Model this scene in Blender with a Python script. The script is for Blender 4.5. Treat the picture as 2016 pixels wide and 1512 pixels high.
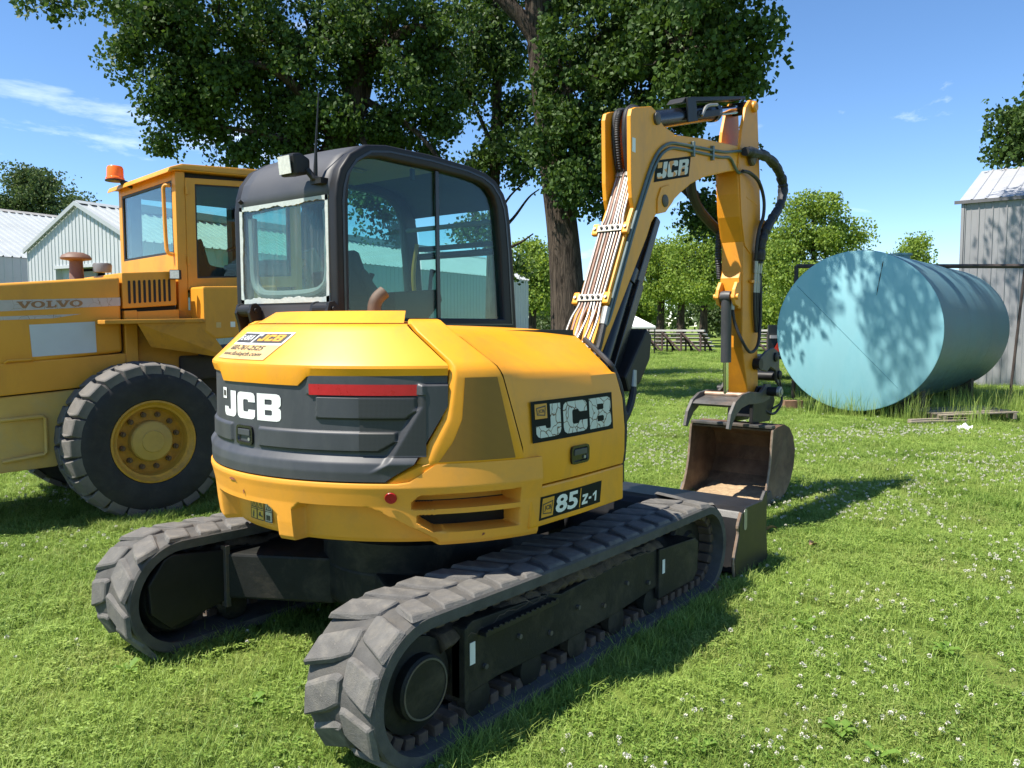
import bpy, bmesh, math, random
import numpy as np
from mathutils import Vector, Matrix
from mathutils.geometry import tessellate_polygon

for o in list(bpy.data.objects):
    bpy.data.objects.remove(o)
SC = bpy.context.scene
COL = SC.collection
R = math.radians
rnd = random.Random(7)
nrng = np.random.default_rng(11)

# ---------------------------------------------------------------- camera
CAM = np.array([-3.37632, -3.38631, 1.82792])
YAW, PITCH, ROLL, FPX = R(38.39929), R(-4.18746), R(-0.06714), 1583.24
FW = np.array([math.cos(YAW) * math.cos(PITCH), math.sin(YAW) * math.cos(PITCH), math.sin(PITCH)])
RT0 = np.array([math.sin(YAW), -math.cos(YAW), 0.0])
UP0 = np.cross(RT0, FW)
RT = RT0 * math.cos(ROLL) + UP0 * math.sin(ROLL)
UP = -RT0 * math.sin(ROLL) + UP0 * math.cos(ROLL)
cam = bpy.data.cameras.new('camera')
cam.sensor_width = 36.0
cam.lens = FPX / 2016 * 36.0
cam.clip_start = 0.05
cam.clip_end = 2000
camo = bpy.data.objects.new('camera', cam)
COL.objects.link(camo)
camo.matrix_world = Matrix([[RT[0], UP[0], -FW[0], CAM[0]], [RT[1], UP[1], -FW[1], CAM[1]],
                            [RT[2], UP[2], -FW[2], CAM[2]], [0, 0, 0, 1]])
SC.camera = camo
SC.render.resolution_x, SC.render.resolution_y = 1024, 768

# ---------------------------------------------------------------- sun and sky
SUN = Vector((-0.51, 0.29, 1.0)).normalized()          # towards the sun
SUN_EL = math.asin(SUN.z)
sl = bpy.data.lights.new('sun', 'SUN')
sl.energy = 5.0
sl.angle = R(0.53)
sl.color = (1.0, 0.94, 0.84)
so = bpy.data.objects.new('sun', sl)
COL.objects.link(so)
so.location = (-30, 18, 60)
so.rotation_euler = (-SUN).to_track_quat('-Z', 'Y').to_euler()

W = bpy.data.worlds.new('World')
SC.world = W
W.use_nodes = True
nt = W.node_tree
nt.nodes.clear()
N = nt.nodes.new
sky = N('ShaderNodeTexSky')
sky.sky_type = 'NISHITA'
sky.sun_disc = False
sky.sun_elevation = SUN_EL
sky.sun_rotation = math.atan2(SUN.x, SUN.y)
sky.altitude = 800
sky.air_density = 0.85
sky.dust_density = 0.0
sky.ozone_density = 3.0
hs = N('ShaderNodeHueSaturation')
hs.inputs['Saturation'].default_value = 1.12
hs.inputs['Value'].default_value = 1.0
tc = N('ShaderNodeTexCoord')
mp = N('ShaderNodeMapping')
mp.inputs['Rotation'].default_value = (0, R(8), R(-38))
mp.inputs['Scale'].default_value = (1.1, 3.2, 9.0)
nz = N('ShaderNodeTexNoise')
nz.noise_dimensions = '4D'
nz.inputs['W'].default_value = 4.11
nz.inputs['Scale'].default_value = 1.15
nz.inputs['Detail'].default_value = 9
nz.inputs['Roughness'].default_value = 0.62
nz.inputs['Distortion'].default_value = 0.55
cr = N('ShaderNodeValToRGB')
cr.color_ramp.elements[0].position = 0.565
cr.color_ramp.elements[0].color = (0, 0, 0, 1)
cr.color_ramp.elements[1].position = 0.78
cr.color_ramp.elements[1].color = (0.85, 0.85, 0.85, 1)
mx = N('ShaderNodeMixRGB')
mx.inputs['Color2'].default_value = (9.5, 9.9, 10.6, 1)
bg = N('ShaderNodeBackground')
bg.inputs['Strength'].default_value = 0.112
wo = N('ShaderNodeOutputWorld')
Lk = nt.links.new
Lk(sky.outputs[0], hs.inputs['Color'])
Lk(tc.outputs['Generated'], mp.inputs['Vector'])
Lk(mp.outputs[0], nz.inputs['Vector'])
Lk(nz.outputs['Fac'], cr.inputs['Fac'])
Lk(cr.outputs[0], mx.inputs['Fac'])
Lk(hs.outputs[0], mx.inputs['Color1'])
Lk(mx.outputs[0], bg.inputs['Color'])
Lk(bg.outputs[0], wo.inputs['Surface'])

vs = SC.view_settings
SC.display_settings.display_device = 'sRGB'
vs.view_transform = 'Standard'
vs.look = 'None'
vs.exposure = 0.98
vs.gamma = 1.0
vs.use_curve_mapping = False
SC.cycles.max_bounces = 8
SC.cycles.diffuse_bounces = 3
SC.cycles.glossy_bounces = 3
SC.cycles.transmission_bounces = 6
SC.cycles.transparent_max_bounces = 12
SC.cycles.caustics_reflective = False
SC.cycles.caustics_refractive = False
SC.cycles.use_denoising = True


# ---------------------------------------------------------------- helpers
def at(px, py, depth):
    """point of the place at a given distance in front of the viewpoint"""
    return CAM + depth * (FW + RT * (px - 1008) / FPX - UP * (py - 756) / FPX)


def gnd(px, depth):
    p = at(px, 640, depth)
    return (float(p[0]), float(p[1]), 0.0)


class NT:
    """small wrapper to write node trees briefly"""
    def __init__(s, name):
        s.m = bpy.data.materials.new(name)
        s.m.use_nodes = True
        s.t = s.m.node_tree
        s.t.nodes.clear()
        s.out = s.t.nodes.new('ShaderNodeOutputMaterial')

    def n(s, typ, ins=None, **kw):
        x = s.t.nodes.new('ShaderNode' + typ)
        for k, v in kw.items():
            setattr(x, k, v)
        for k, v in (ins or {}).items():
            if isinstance(v, bpy.types.NodeSocket):
                s.t.links.new(v, x.inputs[k])
            else:
                x.inputs[k].default_value = v
        return x

    def ramp(s, fac, stops):
        x = s.n('ValToRGB', {'Fac': fac})
        e = x.color_ramp.elements
        while len(e) < len(stops):
            e.new(0.5)
        for q, (p, c) in zip(e, stops):
            q.position = p
            q.color = (c, c, c, 1) if isinstance(c, (int, float)) else (*c, 1)
        return x.outputs[0]

    def mix(s, fac, a, b):
        def c(v):
            return (*v, 1) if isinstance(v, tuple) and len(v) == 3 else v
        return s.n('MixRGB', {'Fac': fac, 'Color1': c(a), 'Color2': c(b)}).outputs[0]


MATS = {}


def pm(name, col, rough=0.5, metal=0.0, var=0.12, scale=4.0, bump=0.0, bscale=80.0, dirt=None, damt=0.35,
       dscale=2.5, coat=0.0, spec=0.5, speck=None, spscale=30.0, spth=0.72, low=None, stretch=None):
    """procedural surface: base colour with uneven tone, optional dirt, specks, low tint (grime, tank shade), bump"""
    t = NT(name)
    c = t.n('TexCoord').outputs['Object']
    if stretch:
        c = t.n('Mapping', {'Vector': c, 'Scale': stretch}).outputs[0]
    nz = t.n('TexNoise', {'Vector': c, 'Scale': scale, 'Detail': 5.0, 'Roughness': 0.6}).outputs['Fac']
    lo = tuple(max(0, x * (1 - var)) for x in col)
    hi = tuple(min(1, x * (1 + var)) for x in col)
    base = t.mix(t.ramp(nz, [(0.3, 0.0), (0.7, 1.0)]), lo, hi)
    rg = t.n('MapRange', {'Value': nz, 'To Min': max(0.02, rough - 0.1), 'To Max': min(1, rough + 0.1)}).outputs[0]
    if dirt is not None:
        d = t.n('TexNoise', {'Vector': c, 'Scale': dscale, 'Detail': 8.0, 'Roughness': 0.7, 'Distortion': 0.4}).outputs['Fac']
        base = t.mix(t.ramp(d, [(0.48, 0.0), (0.48 + 0.3, damt)]), base, dirt)
    if low is not None:
        lc, z0, z1, amt = low
        z = t.n('SeparateXYZ', {'Vector': t.n('TexCoord').outputs['Object']}).outputs['Z']
        f = t.n('MapRange', {'Value': z, 'From Min': z0, 'From Max': z1, 'To Min': amt, 'To Max': 0.0}).outputs[0]
        d2 = t.n('TexNoise', {'Vector': c, 'Scale': 7.0, 'Detail': 7.0, 'Roughness': 0.7}).outputs['Fac']
        f = t.n('Math', {0: f, 1: t.ramp(d2, [(0.35, 0.2), (0.65, 1.0)])}, operation='MULTIPLY').outputs[0]
        base = t.mix(f, base, lc)
    if speck is not None:
        s2 = t.n('TexNoise', {'Vector': c, 'Scale': spscale, 'Detail': 4.0, 'Roughness': 0.75}).outputs['Fac']
        base = t.mix(t.ramp(s2, [(spth, 0.0), (spth + 0.03, 1.0)]), base, speck)
    p = t.n('BsdfPrincipled', {'Base Color': base, 'Roughness': rg, 'Metallic': metal, 'Specular IOR Level': spec,
                               'Coat Weight': coat, 'Coat Roughness': 0.15})
    if bump:
        b = t.n('TexNoise', {'Vector': c, 'Scale': bscale, 'Detail': 6.0, 'Roughness': 0.65}).outputs['Fac']
        bn = t.n('Bump', {'Height': b, 'Strength': min(1, bump), 'Distance': 0.01})
        t.t.links.new(bn.outputs[0], p.inputs['Normal'])
    t.t.links.new(p.outputs[0], t.out.inputs['Surface'])
    MATS[name] = t.m
    return t.m


def glass_mat(name, tint, streak=0.0):
    t = NT(name)
    tr = t.n('BsdfTransparent', {'Color': (*tint, 1)})
    gl = t.n('BsdfGlossy', {'Color': (1, 1, 1, 1), 'Roughness': 0.015})
    g = t.n('NewGeometry')
    dp = t.n('VectorMath', {0: g.outputs['Incoming'], 1: g.outputs['Normal']}, operation='DOT_PRODUCT').outputs['Value']
    inv = t.n('Math', {0: 1.0, 1: t.n('Math', {0: dp}, operation='ABSOLUTE').outputs[0]}, operation='SUBTRACT').outputs[0]
    p5 = t.n('Math', {0: inv, 1: 4.0}, operation='POWER').outputs[0]
    fr = t.n('MapRange', {'Value': p5, 'To Min': 0.02, 'To Max': 0.9})
    m1 = t.n('MixShader', {0: fr.outputs[0], 1: tr.outputs[0], 2: gl.outputs[0]})
    last = m1
    c = t.n('TexCoord').outputs['Object']
    cs = t.n('Mapping', {'Vector': c, 'Scale': (28, 28, 1.3)}).outputs[0]
    n1 = t.n('TexNoise', {'Vector': cs, 'Scale': 1.0, 'Detail': 6.0, 'Roughness': 0.7}).outputs['Fac']
    f = t.ramp(n1, [(0.5, streak * 0.1), (0.78, streak)])
    df = t.n('BsdfDiffuse', {'Color': (0.45, 0.46, 0.44, 1)})
    last = t.n('MixShader', {0: f, 1: m1.outputs[0], 2: df.outputs[0]})
    t.t.links.new(last.outputs[0], t.out.inputs['Surface'])
    MATS[name] = t.m
    return t.m


def leaf_mat(name, c1, c2, trans=0.35, seed_scale=0.6):
    t = NT(name)
    c = t.n('TexCoord').outputs['Object']
    geo = t.n('NewGeometry')
    n1 = t.n('TexNoise', {'Vector': c, 'Scale': seed_scale, 'Detail': 3.0}).outputs['Fac']
    f = t.n('Math', {0: geo.outputs['Random Per Island'], 1: n1}, operation='ADD').outputs[0]
    col = t.mix(t.ramp(f, [(0.35, 0.0), (1.2, 1.0)]), c1, c2)
    p = t.n('BsdfPrincipled', {'Base Color': col, 'Roughness': 0.55, 'Specular IOR Level': 0.22})
    hv = t.n('HueSaturation', {'Color': col, 'Hue': 0.485, 'Saturation': 1.1, 'Value': 1.5}).outputs[0]
    tl = t.n('BsdfTranslucent', {'Color': hv})
    m = t.n('MixShader', {0: trans, 1: p.outputs[0], 2: tl.outputs[0]})
    t.t.links.new(m.outputs[0], t.out.inputs['Surface'])
    MATS[name] = t.m
    return t.m


class MB:
    """collects faces of ONE part; build() links it as one mesh object"""
    def __init__(s):
        s.v, s.f = [], []

    def add(s, vs, fs):
        o = len(s.v)
        s.v += [tuple(float(q) for q in p) for p in vs]
        s.f += [tuple(i + o for i in f) for f in fs]
        return s

    def box(s, c, d, rot=None):
        x, y, z = d[0] / 2, d[1] / 2, d[2] / 2
        vs = [Vector(q) for q in ((-x, -y, -z), (x, -y, -z), (x, y, -z), (-x, y, -z), (-x, -y, z), (x, -y, z), (x, y, z), (-x, y, z))]
        if rot is not None:
            vs = [rot @ q for q in vs]
        vs = [q + Vector(c) for q in vs]
        return s.add(vs, [(0, 3, 2, 1), (4, 5, 6, 7), (0, 1, 5, 4), (1, 2, 6, 5), (2, 3, 7, 6), (3, 0, 4, 7)])

    def prism(s, poly, a, b, axis='y'):
        """extrude a 2D polygon from a to b along an axis (concave and holed outlines are fine)"""
        def p3(p, t):
            return {'y': (p[0], t, p[1]), 'x': (t, p[0], p[1]), 'z': (p[0], p[1], t)}[axis]
        n = len(poly)
        area = sum(poly[i][0] * poly[(i + 1) % n][1] - poly[(i + 1) % n][0] * poly[i][1] for i in range(n))
        if area < 0:
            poly = poly[::-1]
        tri = tessellate_polygon([[Vector((p[0], p[1], 0)) for p in poly]])
        vs = [p3(p, a) for p in poly] + [p3(p, b) for p in poly]
        fs = []
        for t in tri:
            A, B, Cc = (poly[i] for i in t)
            if (B[0] - A[0]) * (Cc[1] - A[1]) - (Cc[0] - A[0]) * (B[1] - A[1]) < 0:
                t = (t[0], t[2], t[1])
            fs.append(tuple(t))
            fs.append(tuple(i + n for i in t[::-1]))
        for i in range(n):
            j = (i + 1) % n
            fs.append((i, i + n, j + n, j))
        return s.add(vs, fs)

    def ring(s, outer, inner, a, b, axis='y'):
        """flat ring between two outlines of equal length, extruded a..b"""
        def p3(p, t):
            return {'y': (p[0], t, p[1]), 'x': (t, p[0], p[1]), 'z': (p[0], p[1], t)}[axis]
        n = len(outer)
        vs = [p3(p, a) for p in outer] + [p3(p, a) for p in inner] + [p3(p, b) for p in outer] + [p3(p, b) for p in inner]
        fs = []
        for i in range(n):
            j = (i + 1) % n
            fs += [(i, j, n + j, n + i), (2 * n + i, 3 * n + i, 3 * n + j, 2 * n + j),
                   (i, 2 * n + i, 2 * n + j, j), (n + i, n + j, 3 * n + j, 3 * n + i)]
        return s.add(vs, fs)

    def tube(s, pts, r, n=10, caps=True):
        pts = [Vector(p) for p in pts]
        rs = r if isinstance(r, (list, tuple)) else [r] * len(pts)
        vs, fs = [], []
        up = None
        for i, p in enumerate(pts):
            d = (pts[min(i + 1, len(pts) - 1)] - pts[max(i - 1, 0)]).normalized()
            if up is None:
                up = Vector((0, 0, 1)) if abs(d.z) < 0.9 else Vector((1, 0, 0))
            a = up - d * up.dot(d)
            if a.length < 1e-4:
                a = d.orthogonal()
            a.normalize()
            b = d.cross(a)
            up = a
            for k in range(n):
                q = 2 * math.pi * k / n
                vs.append(p + (a * math.cos(q) + b * math.sin(q)) * rs[i])
        for i in range(len(pts) - 1):
            for k in range(n):
                l = (k + 1) % n
                fs.append((i * n + k, i * n + l, (i + 1) * n + l, (i + 1) * n + k))
        if caps:
            fs.append(tuple(range(n))[::-1])
            fs.append(tuple(range((len(pts) - 1) * n, len(pts) * n)))
        return s.add(vs, fs)

    def cyl(s, a, b, r, n=20):
        return s.tube([a, b], r, n)

    def lathe(s, prof, c=(0, 0, 0), axis=(0, 0, 1), n=32, caps=True):
        """profile of (radius, height) turned about an axis through c"""
        ax = Vector(axis).normalized()
        e1 = ax.orthogonal().normalized()
        e2 = ax.cross(e1)
        vs, fs = [], []
        for (r, h) in prof:
            for k in range(n):
                q = 2 * math.pi * k / n
                vs.append(Vector(c) + ax * h + (e1 * math.cos(q) + e2 * math.sin(q)) * r)
        for i in range(len(prof) - 1):
            for k in range(n):
                l = (k + 1) % n
                fs.append((i * n + k, i * n + l, (i + 1) * n + l, (i + 1) * n + k))
        if caps and prof[0][0] > 1e-4:
            fs.append(tuple(range(n))[::-1])
        if caps and prof[-1][0] > 1e-4:
            fs.append(tuple(range((len(prof) - 1) * n, len(prof) * n)))
        return s.add(vs, fs)

    def grid(s, fn, us, vs_, thick=None, inward=None):
        """surface fn(u, v) over the two parameter lists"""
        nu, nv = len(us), len(vs_)
        o = [fn(u, v) for v in vs_ for u in us]
        fs = [(j * nu + i, j * nu + i + 1, (j + 1) * nu + i + 1, (j + 1) * nu + i) for j in range(nv - 1) for i in range(nu - 1)]
        return s.add(o, fs)

    def build(s, name, mat, parent=None, smooth=False, bevel=0.0, seg=2, solid=0.0, angle=35, weld=False):
        me = bpy.data.meshes.new(name)
        me.from_pydata(s.v, [], s.f)
        if bevel or weld or solid or True:
            bm = bmesh.new()
            bm.from_mesh(me)
            bmesh.ops.remove_doubles(bm, verts=bm.verts, dist=1e-5)
            bmesh.ops.recalc_face_normals(bm, faces=bm.faces)
            if bevel:
                es = [e for e in bm.edges if len(e.link_faces) == 2 and e.calc_face_angle(0) > R(28)]
                try:
                    bmesh.ops.bevel(bm, geom=es, offset=bevel, segments=seg, profile=0.6, affect='EDGES', clamp_overlap=True)
                except Exception:
                    pass
            bm.to_mesh(me)
            bm.free()
        o = bpy.data.objects.new(name, me)
        COL.objects.link(o)
        me.materials.append(mat)
        if smooth:
            me.shade_smooth()
            if angle and angle < 180:
                me.set_sharp_from_angle(angle=R(angle))
        if solid:
            md = o.modifiers.new('thickness', 'SOLIDIFY')
            md.thickness = solid
            md.offset = -1
        if parent is not None:
            o.parent = parent
        return o


def tag(o, label=None, cat=None, group=None, kind=None):
    if label:
        o['label'] = label
    if cat:
        o['category'] = cat
    if group:
        o['group'] = group
    if kind:
        o['kind'] = kind
    return o


def thing(name, label, cat, loc=(0, 0, 0), rot=(0, 0, 0), group=None):
    o = bpy.data.objects.new(name, None)
    o.empty_display_size = 0.2
    COL.objects.link(o)
    o.location = loc
    o.rotation_euler = rot
    return tag(o, label, cat, group)


def dup(o, parent=None):
    c = o.copy()
    COL.objects.link(c)
    if parent is not None:
        c.parent = parent
    return c


def copy_tree(o, parent=None):
    c = dup(o, parent)
    for ch in list(o.children):
        copy_tree(ch, c)
    return c


def arc(cx, cz, r, a0, a1, n):
    return [(cx + r * math.cos(R(a0 + (a1 - a0) * i / n)), cz + r * math.sin(R(a0 + (a1 - a0) * i / n))) for i in range(n + 1)]


def spline(pts, n=8):
    """Catmull-Rom through 3D points"""
    P = [Vector(p) for p in pts]
    P = [2 * P[0] - P[1]] + P + [2 * P[-1] - P[-2]]
    out = []
    for i in range(1, len(P) - 2):
        for k in range(n):
            t = k / n
            a, b, c, d = P[i - 1], P[i], P[i + 1], P[i + 2]
            out.append(0.5 * ((2 * b) + (c - a) * t + (2 * a - 5 * b + 4 * c - d) * t * t + (3 * b - a - 3 * c + d) * t ** 3))
    out.append(P[-2])
    return out


def sm(e0, e1, x):
    t = min(1.0, max(0.0, (x - e0) / (e1 - e0)))
    return t * t * (3 - 2 * t)


def interp(x, pts):
    if x <= pts[0][0]:
        return pts[0][1]
    for (a, b), (c, d) in zip(pts, pts[1:]):
        if x <= c:
            return b + (d - b) * (x - a) / (c - a)
    return pts[-1][1]


def frange(a, b, n):
    return [a + (b - a) * i / n for i in range(n + 1)]


# lettering ---------------------------------------------------------------
def text2d(s, bold=0.0, shear=0.0, space=1.0):
    cu = bpy.data.curves.new('t', 'FONT')
    cu.body = s
    cu.offset = bold
    cu.shear = shear
    cu.space_character = space
    cu.resolution_u = 3
    ob = bpy.data.objects.new('t', cu)
    COL.objects.link(ob)
    dg = bpy.context.evaluated_depsgraph_get()
    me = ob.evaluated_get(dg).to_mesh()
    v = [(p.co.x, p.co.y) for p in me.vertices]
    f = [tuple(p.vertices) for p in me.polygons]
    ob.evaluated_get(dg).to_mesh_clear()
    bpy.data.objects.remove(ob)
    bpy.data.curves.remove(cu)
    return v, f


def poly2d(loops):
    v = [p for l in loops for p in l]
    f = [tuple(t) for t in tessellate_polygon([[Vector((p[0], p[1], 0)) for p in l] for l in loops])]
    return v, f


def fit(vf, x0, y0, x1, y1):
    v, f = vf
    a, b = min(p[0] for p in v), max(p[0] for p in v)
    c, d = min(p[1] for p in v), max(p[1] for p in v)
    return [(x0 + (p[0] - a) / (b - a) * (x1 - x0), y0 + (p[1] - c) / (d - c) * (y1 - y0)) for p in v], f


def merge(*vfs):
    v, f = [], []
    for a, b in vfs:
        o = len(v)
        v += a
        f += [tuple(i + o for i in q) for q in b]
    return v, f


LJ = [[(.52, 1), (.9, 1), (.9, .2), (.87, .1), (.8, .03), (.7, 0), (.15, 0), (.06, .04), (0, .14), (0, .36), (.33, .36), (.34, .3), (.38, .27), (.5, .27), (.52, .32)]]
LC = [[(0, .2), (.03, .08), (.12, .01), (.2, 0), (.78, 0), (.9, .03), (.96, .12), (.97, .36), (.63, .36), (.62, .3), (.58, .27), (.4, .27), (.36, .3), (.35, .36),
       (.35, .64), (.36, .7), (.4, .73), (.58, .73), (.62, .7), (.63, .64), (.97, .64), (.96, .88), (.9, .97), (.78, 1), (.2, 1), (.1, .98), (.03, .92), (0, .8)]]
LB = [[(0, 0), (.84, 0), (.95, .04), (1, .13), (1, .4), (.97, .46), (.9, .5), (.97, .55), (1, .61), (1, .86), (.95, .96), (.84, 1), (0, 1)],
      [(.35, .21), (.35, .4), (.6, .4), (.65, .37), (.65, .24), (.6, .21)], [(.35, .6), (.35, .79), (.6, .79), (.65, .76), (.65, .63), (.6, .6)]]


def jcb2d():
    a = fit(poly2d(LJ), 0, 0, .9, 1)
    b = fit(poly2d(LC), 1.0, 0, 1.97, 1)
    c = fit(poly2d(LB), 2.07, 0, 3.07, 1)
    return merge(a, b, c)


def place(vf, fn, name, mat, parent):
    """lay flat lettering onto a surface; fn maps (x, y) to a point"""
    b = MB()
    b.v = [tuple(fn(*p)) for p in vf[0]]
    b.f = list(vf[1])
    me = bpy.data.meshes.new(name)
    me.from_pydata(b.v, [], b.f)
    o = bpy.data.objects.new(name, me)
    COL.objects.link(o)
    me.materials.append(mat)
    o.parent = parent
    return o


def slice2d(vf, n):
    """cut flat lettering into n upright strips so that it follows a curved body"""
    bm = bmesh.new()
    vs = [bm.verts.new((p[0], p[1], 0)) for p in vf[0]]
    for f in vf[1]:
        try:
            bm.faces.new([vs[i] for i in f])
        except ValueError:
            pass
    xs = [p[0] for p in vf[0]]
    for k in range(1, n):
        x = min(xs) + (max(xs) - min(xs)) * k / n
        bmesh.ops.bisect_plane(bm, geom=bm.verts[:] + bm.edges[:] + bm.faces[:], plane_co=(x, 0, 0), plane_no=(1, 0, 0), dist=1e-6)
    bm.verts.index_update()
    out = ([(v.co.x, v.co.y) for v in bm.verts], [tuple(v.index for v in f.verts) for f in bm.faces])
    bm.free()
    return out


def rect2d(x0, y0, x1, y1, n=1, skew=0.0):
    v = [(x0 + (x1 - x0) * i / n + skew * j, y0 + (y1 - y0) * j) for j in (0, 1) for i in range(n + 1)]
    return v, [(i, i + 1, n + 2 + i, n + 1 + i) for i in range(n)]
# ---------------------------------------------------------------- materials
DUST = (0.16, 0.13, 0.095)
YEL = pm('yellow_paint', (0.79, 0.318, 0.007), 0.46, var=0.06, scale=2.2, dirt=(0.46, 0.21, 0.04), damt=0.6, dscale=4.0, coat=0.05, stretch=(1, 1, 0.45), speck=(0.25, 0.12, 0.03), spscale=16, spth=0.79)
YELW = pm('worn_yellow_paint', (0.79, 0.335, 0.035), 0.5, var=0.07, scale=2.2, dirt=(0.48, 0.25, 0.07), damt=0.55, dscale=4.0, speck=(0.30, 0.13, 0.04), spscale=14, spth=0.77)
YELA = pm('arm_yellow_paint', (0.72, 0.275, 0.009), 0.46, var=0.08, scale=3.0, dirt=(0.40, 0.17, 0.03), damt=0.5, dscale=2.2, low=((0.30, 0.10, 0.03), 1.0, 1.9, 0.5), speck=(0.16, 0.07, 0.03), spscale=11, spth=0.74)
PLAS = pm('charcoal_plastic', (0.040, 0.043, 0.050), 0.5, var=0.12, scale=3.0, dirt=(0.11, 0.11, 0.11), damt=0.35, dscale=3.5, stretch=(1.6, 1.6, 0.7))
CABM = pm('sunlit_cab_plastic', (0.042, 0.043, 0.049), 0.55, var=0.1, scale=3.0, dirt=(0.09, 0.09, 0.09), damt=0.25, dscale=5)  # lighter cab tone for roof and rear, sunlight put into the colour
CABD = pm('shaded_cab_frame', (0.013, 0.013, 0.015), 0.5, var=0.15, scale=3.0, dirt=(0.04, 0.04, 0.04), damt=0.2, dscale=5, spec=0.3)  # darker cab tone for the side frames, shade put into the colour
BLK = pm('black_steel', (0.010, 0.010, 0.011), 0.5, var=0.2, scale=8, dirt=(0.04, 0.035, 0.028), damt=0.4, dscale=4, spec=0.35)
GLOSSBLK = pm('glossy_black', (0.010, 0.010, 0.011), 0.25, var=0.1, dirt=(0.05, 0.045, 0.04), damt=0.2)
MUDBLK = pm('muddy_black_steel', (0.010, 0.011, 0.010), 0.62, var=0.3, scale=9, spec=0.3, dirt=(0.085, 0.070, 0.050), damt=0.75, dscale=3.4, bump=0.15, bscale=50)
SOIL = pm('packed_soil', (0.085, 0.063, 0.043), 0.95, var=0.45, scale=14, bump=0.9, bscale=60)
BELT = pm('shaded_belt_rubber', (0.085, 0.082, 0.077), 0.85, var=0.25, scale=9, bump=0.4, bscale=120, dirt=(0.13, 0.115, 0.09), damt=0.5, dscale=7, spec=0.2)  # darker than the lugs: shade of the gaps put into the colour
RUB = pm('track_rubber', (0.118, 0.113, 0.105), 0.85, var=0.22, scale=10, bump=0.45, bscale=140, dirt=(0.25, 0.225, 0.18), damt=0.6, dscale=9, spec=0.25, speck=(0.30, 0.27, 0.22), spscale=70, spth=0.68)
HOSE = pm('hose_rubber', (0.018, 0.018, 0.019), 0.55, var=0.2, scale=20, bump=0.2, bscale=150)
CHROME = pm('chrome_rod', (0.75, 0.76, 0.78), 0.12, metal=1.0, var=0.05)
ZINC = pm('zinc_tube', (0.34, 0.34, 0.31), 0.48, metal=0.7, var=0.15, scale=20, dirt=(0.30, 0.20, 0.15), damt=0.3)
COPR = pm('rusty_tube', (0.33, 0.21, 0.16), 0.5, metal=0.5, var=0.2, scale=20)
GRNTUBE = pm('grey_green_tube', (0.115, 0.15, 0.145), 0.4, metal=0.3, var=0.15, scale=9)
CLAMP = pm('clamp_plate', (0.55, 0.50, 0.40), 0.5, var=0.1)
RUST = pm('rusty_bucket_steel', (0.105, 0.058, 0.033), 0.75, var=0.4, scale=5, bump=0.35, bscale=45, dirt=(0.26, 0.17, 0.10), damt=0.6, dscale=4, low=((0.36, 0.25, 0.14), 0.0, 0.35, 0.9))
DIRTST = pm('dirty_grey_steel', (0.075, 0.072, 0.068), 0.55, metal=0.2, var=0.3, scale=8, dirt=(0.20, 0.12, 0.07), damt=0.6, dscale=5, bump=0.15)
WORN = pm('worn_edge_steel', (0.30, 0.22, 0.16), 0.5, metal=0.4, var=0.3, scale=14, dirt=(0.30, 0.13, 0.05), damt=0.6, dscale=8)
BLADE = pm('blade_black_paint', (0.012, 0.0125, 0.014), 0.42, var=0.25, scale=7, dirt=(0.06, 0.05, 0.045), damt=0.25, dscale=3.0, spec=0.4, low=((0.10, 0.075, 0.055), 0.0, 0.12, 0.25), speck=(0.22, 0.20, 0.18), spscale=26, spth=0.77, bump=0.06)
RED = pm('red_reflector', (0.40, 0.006, 0.012), 0.3, var=0.08, scale=30)
WHT = pm('white_sticker', (0.74, 0.75, 0.74), 0.45, var=0.06, dirt=(0.45, 0.43, 0.38), damt=0.35, dscale=9)
SEAL = pm('white_sealant', (0.43, 0.47, 0.45), 0.6, var=0.1, scale=12, bump=0.3, bscale=40, dirt=(0.30, 0.32, 0.29), damt=0.5, dscale=12)
BEIGE = pm('headliner', (0.30, 0.28, 0.19), 0.85, var=0.06)
SEATM = pm('seat_cloth', (0.035, 0.035, 0.038), 0.9, var=0.15, scale=20)
TRIM = pm('light_grey_trim', (0.23, 0.23, 0.24), 0.6, var=0.08)
DECK = pm('decal_black', (0.012, 0.015, 0.013), 0.7, var=0.1, spec=0.12)
DECY = pm('decal_yellow', (0.62, 0.28, 0.02), 0.45, var=0.08)
STKY = pm('faded_sticker', (0.56, 0.36, 0.14), 0.5, var=0.12, scale=14)
INK = pm('dark_ink', (0.04, 0.035, 0.03), 0.5, var=0.1)
GLS = glass_mat('cab_glass', (0.68, 0.86, 0.84), 0.004)
GLSW = glass_mat('windscreen_glass', (0.60, 0.84, 0.82), 0.003)
GLR = glass_mat('rear_cab_glass', (0.80, 0.90, 0.87), 0.16)
LENS = pm('lamp_lens', (0.60, 0.60, 0.55), 0.2, var=0.15, scale=60)
BROWN = pm('rusty_exhaust', (0.105, 0.072, 0.05), 0.7, var=0.25, scale=12)
DARKIN = pm('dark_interior', (0.012, 0.012, 0.013), 0.7, var=0.1)


def crack_mat(name, col, crack, sc=9.0, w=0.03):
    t = NT(name)
    c = t.n('TexCoord').outputs['Object']
    d = t.n('TexNoise', {'Vector': c, 'Scale': 9.0, 'Detail': 3.0}).outputs['Color']
    cc = t.mix(0.08, c, d)
    v = t.n('TexVoronoi', {'Vector': cc, 'Scale': sc}, feature='DISTANCE_TO_EDGE').outputs['Distance']
    f = t.ramp(v, [(w * 0.6, 1.0), (w, 0.0)])
    n1 = t.n('TexNoise', {'Vector': c, 'Scale': 18.0, 'Detail': 5.0}).outputs['Fac']
    b = t.mix(n1, tuple(x * 0.75 for x in col), col)
    p = t.n('BsdfPrincipled', {'Base Color': t.mix(f, b, crack), 'Roughness': 0.5})
    t.t.links.new(p.outputs[0], t.out.inputs['Surface'])
    return t.m


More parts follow.
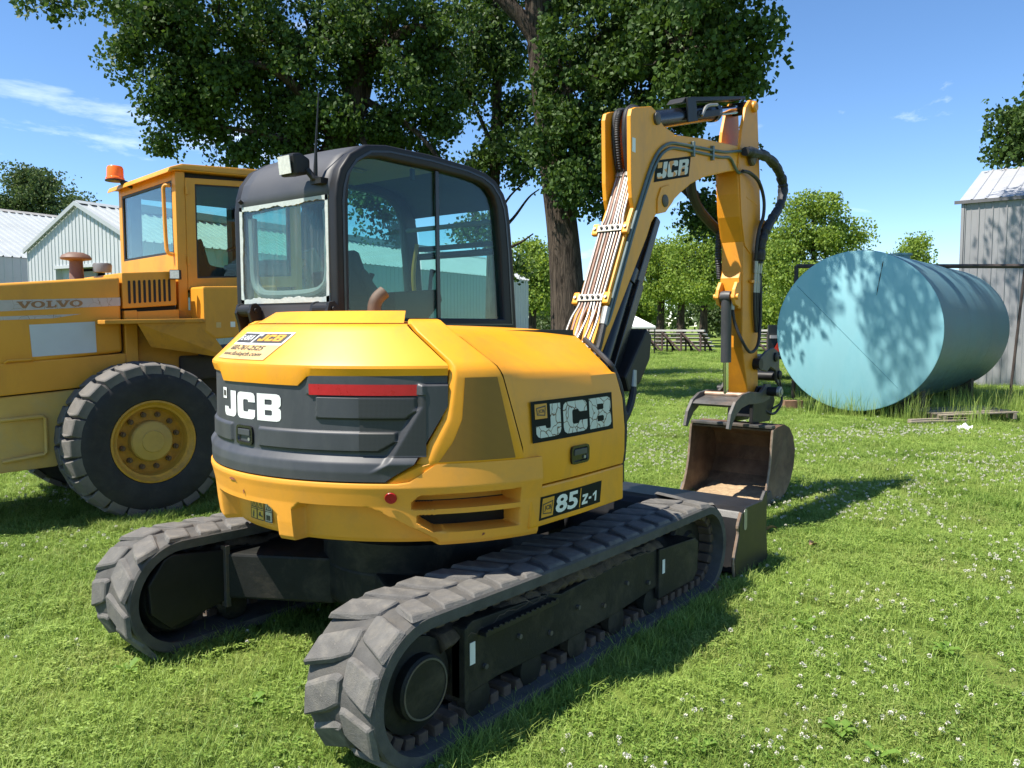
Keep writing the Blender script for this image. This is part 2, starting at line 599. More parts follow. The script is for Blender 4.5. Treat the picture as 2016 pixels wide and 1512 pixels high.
def worn_mat(name, col, under, sc=14.0, th=0.5):
    t = NT(name)
    c = t.n('TexCoord').outputs['Object']
    n1 = t.n('TexNoise', {'Vector': c, 'Scale': sc, 'Detail': 4.0, 'Roughness': 0.5}).outputs['Fac']
    p = t.n('BsdfPrincipled', {'Base Color': t.mix(t.ramp(n1, [(th, 0.0), (th + 0.03, 1.0)]), col, under), 'Roughness': 0.5})
    t.t.links.new(p.outputs[0], t.out.inputs['Surface'])
    return t.m


def screen_mat(name, col, hole, sc, rot=(0, 0, 0)):
    """perforated sheet: rows of round holes"""
    t = NT(name)
    u = t.n('UVMap').outputs[0]
    c = t.n('Mapping', {'Vector': u, 'Scale': (sc, sc, 1)}).outputs[0]
    v = t.n('TexVoronoi', {'Vector': c, 'Scale': 1.0, 'Randomness': 0.0}, voronoi_dimensions='2D').outputs['Distance']
    f = t.ramp(v, [(0.34, 1.0), (0.40, 0.0)])
    p = t.n('BsdfPrincipled', {'Base Color': t.mix(f, col, hole), 'Roughness': 0.5})
    t.t.links.new(p.outputs[0], t.out.inputs['Surface'])
    return t.m


CRKW = crack_mat('cracked_white_decal', (0.62, 0.65, 0.60), (0.14, 0.09, 0.05), 15.0, 0.04)
CRKV = crack_mat('cracked_pale_stripe', (0.52, 0.46, 0.43), (0.25, 0.17, 0.10), 9.0, 0.012)
PEEL = worn_mat('peeling_white_decal', (0.58, 0.56, 0.52), (0.62, 0.25, 0.03), 9.0, 0.53)
SCRY = screen_mat('yellow_screen', (0.36, 0.165, 0.012), (0.08, 0.04, 0.008), 200)
SCRK = screen_mat('black_screen', (0.032, 0.034, 0.038), (0.009, 0.009, 0.009), 180)
# ================================================================ EXCAVATOR
EX = thing('excavator', 'yellow compact tracked excavator with dark cab parked on the grass', 'excavator')


def cp(th, z, r):
    return (r * math.cos(R(th)), r * math.sin(R(th)), z)


def uv_from(o, fn):
    me = o.data
    l = me.uv_layers.new(name='UVMap')
    for lp in me.loops:
        l.data[lp.index].uv = fn(me.vertices[lp.vertex_index].co)


# ---- tracks: belt with lugs, frame, hub, rollers
AR, AF, RR, RF, HL = 1.089, 1.532, 0.3036, 0.2931, 0.035
TY0, TY1 = 0.742, 1.15


def track_path(n_arc=22):
    """closed centre line (x, z, nx, nz) of the belt's outer surface"""
    P = []
    for i in range(n_arc + 1):
        a = R(90 + 180 * i / n_arc)
        P.append((-AR + RR * math.cos(a), HL + RR + RR * math.sin(a)))
    for i in range(1, 16):
        P.append((-AR + (AR + AF) * i / 16, HL))
    for i in range(n_arc + 1):
        a = R(-90 + 180 * i / n_arc)
        P.append((AF + RF * math.cos(a), HL + RF + RF * math.sin(a)))
    for i in range(1, 16):
        t = i / 16
        P.append((AF - (AR + AF) * t, HL + 2 * RF + (2 * RR - 2 * RF) * t - 0.012 * math.sin(math.pi * t)))
    return P


TP = track_path()
TS = [0.0]
for i in range(len(TP)):
    a, b = TP[i], TP[(i + 1) % len(TP)]
    TS.append(TS[-1] + math.hypot(b[0] - a[0], b[1] - a[1]))
TLEN = TS[-1]


def tpos(s, h=0.0):
    s = s % TLEN
    i = max(k for k in range(len(TP)) if TS[k] <= s)
    a, b = TP[i], TP[(i + 1) % len(TP)]
    t = (s - TS[i]) / max(1e-6, TS[i + 1] - TS[i])
    x, z = a[0] + (b[0] - a[0]) * t, a[1] + (b[1] - a[1]) * t
    # smooth normal from a short chord
    dx, dz = b[0] - a[0], b[1] - a[1]
    l = math.hypot(dx, dz)
    nx, nz = dz / l, -dx / l
    return x + nx * h, z + nz * h, nx, nz


# check orientation of the normal (rear arc should point backwards)
NS = 1.0 if tpos(TS[11])[2] < 0 else -1.0


def tp3(s, y, h):
    x, z, nx, nz = tpos(s, 0)
    return (x + NS * nx * h, y, z + NS * nz * h)


NLUG = 38
PITCHL = TLEN / NLUG


def lug_mesh(kind, jit, side=1):
    """one lug in local coordinates: x along the belt, y across, z outwards"""
    if kind == 'in':
        base = [(-0.142, 0.004), (0.002, 0.004), (0.082, 0.190), (0.078, 0.224), (-0.044, 0.226), (-0.090, 0.15)]
        top = [(-0.130, 0.014), (-0.012, 0.012), (0.064, 0.186), (0.066, 0.216), (-0.036, 0.218), (-0.078, 0.150)]
    else:
        base = [(-0.030, 0.226), (0.086, 0.220), (0.090, 0.250), (0.056, 0.404), (-0.100, 0.404), (-0.044, 0.25)]
        top = [(-0.024, 0.232), (0.074, 0.228), (0.078, 0.252), (0.042, 0.384), (-0.084, 0.382), (-0.036, 0.254)]
    h = 0.018
    r = random.Random(jit)
    vs = []
    for (x, y) in base:
        vs.append((x, y * side, -0.004))
    for (x, y) in top:
        vs.append((x + r.uniform(-.005, .005), (y + r.uniform(-.005, .005)) * side, h + r.uniform(-.004, .004)))
    n = len(base)
    fs = [tuple(range(n, 2 * n))] + [(i, (i + 1) % n, n + (i + 1) % n, n + i) for i in range(n)]
    return vs, fs


for side, yin in ((-1, -TY0), (1, TY0)):
    b = MB()
    ys = [yin, yin + side * 0.004, yin + side * (TY1 - TY0 - 0.004), yin + side * (TY1 - TY0)]
    n = len(TP)
    ring = [((yin, -0.045)), (yin, 0.002), (yin + side * 0.010, 0.012), (yin + side * (TY1 - TY0 - 0.010), 0.012),
            (yin + side * (TY1 - TY0), 0.002), (yin + side * (TY1 - TY0), -0.045)]
    S = [TLEN * i / 150 for i in range(150)]
    vs, fs = [], []
    for s in S:
        for (y, h) in ring:
            vs.append(tp3(s, y, h))
    m = len(ring)
    for i in range(150):
        j = (i + 1) % 150
        for k in range(m):
            l = (k + 1) % m
            fs.append((i * m + k, j * m + k, j * m + l, i * m + l))
    b.add(vs, fs)
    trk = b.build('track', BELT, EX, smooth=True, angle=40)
    tag(trk, 'near right rubber track with worn dusty lugs' if side < 0 else 'far left rubber track beside the loader wheel')
    # drive teeth inside the belt, joined: too small to pick apart on the top run
    protos = {}
    for kind in ('in', 'out'):
        for jit in range(4):
            vs, fs = lug_mesh(kind, jit * 2 + (kind == 'in'), side)
            me = bpy.data.meshes.new('lug')
            me.from_pydata(vs, [], fs)
            bm = bmesh.new()
            bm.from_mesh(me)
            bmesh.ops.recalc_face_normals(bm, faces=bm.faces)
            es = [e for e in bm.edges if len(e.link_faces) == 2]
            bmesh.ops.bevel(bm, geom=es, offset=0.006, segments=1, affect='EDGES')
            bm.to_mesh(me)
            bm.free()
            me.materials.append(RUB)
            protos[kind, jit] = me
    for i in range(NLUG):
        for kind in ('in', 'out'):
            s = PITCHL * (i + 0.32) + (0.0 if side < 0 else 0.07) - (0.06 if kind == 'out' else 0)
            x, z, nx, nz = tpos(s)
            nx, nz = NS * nx, NS * nz
            # belt direction such that chevrons point forward on the top run: local x = -(path direction)
            tx, tz = nz, -nx
            o = bpy.data.objects.new('lug', protos[kind, rnd.randrange(4)])
            COL.objects.link(o)
            # curve correction: sink the lug a little on the arcs
            sink = 0.009
            o.matrix_local = Matrix([[tx, 0, nx, x + nx * sink], [0, 1, 0, yin], [tz, 0, nz, z + nz * sink], [0, 0, 0, 1]])
            o.parent = trk
    for i in range(76):
        s = TLEN / 76 * (i + 0.5)
        x, z, nx, nz = tpos(s)
        nx, nz = NS * nx, NS * nz
        if i == 0:
            tb = MB().box((0, 0, -0.063), (0.056, 0.10, 0.06))
            pass
            tooth0 = tb.build('drive_tooth', pm('rusty_tooth' + str(side), (0.105, 0.074, 0.054), 0.88, var=0.35, scale=12), trk, bevel=0.008)
            o = tooth0
        else:
            o = dup(tooth0, trk)
        tx, tz = nz, -nx
        o.matrix_local = Matrix([[tx, 0, nx, x], [0, 1, 0, yin + side * 0.285], [tz, 0, nz, z], [0, 0, 0, 1]])

    # track frame
    yo = yin + side * (TY1 - TY0)
    f = MB()
    if side < 0:
        f.prism([(-0.86, 0.20), (-0.86, 0.50), (-0.78, 0.53), (-0.20, 0.50), (-0.10, 0.47), (0.70, 0.50), (0.92, 0.47), (1.0, 0.25), (0.40, 0.21), (-0.30, 0.21), (-0.60, 0.22)], yo + 0.045, yin - 0.06)
    else:
        f.prism([(-0.84, 0.20), (-0.84, 0.53), (1.0, 0.50), (1.0, 0.20)], yin + 0.05, yo - 0.06)
    fr = f.build('track_frame', MUDBLK, EX, bevel=0.012)
    # front guard plate and idler guard
    g = MB()
    g.prism([(0.91, 0.17), (0.91, 0.475), (1.40, 0.445), (1.45, 0.41), (1.44, 0.22), (1.38, 0.17)], yo + side * -0.028, yo + side * -0.06)
    g.prism([(0.91, 0.455), (0.91, 0.475), (1.40, 0.445), (1.40, 0.43)], yo - side * 0.03, yin + side * 0.06)
    g.build('idler_guard', MUDBLK, fr, bevel=0.006)
    s_ = MB()
    s_.prism([(-0.86, 0.19), (-0.86, 0.52), (-0.835, 0.53), (-0.835, 0.20)], yo - side * 0.02, yo - side * 0.10)
    s_.build('guard_plate', MUDBLK, fr, bevel=0.006)
    st = MB()
    st.box((-0.46, yo - side * 0.045, 0.465), (0.56, 0.09, 0.022))
    for k in range(14):
        st.box((-0.72 + k * 0.04, yo - side * 0.004, 0.478), (0.02, 0.012, 0.012))
    st.build('step', BLK, fr, bevel=0.003)
    h = MB()
    if side < 0:
        h.lathe([(0.0, 0.0), (0.128, 0.0), (0.137, -0.008), (0.137, -0.05), (0.20, -0.06), (0.20, -0.2), (0.0, -0.2)], (-AR, yo + 0.03, HL + RR), (0, -1, 0), 40)
        h.build('hub_cover', MUDBLK, fr, smooth=True)
        h2 = MB()
        h2.lathe([(0.126, 0.0), (0.126, 0.004), (0.118, 0.004), (0.118, 0.001)], (-AR, yo + 0.0298, HL + RR), (0, -1, 0), 40, caps=False)
        h2.build('hub_rim', DIRTST, fr)
        sp = MB()
        pts = []
        for k in range(44):
            a = 2 * math.pi * k / 44
            r = 0.235 if k % 4 < 2 else 0.20
            pts.append((-AR + r * math.cos(a), HL + RR + r * math.sin(a)))
        sp.prism(pts, yin - 0.22, yin - 0.28)
        sp.build('sprocket', DIRTST, fr, bevel=0.004)
    else:
        sp = MB()
        sp.prism([(-1.29, 0.44), (-1.28, 0.28), (-1.17, 0.17), (-0.84, 0.24), (-0.84, 0.54), (-1.15, 0.58), (-1.20, 0.56)], yin - 0.0, yin + 0.04)
        sp.build('motor_guard', BLK, fr, bevel=0.008)
        sp = MB()
        sp.box((-0.832, yin + 0.0, 0.385), (0.03, 0.05, 0.36))
        sp.build('guard_flange', DIRTST, fr, bevel=0.004)
        mt = MB()
        mt.lathe([(0.0, 0.0), (0.2, 0.0), (0.22, 0.03), (0.22, 0.25), (0.0, 0.25)], (-AR, yin + 0.06, HL + RR), (0, 1, 0), 32)
        mt.build('drive_motor', MUDBLK, fr, smooth=True)
    idl = MB()
    idl.lathe([(0.0, 0.0), (0.10, 0.0), (0.12, 0.02), (0.21, 0.03), (0.225, 0.05), (0.225, 0.12), (0.21, 0.14), (0.0, 0.14)], (AF, yin + side * 0.28, HL + RF), (0, -side, 0), 36)
    idl.build('idler_wheel', MUDBLK, fr, smooth=True)
    for k in range(5):
        rl = MB()
        rl.lathe([(0.0, 0), (0.07, 0), (0.085, 0.02), (0.085, 0.07), (0.06, 0.08), (0.06, 0.2), (0.085, 0.21), (0.085, 0.26), (0.0, 0.28)], (-0.72 + k * 0.40, yin + side * 0.08, 0.155), (0, side, 0), 20)
        rl.build('track_roller', MUDBLK, fr, smooth=True)
    cr_ = MB()
    cr_.lathe([(0.0, 0), (0.05, 0), (0.06, 0.02), (0.06, 0.16), (0.0, 0.18)], (0.1, yin + side * 0.12, 0.525), (0, side, 0), 20)
    cr_.build('carrier_roller', YELW, fr, smooth=True)
    for k in range(7):
        if side < 0:
            bo = MB()
            bo.cyl((-0.70 + k * 0.25, yo + 0.046, 0.30 + 0.06 * (k % 2)), (-0.70 + k * 0.25, yo + 0.030, 0.30 + 0.06 * (k % 2)), 0.013, 6)
            bo.build('frame_bolt', DIRTST, fr)
    # packed soil on the frame
    so_ = MB()
    rr = random.Random(5 + side)

    def soil(u, v, hgt=0.10):
        e = min(1, min(u, 1 - u) * 8) * (0.55 + 0.45 * math.sin(u * 17 + v * 3) * math.sin(u * 7.3 + 1))
        x = -0.95 + u * 1.95
        y = yin + side * (0.055 + v * 0.31)
        z = 0.50 + e * hgt * (1 - 0.55 * v) + rr.uniform(-0.012, 0.012)
        return (x, y, z - (0.03 if v > 0.95 else 0))
    so_.grid(soil, frange(0, 1, 60), frange(0, 1, 8))
    so_.build('caked_soil', SOIL, fr, smooth=True, solid=0.05)

# decals on the track frame
STK = [(-0.80, 0.385, 0.035, 0.10), (0.95, 0.36, 0.03, 0.085)]
for (x, z, w, hh) in STK:
    MB().box((x + w / 2, -TY1 + (0.0435 if x < 0 else 0.0265), z), (w, 0.003, hh)).build('warning_sticker', WHT, EX)

# centre frame
c = MB()
c.lathe([(0.0, 0.24), (0.50, 0.24), (0.56, 0.30), (0.56, 0.50), (0.0, 0.50)], (0, 0, 0), (0, 0, 1), 32)
for sx in (-1, 1):
    for sy in (-1, 1):
        c.prism([(sx * 0.86, sy * (TY0 + 0.03)), (sx * 0.45, sy * (TY0 + 0.03)), (sx * 0.12, sy * 0.45), (sx * 0.10, sy * 0.05), (sx * 0.52, sy * 0.18)], 0.25 + (0.004 * sy), 0.515 + 0.006 * sy + 0.003 * sx, 'z')
cf = c.build('centre_frame', MUDBLK, EX, bevel=0.015)
sr = MB()
sr.lathe([(0.0, 0.50), (0.56, 0.50), (0.56, 0.66), (0.50, 0.68), (0.50, 0.84), (0, 0.84)], (0, 0, 0), (0, 0, 1), 40)
sr.build('slew_ring', MUDBLK, EX, smooth=True)
pf = MB()
pf.lathe([(0.0, 0.835), (0.98, 0.835), (1.0, 0.87), (1.0, 1.0), (0.0, 1.0)], (0, 0, 0), (0, 0, 1), 64)
pf.box((0.45, 0.0, 0.92), (1.0, 1.7, 0.14))
pf.build('turntable_platform', BLK, EX, smooth=True)

# ---- counterweight: relief as real depth
def cw_top(th):
    d = abs(th - 180)
    return interp(d, [(0, 1.110), (40, 1.110), (43, 1.118), (49, 1.197), (80, 1.197)])


def cw_depth(th, z):
    d = 0.0
    # left pocket
    e = sm(158.5, 160.0, th) * (1 - sm(187.0, 188.6, th + max(0, (z - 0.93)) * 70)) * (1 - sm(0.966, 0.975, z))
    d += 0.080 * e
    hi = interp(th, [(193, 1.0), (211, 1.0), (214, 0.995), (229.5, 0.835), (230, 0.82)])
    e = sm(193.2, 194.2, th - max(0, z - 0.965) * 60) * (1 - sm(hi - 0.007, hi + 0.003, z)) * (1 - sm(228, 230, th))
    d += 0.075 * e
    for m in (1, -1):
        t = th if m > 0 else 360 - th
        # slots
        a = sm(223.2, 223.9, t - max(0, z - 1.02) * 60) * (1 - sm(249.2, 249.9, t))
        zt = interp(t, [(223, 1.05), (250, 1.058)])
        d += 0.15 * a * sm(0.988, 0.996, z) * (1 - sm(zt - 0.006, zt + 0.002, z))
        zl = interp(t, [(224.5, 0.925), (228.5, 0.878), (250, 0.872)])
        a = sm(224.6, 225.2, t) * (1 - sm(249.4, 250.1, t))
        d += 0.15 * a * sm(zl, zl + 0.008, z) * (1 - sm(0.952, 0.960, z))
    return d


def cw_r(z):
    return interp(z, [(0.81, 1.105), (0.83, 1.118), (0.90, 1.128), (1.0, 1.137), (1.06, 1.150), (1.09, 1.158), (1.2, 1.150)])


def cw_fn(th, v):
    zt = cw_top(th)
    if v < 0:
        return cp(th, 0.814, 0.85)
    if v > 1:
        k = v - 1
        return cp(th, zt, 1.157 - k * 1.1) if k < 0.05 else cp(th, zt + 0.0, 1.03)
    z = 0.812 + (zt - 0.812) * v
    r = cw_r(z) - cw_depth(th, z)
    if v == 1:
        r = min(r, 1.155)
    return cp(th, z, r)


cw = MB()
ths = frange(104, 256, 380)
cw.grid(cw_fn, ths, [-0.1] + frange(0, 0.97, 62) + [0.99, 1.0, 1.04, 1.1])
CW = cw.build('counterweight', YELW, EX, smooth=True, angle=50)
MB().lathe([(0.0, 0.0), (0.028, 0.0), (0.026, 0.004), (0.0, 0.005)], cp(218.7, 1.045, 1.150), Vector(cp(218.7, -0.28, 1)), 24).build('reflector', RED, CW)


def on_cyl(th0, z0, r, shear=0.0):
    """flat drawing (metres) -> on the round body; x to the viewer's right"""
    return lambda x, y: cp(th0 + math.degrees(x / r), z0 + y + x * shear, r)


for k, th in enumerate((171.4, 174.9, 178.7)):
    yel = (0.60, 0.36, 0.05) if k < 2 else (0.50, 0.46, 0.36)
    sk = place(rect2d(0, -0.012 * k * 0, 0.062, 0.105, 3), on_cyl(th, 0.856 - 0.001 * k, 1.0525), 'warning_sticker', pm('warn_yellow%d' % k, yel, 0.5, var=0.1, scale=20), CW)
    ln = []
    for (a, b, c_, d_) in ((0, 0, .062, .004), (0, .101, .062, .105), (0, 0, .004, .105), (.058, 0, .062, .105), (0, .05, .062, .053)):
        ln.append(rect2d(a, b, c_, d_, 2))
    ln.append(poly2d([[(.008, .058), (.054, .058), (.031, .097)], [(.016, .063), (.046, .063), (.031, .089)]]))
    ln.append(rect2d(.029, .066, .033, .08))
    ln.append([poly2d([[(.02, .008), (.03, .006), (.036, .03), (.03, .046), (.022, .03)]]), poly2d([[(.012, .022), (.05, .016), (.05, .024), (.034, .028), (.034, .042), (.02, .04)]]),
               poly2d([[(.012, .008), (.044, .008), (.044, .034), (.012, .034)]])][k])
    place(merge(*ln), on_cyl(th, 0.856, 1.0535), 'warning_pictogram', INK, CW)

chip = pm('bare_rust_chip', (0.22, 0.06, 0.03), 0.8, var=0.3, scale=40)
place(poly2d([[(0, .006), (.02, .002), (.05, .004), (.075, 0), (.06, .012), (.03, .016), (.012, .012)]]), on_cyl(170.5, 1.062, 1.1555), 'paint_chip', chip, CW)
place(poly2d([[(0, 0), (.012, .003), (.018, .012), (.006, .014)]]), on_cyl(240.0, 0.845, 1.1240), 'paint_chip', chip, CW)
place(poly2d([[(0, 0), (.006, -.02), (.012, .002), (.006, .008)]]), on_cyl(176.5, 1.02, 1.1445), 'paint_chip', chip, CW)
# ---- rear grille panel (charcoal)
def gp_half(z):
    return interp(z, [(1.12, 37.5), (1.14, 39), (1.20, 44), (1.46, 51.8), (1.62, 52)])


def gp_r(th, z):
    d = abs(th - 180)
    hw = gp_half(z)
    r = interp(z, [(1.12, 1.150), (1.16, 1.152), (1.20, 1.146), (1.235, 1.122), (1.62, 1.118)])
    # raised side bands
    r += 0.024 * sm(hw - 7.5, hw - 5.5, d) * sm(1.15, 1.22, z) * (1 - sm(1.555, 1.565, z) * (1 if d > 18 else 0))
    # ledge under the hood with the lamp strip
    if th > 180:
        r += 0.010 * sm(1.508, 1.512, z) * (1 - sm(46, 47, d)) * sm(17.5, 19, d)
        p1 = sm(200.3, 200.9, th) * (1 - sm(224.2, 225.0, th + max(0, 1.44 - z) * 60)) * sm(1.398, 1.406, z) * (1 - sm(1.498, 1.506, z))
    else:
        p1 = 0
    p2 = sm(182.2, 182.9, th) * (1 - sm(219.6, 220.5, th + max(0, 1.30 - z) * 90)) * sm(1.250, 1.258, z) * (1 - sm(1.338, 1.346, z))
    p3 = sm(142, 143, th) * (1 - sm(169.6, 170.4, th)) * sm(1.250, 1.258, z) * (1 - sm(1.338, 1.346, z))
    r += 0.013 * max(p1, p2, p3)
    return r


def gp_fn(u, z):
    th = 180 + u * gp_half(z)
    return cp(th, z, gp_r(th, z))


gp = MB()
gp.grid(gp_fn, frange(-1, 1, 300), frange(1.118, 1.62, 90))
GP = gp.build('rear_grille_panel', PLAS, EX, smooth=True, angle=40)
place(rect2d(0, 0, math.radians(27.9) * 1.13, 0.050, 24), on_cyl(198.9, 1.510, 1.1315), 'lamp_strip', RED, GP)
place(rect2d(0, 0, math.radians(10) * 1.13, 0.050, 10), on_cyl(134, 1.510, 1.1225), 'lamp_strip', RED, GP)
sc_ = MB()
sc_.grid(lambda th, z: cp(th, z, gp_r(th, z) + 0.003), frange(211.4, 226.8, 50), frange(1.232, 1.504, 60))
scr = sc_.build('mesh_screen', SCRK, GP, smooth=True)
uv_from(scr, lambda p: (math.atan2(p.y, p.x) * 1.1, p.z))
place(slice2d(fit(jcb2d(), 0.02, 0, math.radians(27) * 1.12, 0.130), 30), on_cyl(163.3, 1.374, 1.1225), 'lettering', WHT, GP)
place(rect2d(0, 0, 0.055, 0.055, 2), on_cyl(163.2, 1.460, 1.1230), 'emblem', WHT, GP)
place(merge(rect2d(.012, .012, .022, .042), rect2d(.026, .014, .034, .042), rect2d(.038, .012, .046, .04)), on_cyl(163.2, 1.460, 1.1240), 'emblem_mark', INK, GP)


def handle(parent, fn):
    """recessed paddle latch: fn maps (x, y, outwards) to a point"""
    b = MB()
    o = [(0, 0), (.14, 0), (.14, .09), (0, .09)]

    def rr(x0, y0, x1, y1, r):
        return ([(x1 - r + r * math.cos(R(a)), y1 - r + r * math.sin(R(a))) for a in (0, 45, 90)] + [(x0 + r + r * math.cos(R(a)), y1 - r + r * math.sin(R(a))) for a in (90, 135, 180)] +
                [(x0 + r + r * math.cos(R(a)), y0 + r + r * math.sin(R(a))) for a in (180, 225, 270)] + [(x1 - r + r * math.cos(R(a)), y0 + r + r * math.sin(R(a))) for a in (270, 315, 360)])
    A, B_, C_ = rr(0, 0, .15, .094, .02), rr(.012, .012, .138, .082, .014), rr(.016, .016, .134, .078, .012)
    n = len(A)
    vs = [fn(*p, 0.0) for p in A] + [fn(*p, 0.012) for p in A] + [fn(*p, 0.012) for p in B_] + [fn(*p, 0.002) for p in C_]
    fs = [(k * n + i, k * n + (i + 1) % n, (k + 1) * n + (i + 1) % n, (k + 1) * n + i) for k in range(3) for i in range(n)]
    fs.append(tuple(range(3 * n, 4 * n)))
    b.add(vs, fs)
    h = b.build('door_handle', GLOSSBLK, parent, smooth=True, angle=30)
    p = MB()
    q = [(.02, .045), (.13, .045), (.13, .076), (.02, .076)]
    p.add([fn(*t, 0.003) for t in q] + [fn(*t, 0.014) for t in q], [(4, 5, 6, 7), (0, 1, 5, 4), (1, 2, 6, 5), (2, 3, 7, 6), (3, 0, 4, 7)])
    p.build('latch_paddle', PLAS, parent, bevel=0.003)
    k = MB()
    pts = [(.115 + .009 * math.cos(a * .63), .028 + .009 * math.sin(a * .63)) for a in range(10)]
    k.add([fn(*t, 0.009) for t in pts] + [fn(*t, 0.002) for t in pts], [tuple(range(10))] + [(i, (i + 1) % 10, 10 + (i + 1) % 10, 10 + i) for i in range(10)])
    k.build('key_lock', ZINC, parent)
    return h


handle(GP, lambda x, y, o: cp(172.6 + math.degrees(x * 0.98 / 1.12), 1.247 + y, 1.120 + o))

# ---- hood
def hood_low(th):
    d = abs(th - 180)
    return interp(d, [(0, 1.553), (15.6, 1.550), (18.4, 1.596), (52, 1.600)])


HOODP = [(None, 1.085), (None, 1.128), (1.632, 1.138), (1.645, 1.136), (1.656, 1.126), (1.670, 1.112), (1.80, 0.982), (1.818, 0.962), (1.829, 0.945), (1.834, 0.92), (1.836, 0.80), (1.846, 0.79), (1.848, 0.5)]


def hood_half(z):
    return interp(z, [(1.65, 52.0), (1.83, 42.0)])


hd = MB()
nu = 120
vs, fs = [], []
for (z, r) in HOODP:
    for i in range(nu + 1):
        u = -1 + 2 * i / nu
        th = 180 + u * hood_half(z or 1.6)
        vs.append(cp(th, z if z else hood_low(th), r))
for j in range(len(HOODP) - 1):
    for i in range(nu):
        a = j * (nu + 1) + i
        fs.append((a, a + 1, a + nu + 2, a + nu + 1))
hd.add(vs, fs)
HD = hd.build('engine_hood', YEL, EX, smooth=True, angle=24)
sg = MB()
sg.grid(lambda th, v: cp(th, 1.839 + 0.012 * v, 0.90 - 0.02 * v), frange(142, 221, 60), [0, 1, 1.2, 5])
sg.build('hood_lid', YEL, HD, smooth=True, angle=30)


def on_cone(x, y):
    """sticker coordinates: x 0..1 across, y 0..1 up the slope of the hood"""
    z = 1.662 + 0.130 * y
    r = interp(z, [(1.656, 1.126), (1.67, 1.112), (1.80, 0.982)]) + 0.0035
    th0 = 158.5 + 4.8 * y
    return cp(th0 + x * 26.0, z + 0.0015, r)


def lift(fn, d):
    def g(x, y):
        p = fn(x, y)
        l = math.hypot(p[0], p[1])
        return (p[0] * (1 + d / l), p[1] * (1 + d / l), p[2] + d)
    return g


place(rect2d(0, 0, 1, .54, 24), on_cone, 'dealer_sticker', STKY, HD)
place(rect2d(0, .54, 1, 1.0, 24), on_cone, 'dealer_sticker', WHT, HD)
place(rect2d(.03, .60, .42, .95, 12), lift(on_cone, 0.0012), 'dealer_sticker_panel', INK, HD)
place(rect2d(.46, .60, .97, .95, 12), lift(on_cone, 0.0012), 'dealer_sticker_panel', INK, HD)
place(fit(text2d('FLASKA', 0.012, 0.2), .06, .68, .39, .87), lift(on_cone, 0.0024), 'lettering', WHT, HD)
place(fit(jcb2d(), .53, .66, .93, .90), lift(on_cone, 0.0024), 'lettering', DECY, HD)
place(rect2d(.49, .84, .53, .92, 1), lift(on_cone, 0.0024), 'emblem', WHT, HD)
place(fit(text2d('602-761-2525', 0.008, 0.15), .10, .33, .80, .50), lift(on_cone, 0.0012), 'lettering', INK, HD)
place(fit(text2d('www.flaskajcb.com', 0.006, 0.15), .06, .08, .88, .27), lift(on_cone, 0.0012), 'lettering', INK, HD)
ex = MB()
ex.tube(spline([(-0.47, -0.15, 1.80), (-0.47, -0.15, 1.92), (-0.455, -0.16, 1.97), (-0.42, -0.175, 2.005)], 5), 0.036, 16, caps=False)
ex.tube(spline([(-0.47, -0.15, 1.80), (-0.47, -0.15, 1.92), (-0.455, -0.16, 1.97), (-0.42, -0.175, 2.005)], 5), 0.030, 16, caps=False)
ex.build('exhaust_pipe', BROWN, EX, smooth=True)

# ---- corner pillars with screens
PILP = [(1.100, 1.140), (1.14, 1.142), (1.185, 1.143), (1.198, 1.145), (1.215, 1.148), (1.4, 1.147), (1.585, 1.145), (1.615, 1.143), (1.64, 1.134), (1.665, 1.115), (1.80, 0.985), (1.835, 0.955), (1.852, 0.92), (1.858, 0.85), (1.860, 0.6)]
TL = [(1.10, 216.5), (1.14, 218.8), (1.198, 224.2), (1.46, 232.0), (1.6, 232.2), (1.65, 232.2), (1.83, 222.2), (1.86, 222.2)]
TR = [(1.10, 224), (1.185, 240), (1.198, 250.9), (1.6, 244.9), (1.65, 243.4), (1.83, 233.0), (1.86, 231.5)]
UU = [0, 0.0, 0.10, 0.22] + frange(0.25, 1.0, 20)
for m in (1, -1):
    pb = MB()
    vs, fs = [], []
    cols = [(0, -0.05), (0.015, -0.02), (0.10, 0.0), (0.13, 0.003)] + [(u, 0.003) for u in frange(0.16, 0.985, 18)] + [(1.0, 0.0), (1.0, -0.03)]
    for (z, r) in PILP:
        a, b_ = interp(z, TL), interp(z, TR)
        for (u, dr) in cols:
            th = a + (b_ - a) * u
            vs.append(cp(th if m > 0 else 360 - th, z, r + dr))
    nn = len(cols)
    fs = [(j * nn + i, j * nn + i + 1, (j + 1) * nn + i + 1, (j + 1) * nn + i) for j in range(len(PILP) - 1) for i in range(nn - 1)]
    pb.add(vs, fs)
    PB = pb.build('corner_pillar', YEL, EX, smooth=True, angle=32)
    q = MB()

    def scf(u, v):
        z = 1.207 + v * 0.383
        a = interp(z, [(1.207, 229.6), (1.30, 233.0), (1.40, 235.0), (1.59, 235.7)])
        b_ = interp(z, [(1.207, 248.2), (1.59, 243.5)])
        th = a + (b_ - a) * u
        return cp(th if m > 0 else 360 - th, z, 1.1535 - 0.012 * math.sin(math.pi * min(1, u * 1.0)) * 0)
    q.grid(scf, frange(0, 1, 14), frange(0, 1, 14))
    s2 = q.build('mesh_screen', SCRY, PB, smooth=True)
    uv_from(s2, lambda p: (math.atan2(p.y, p.x) * 1.1, p.z))

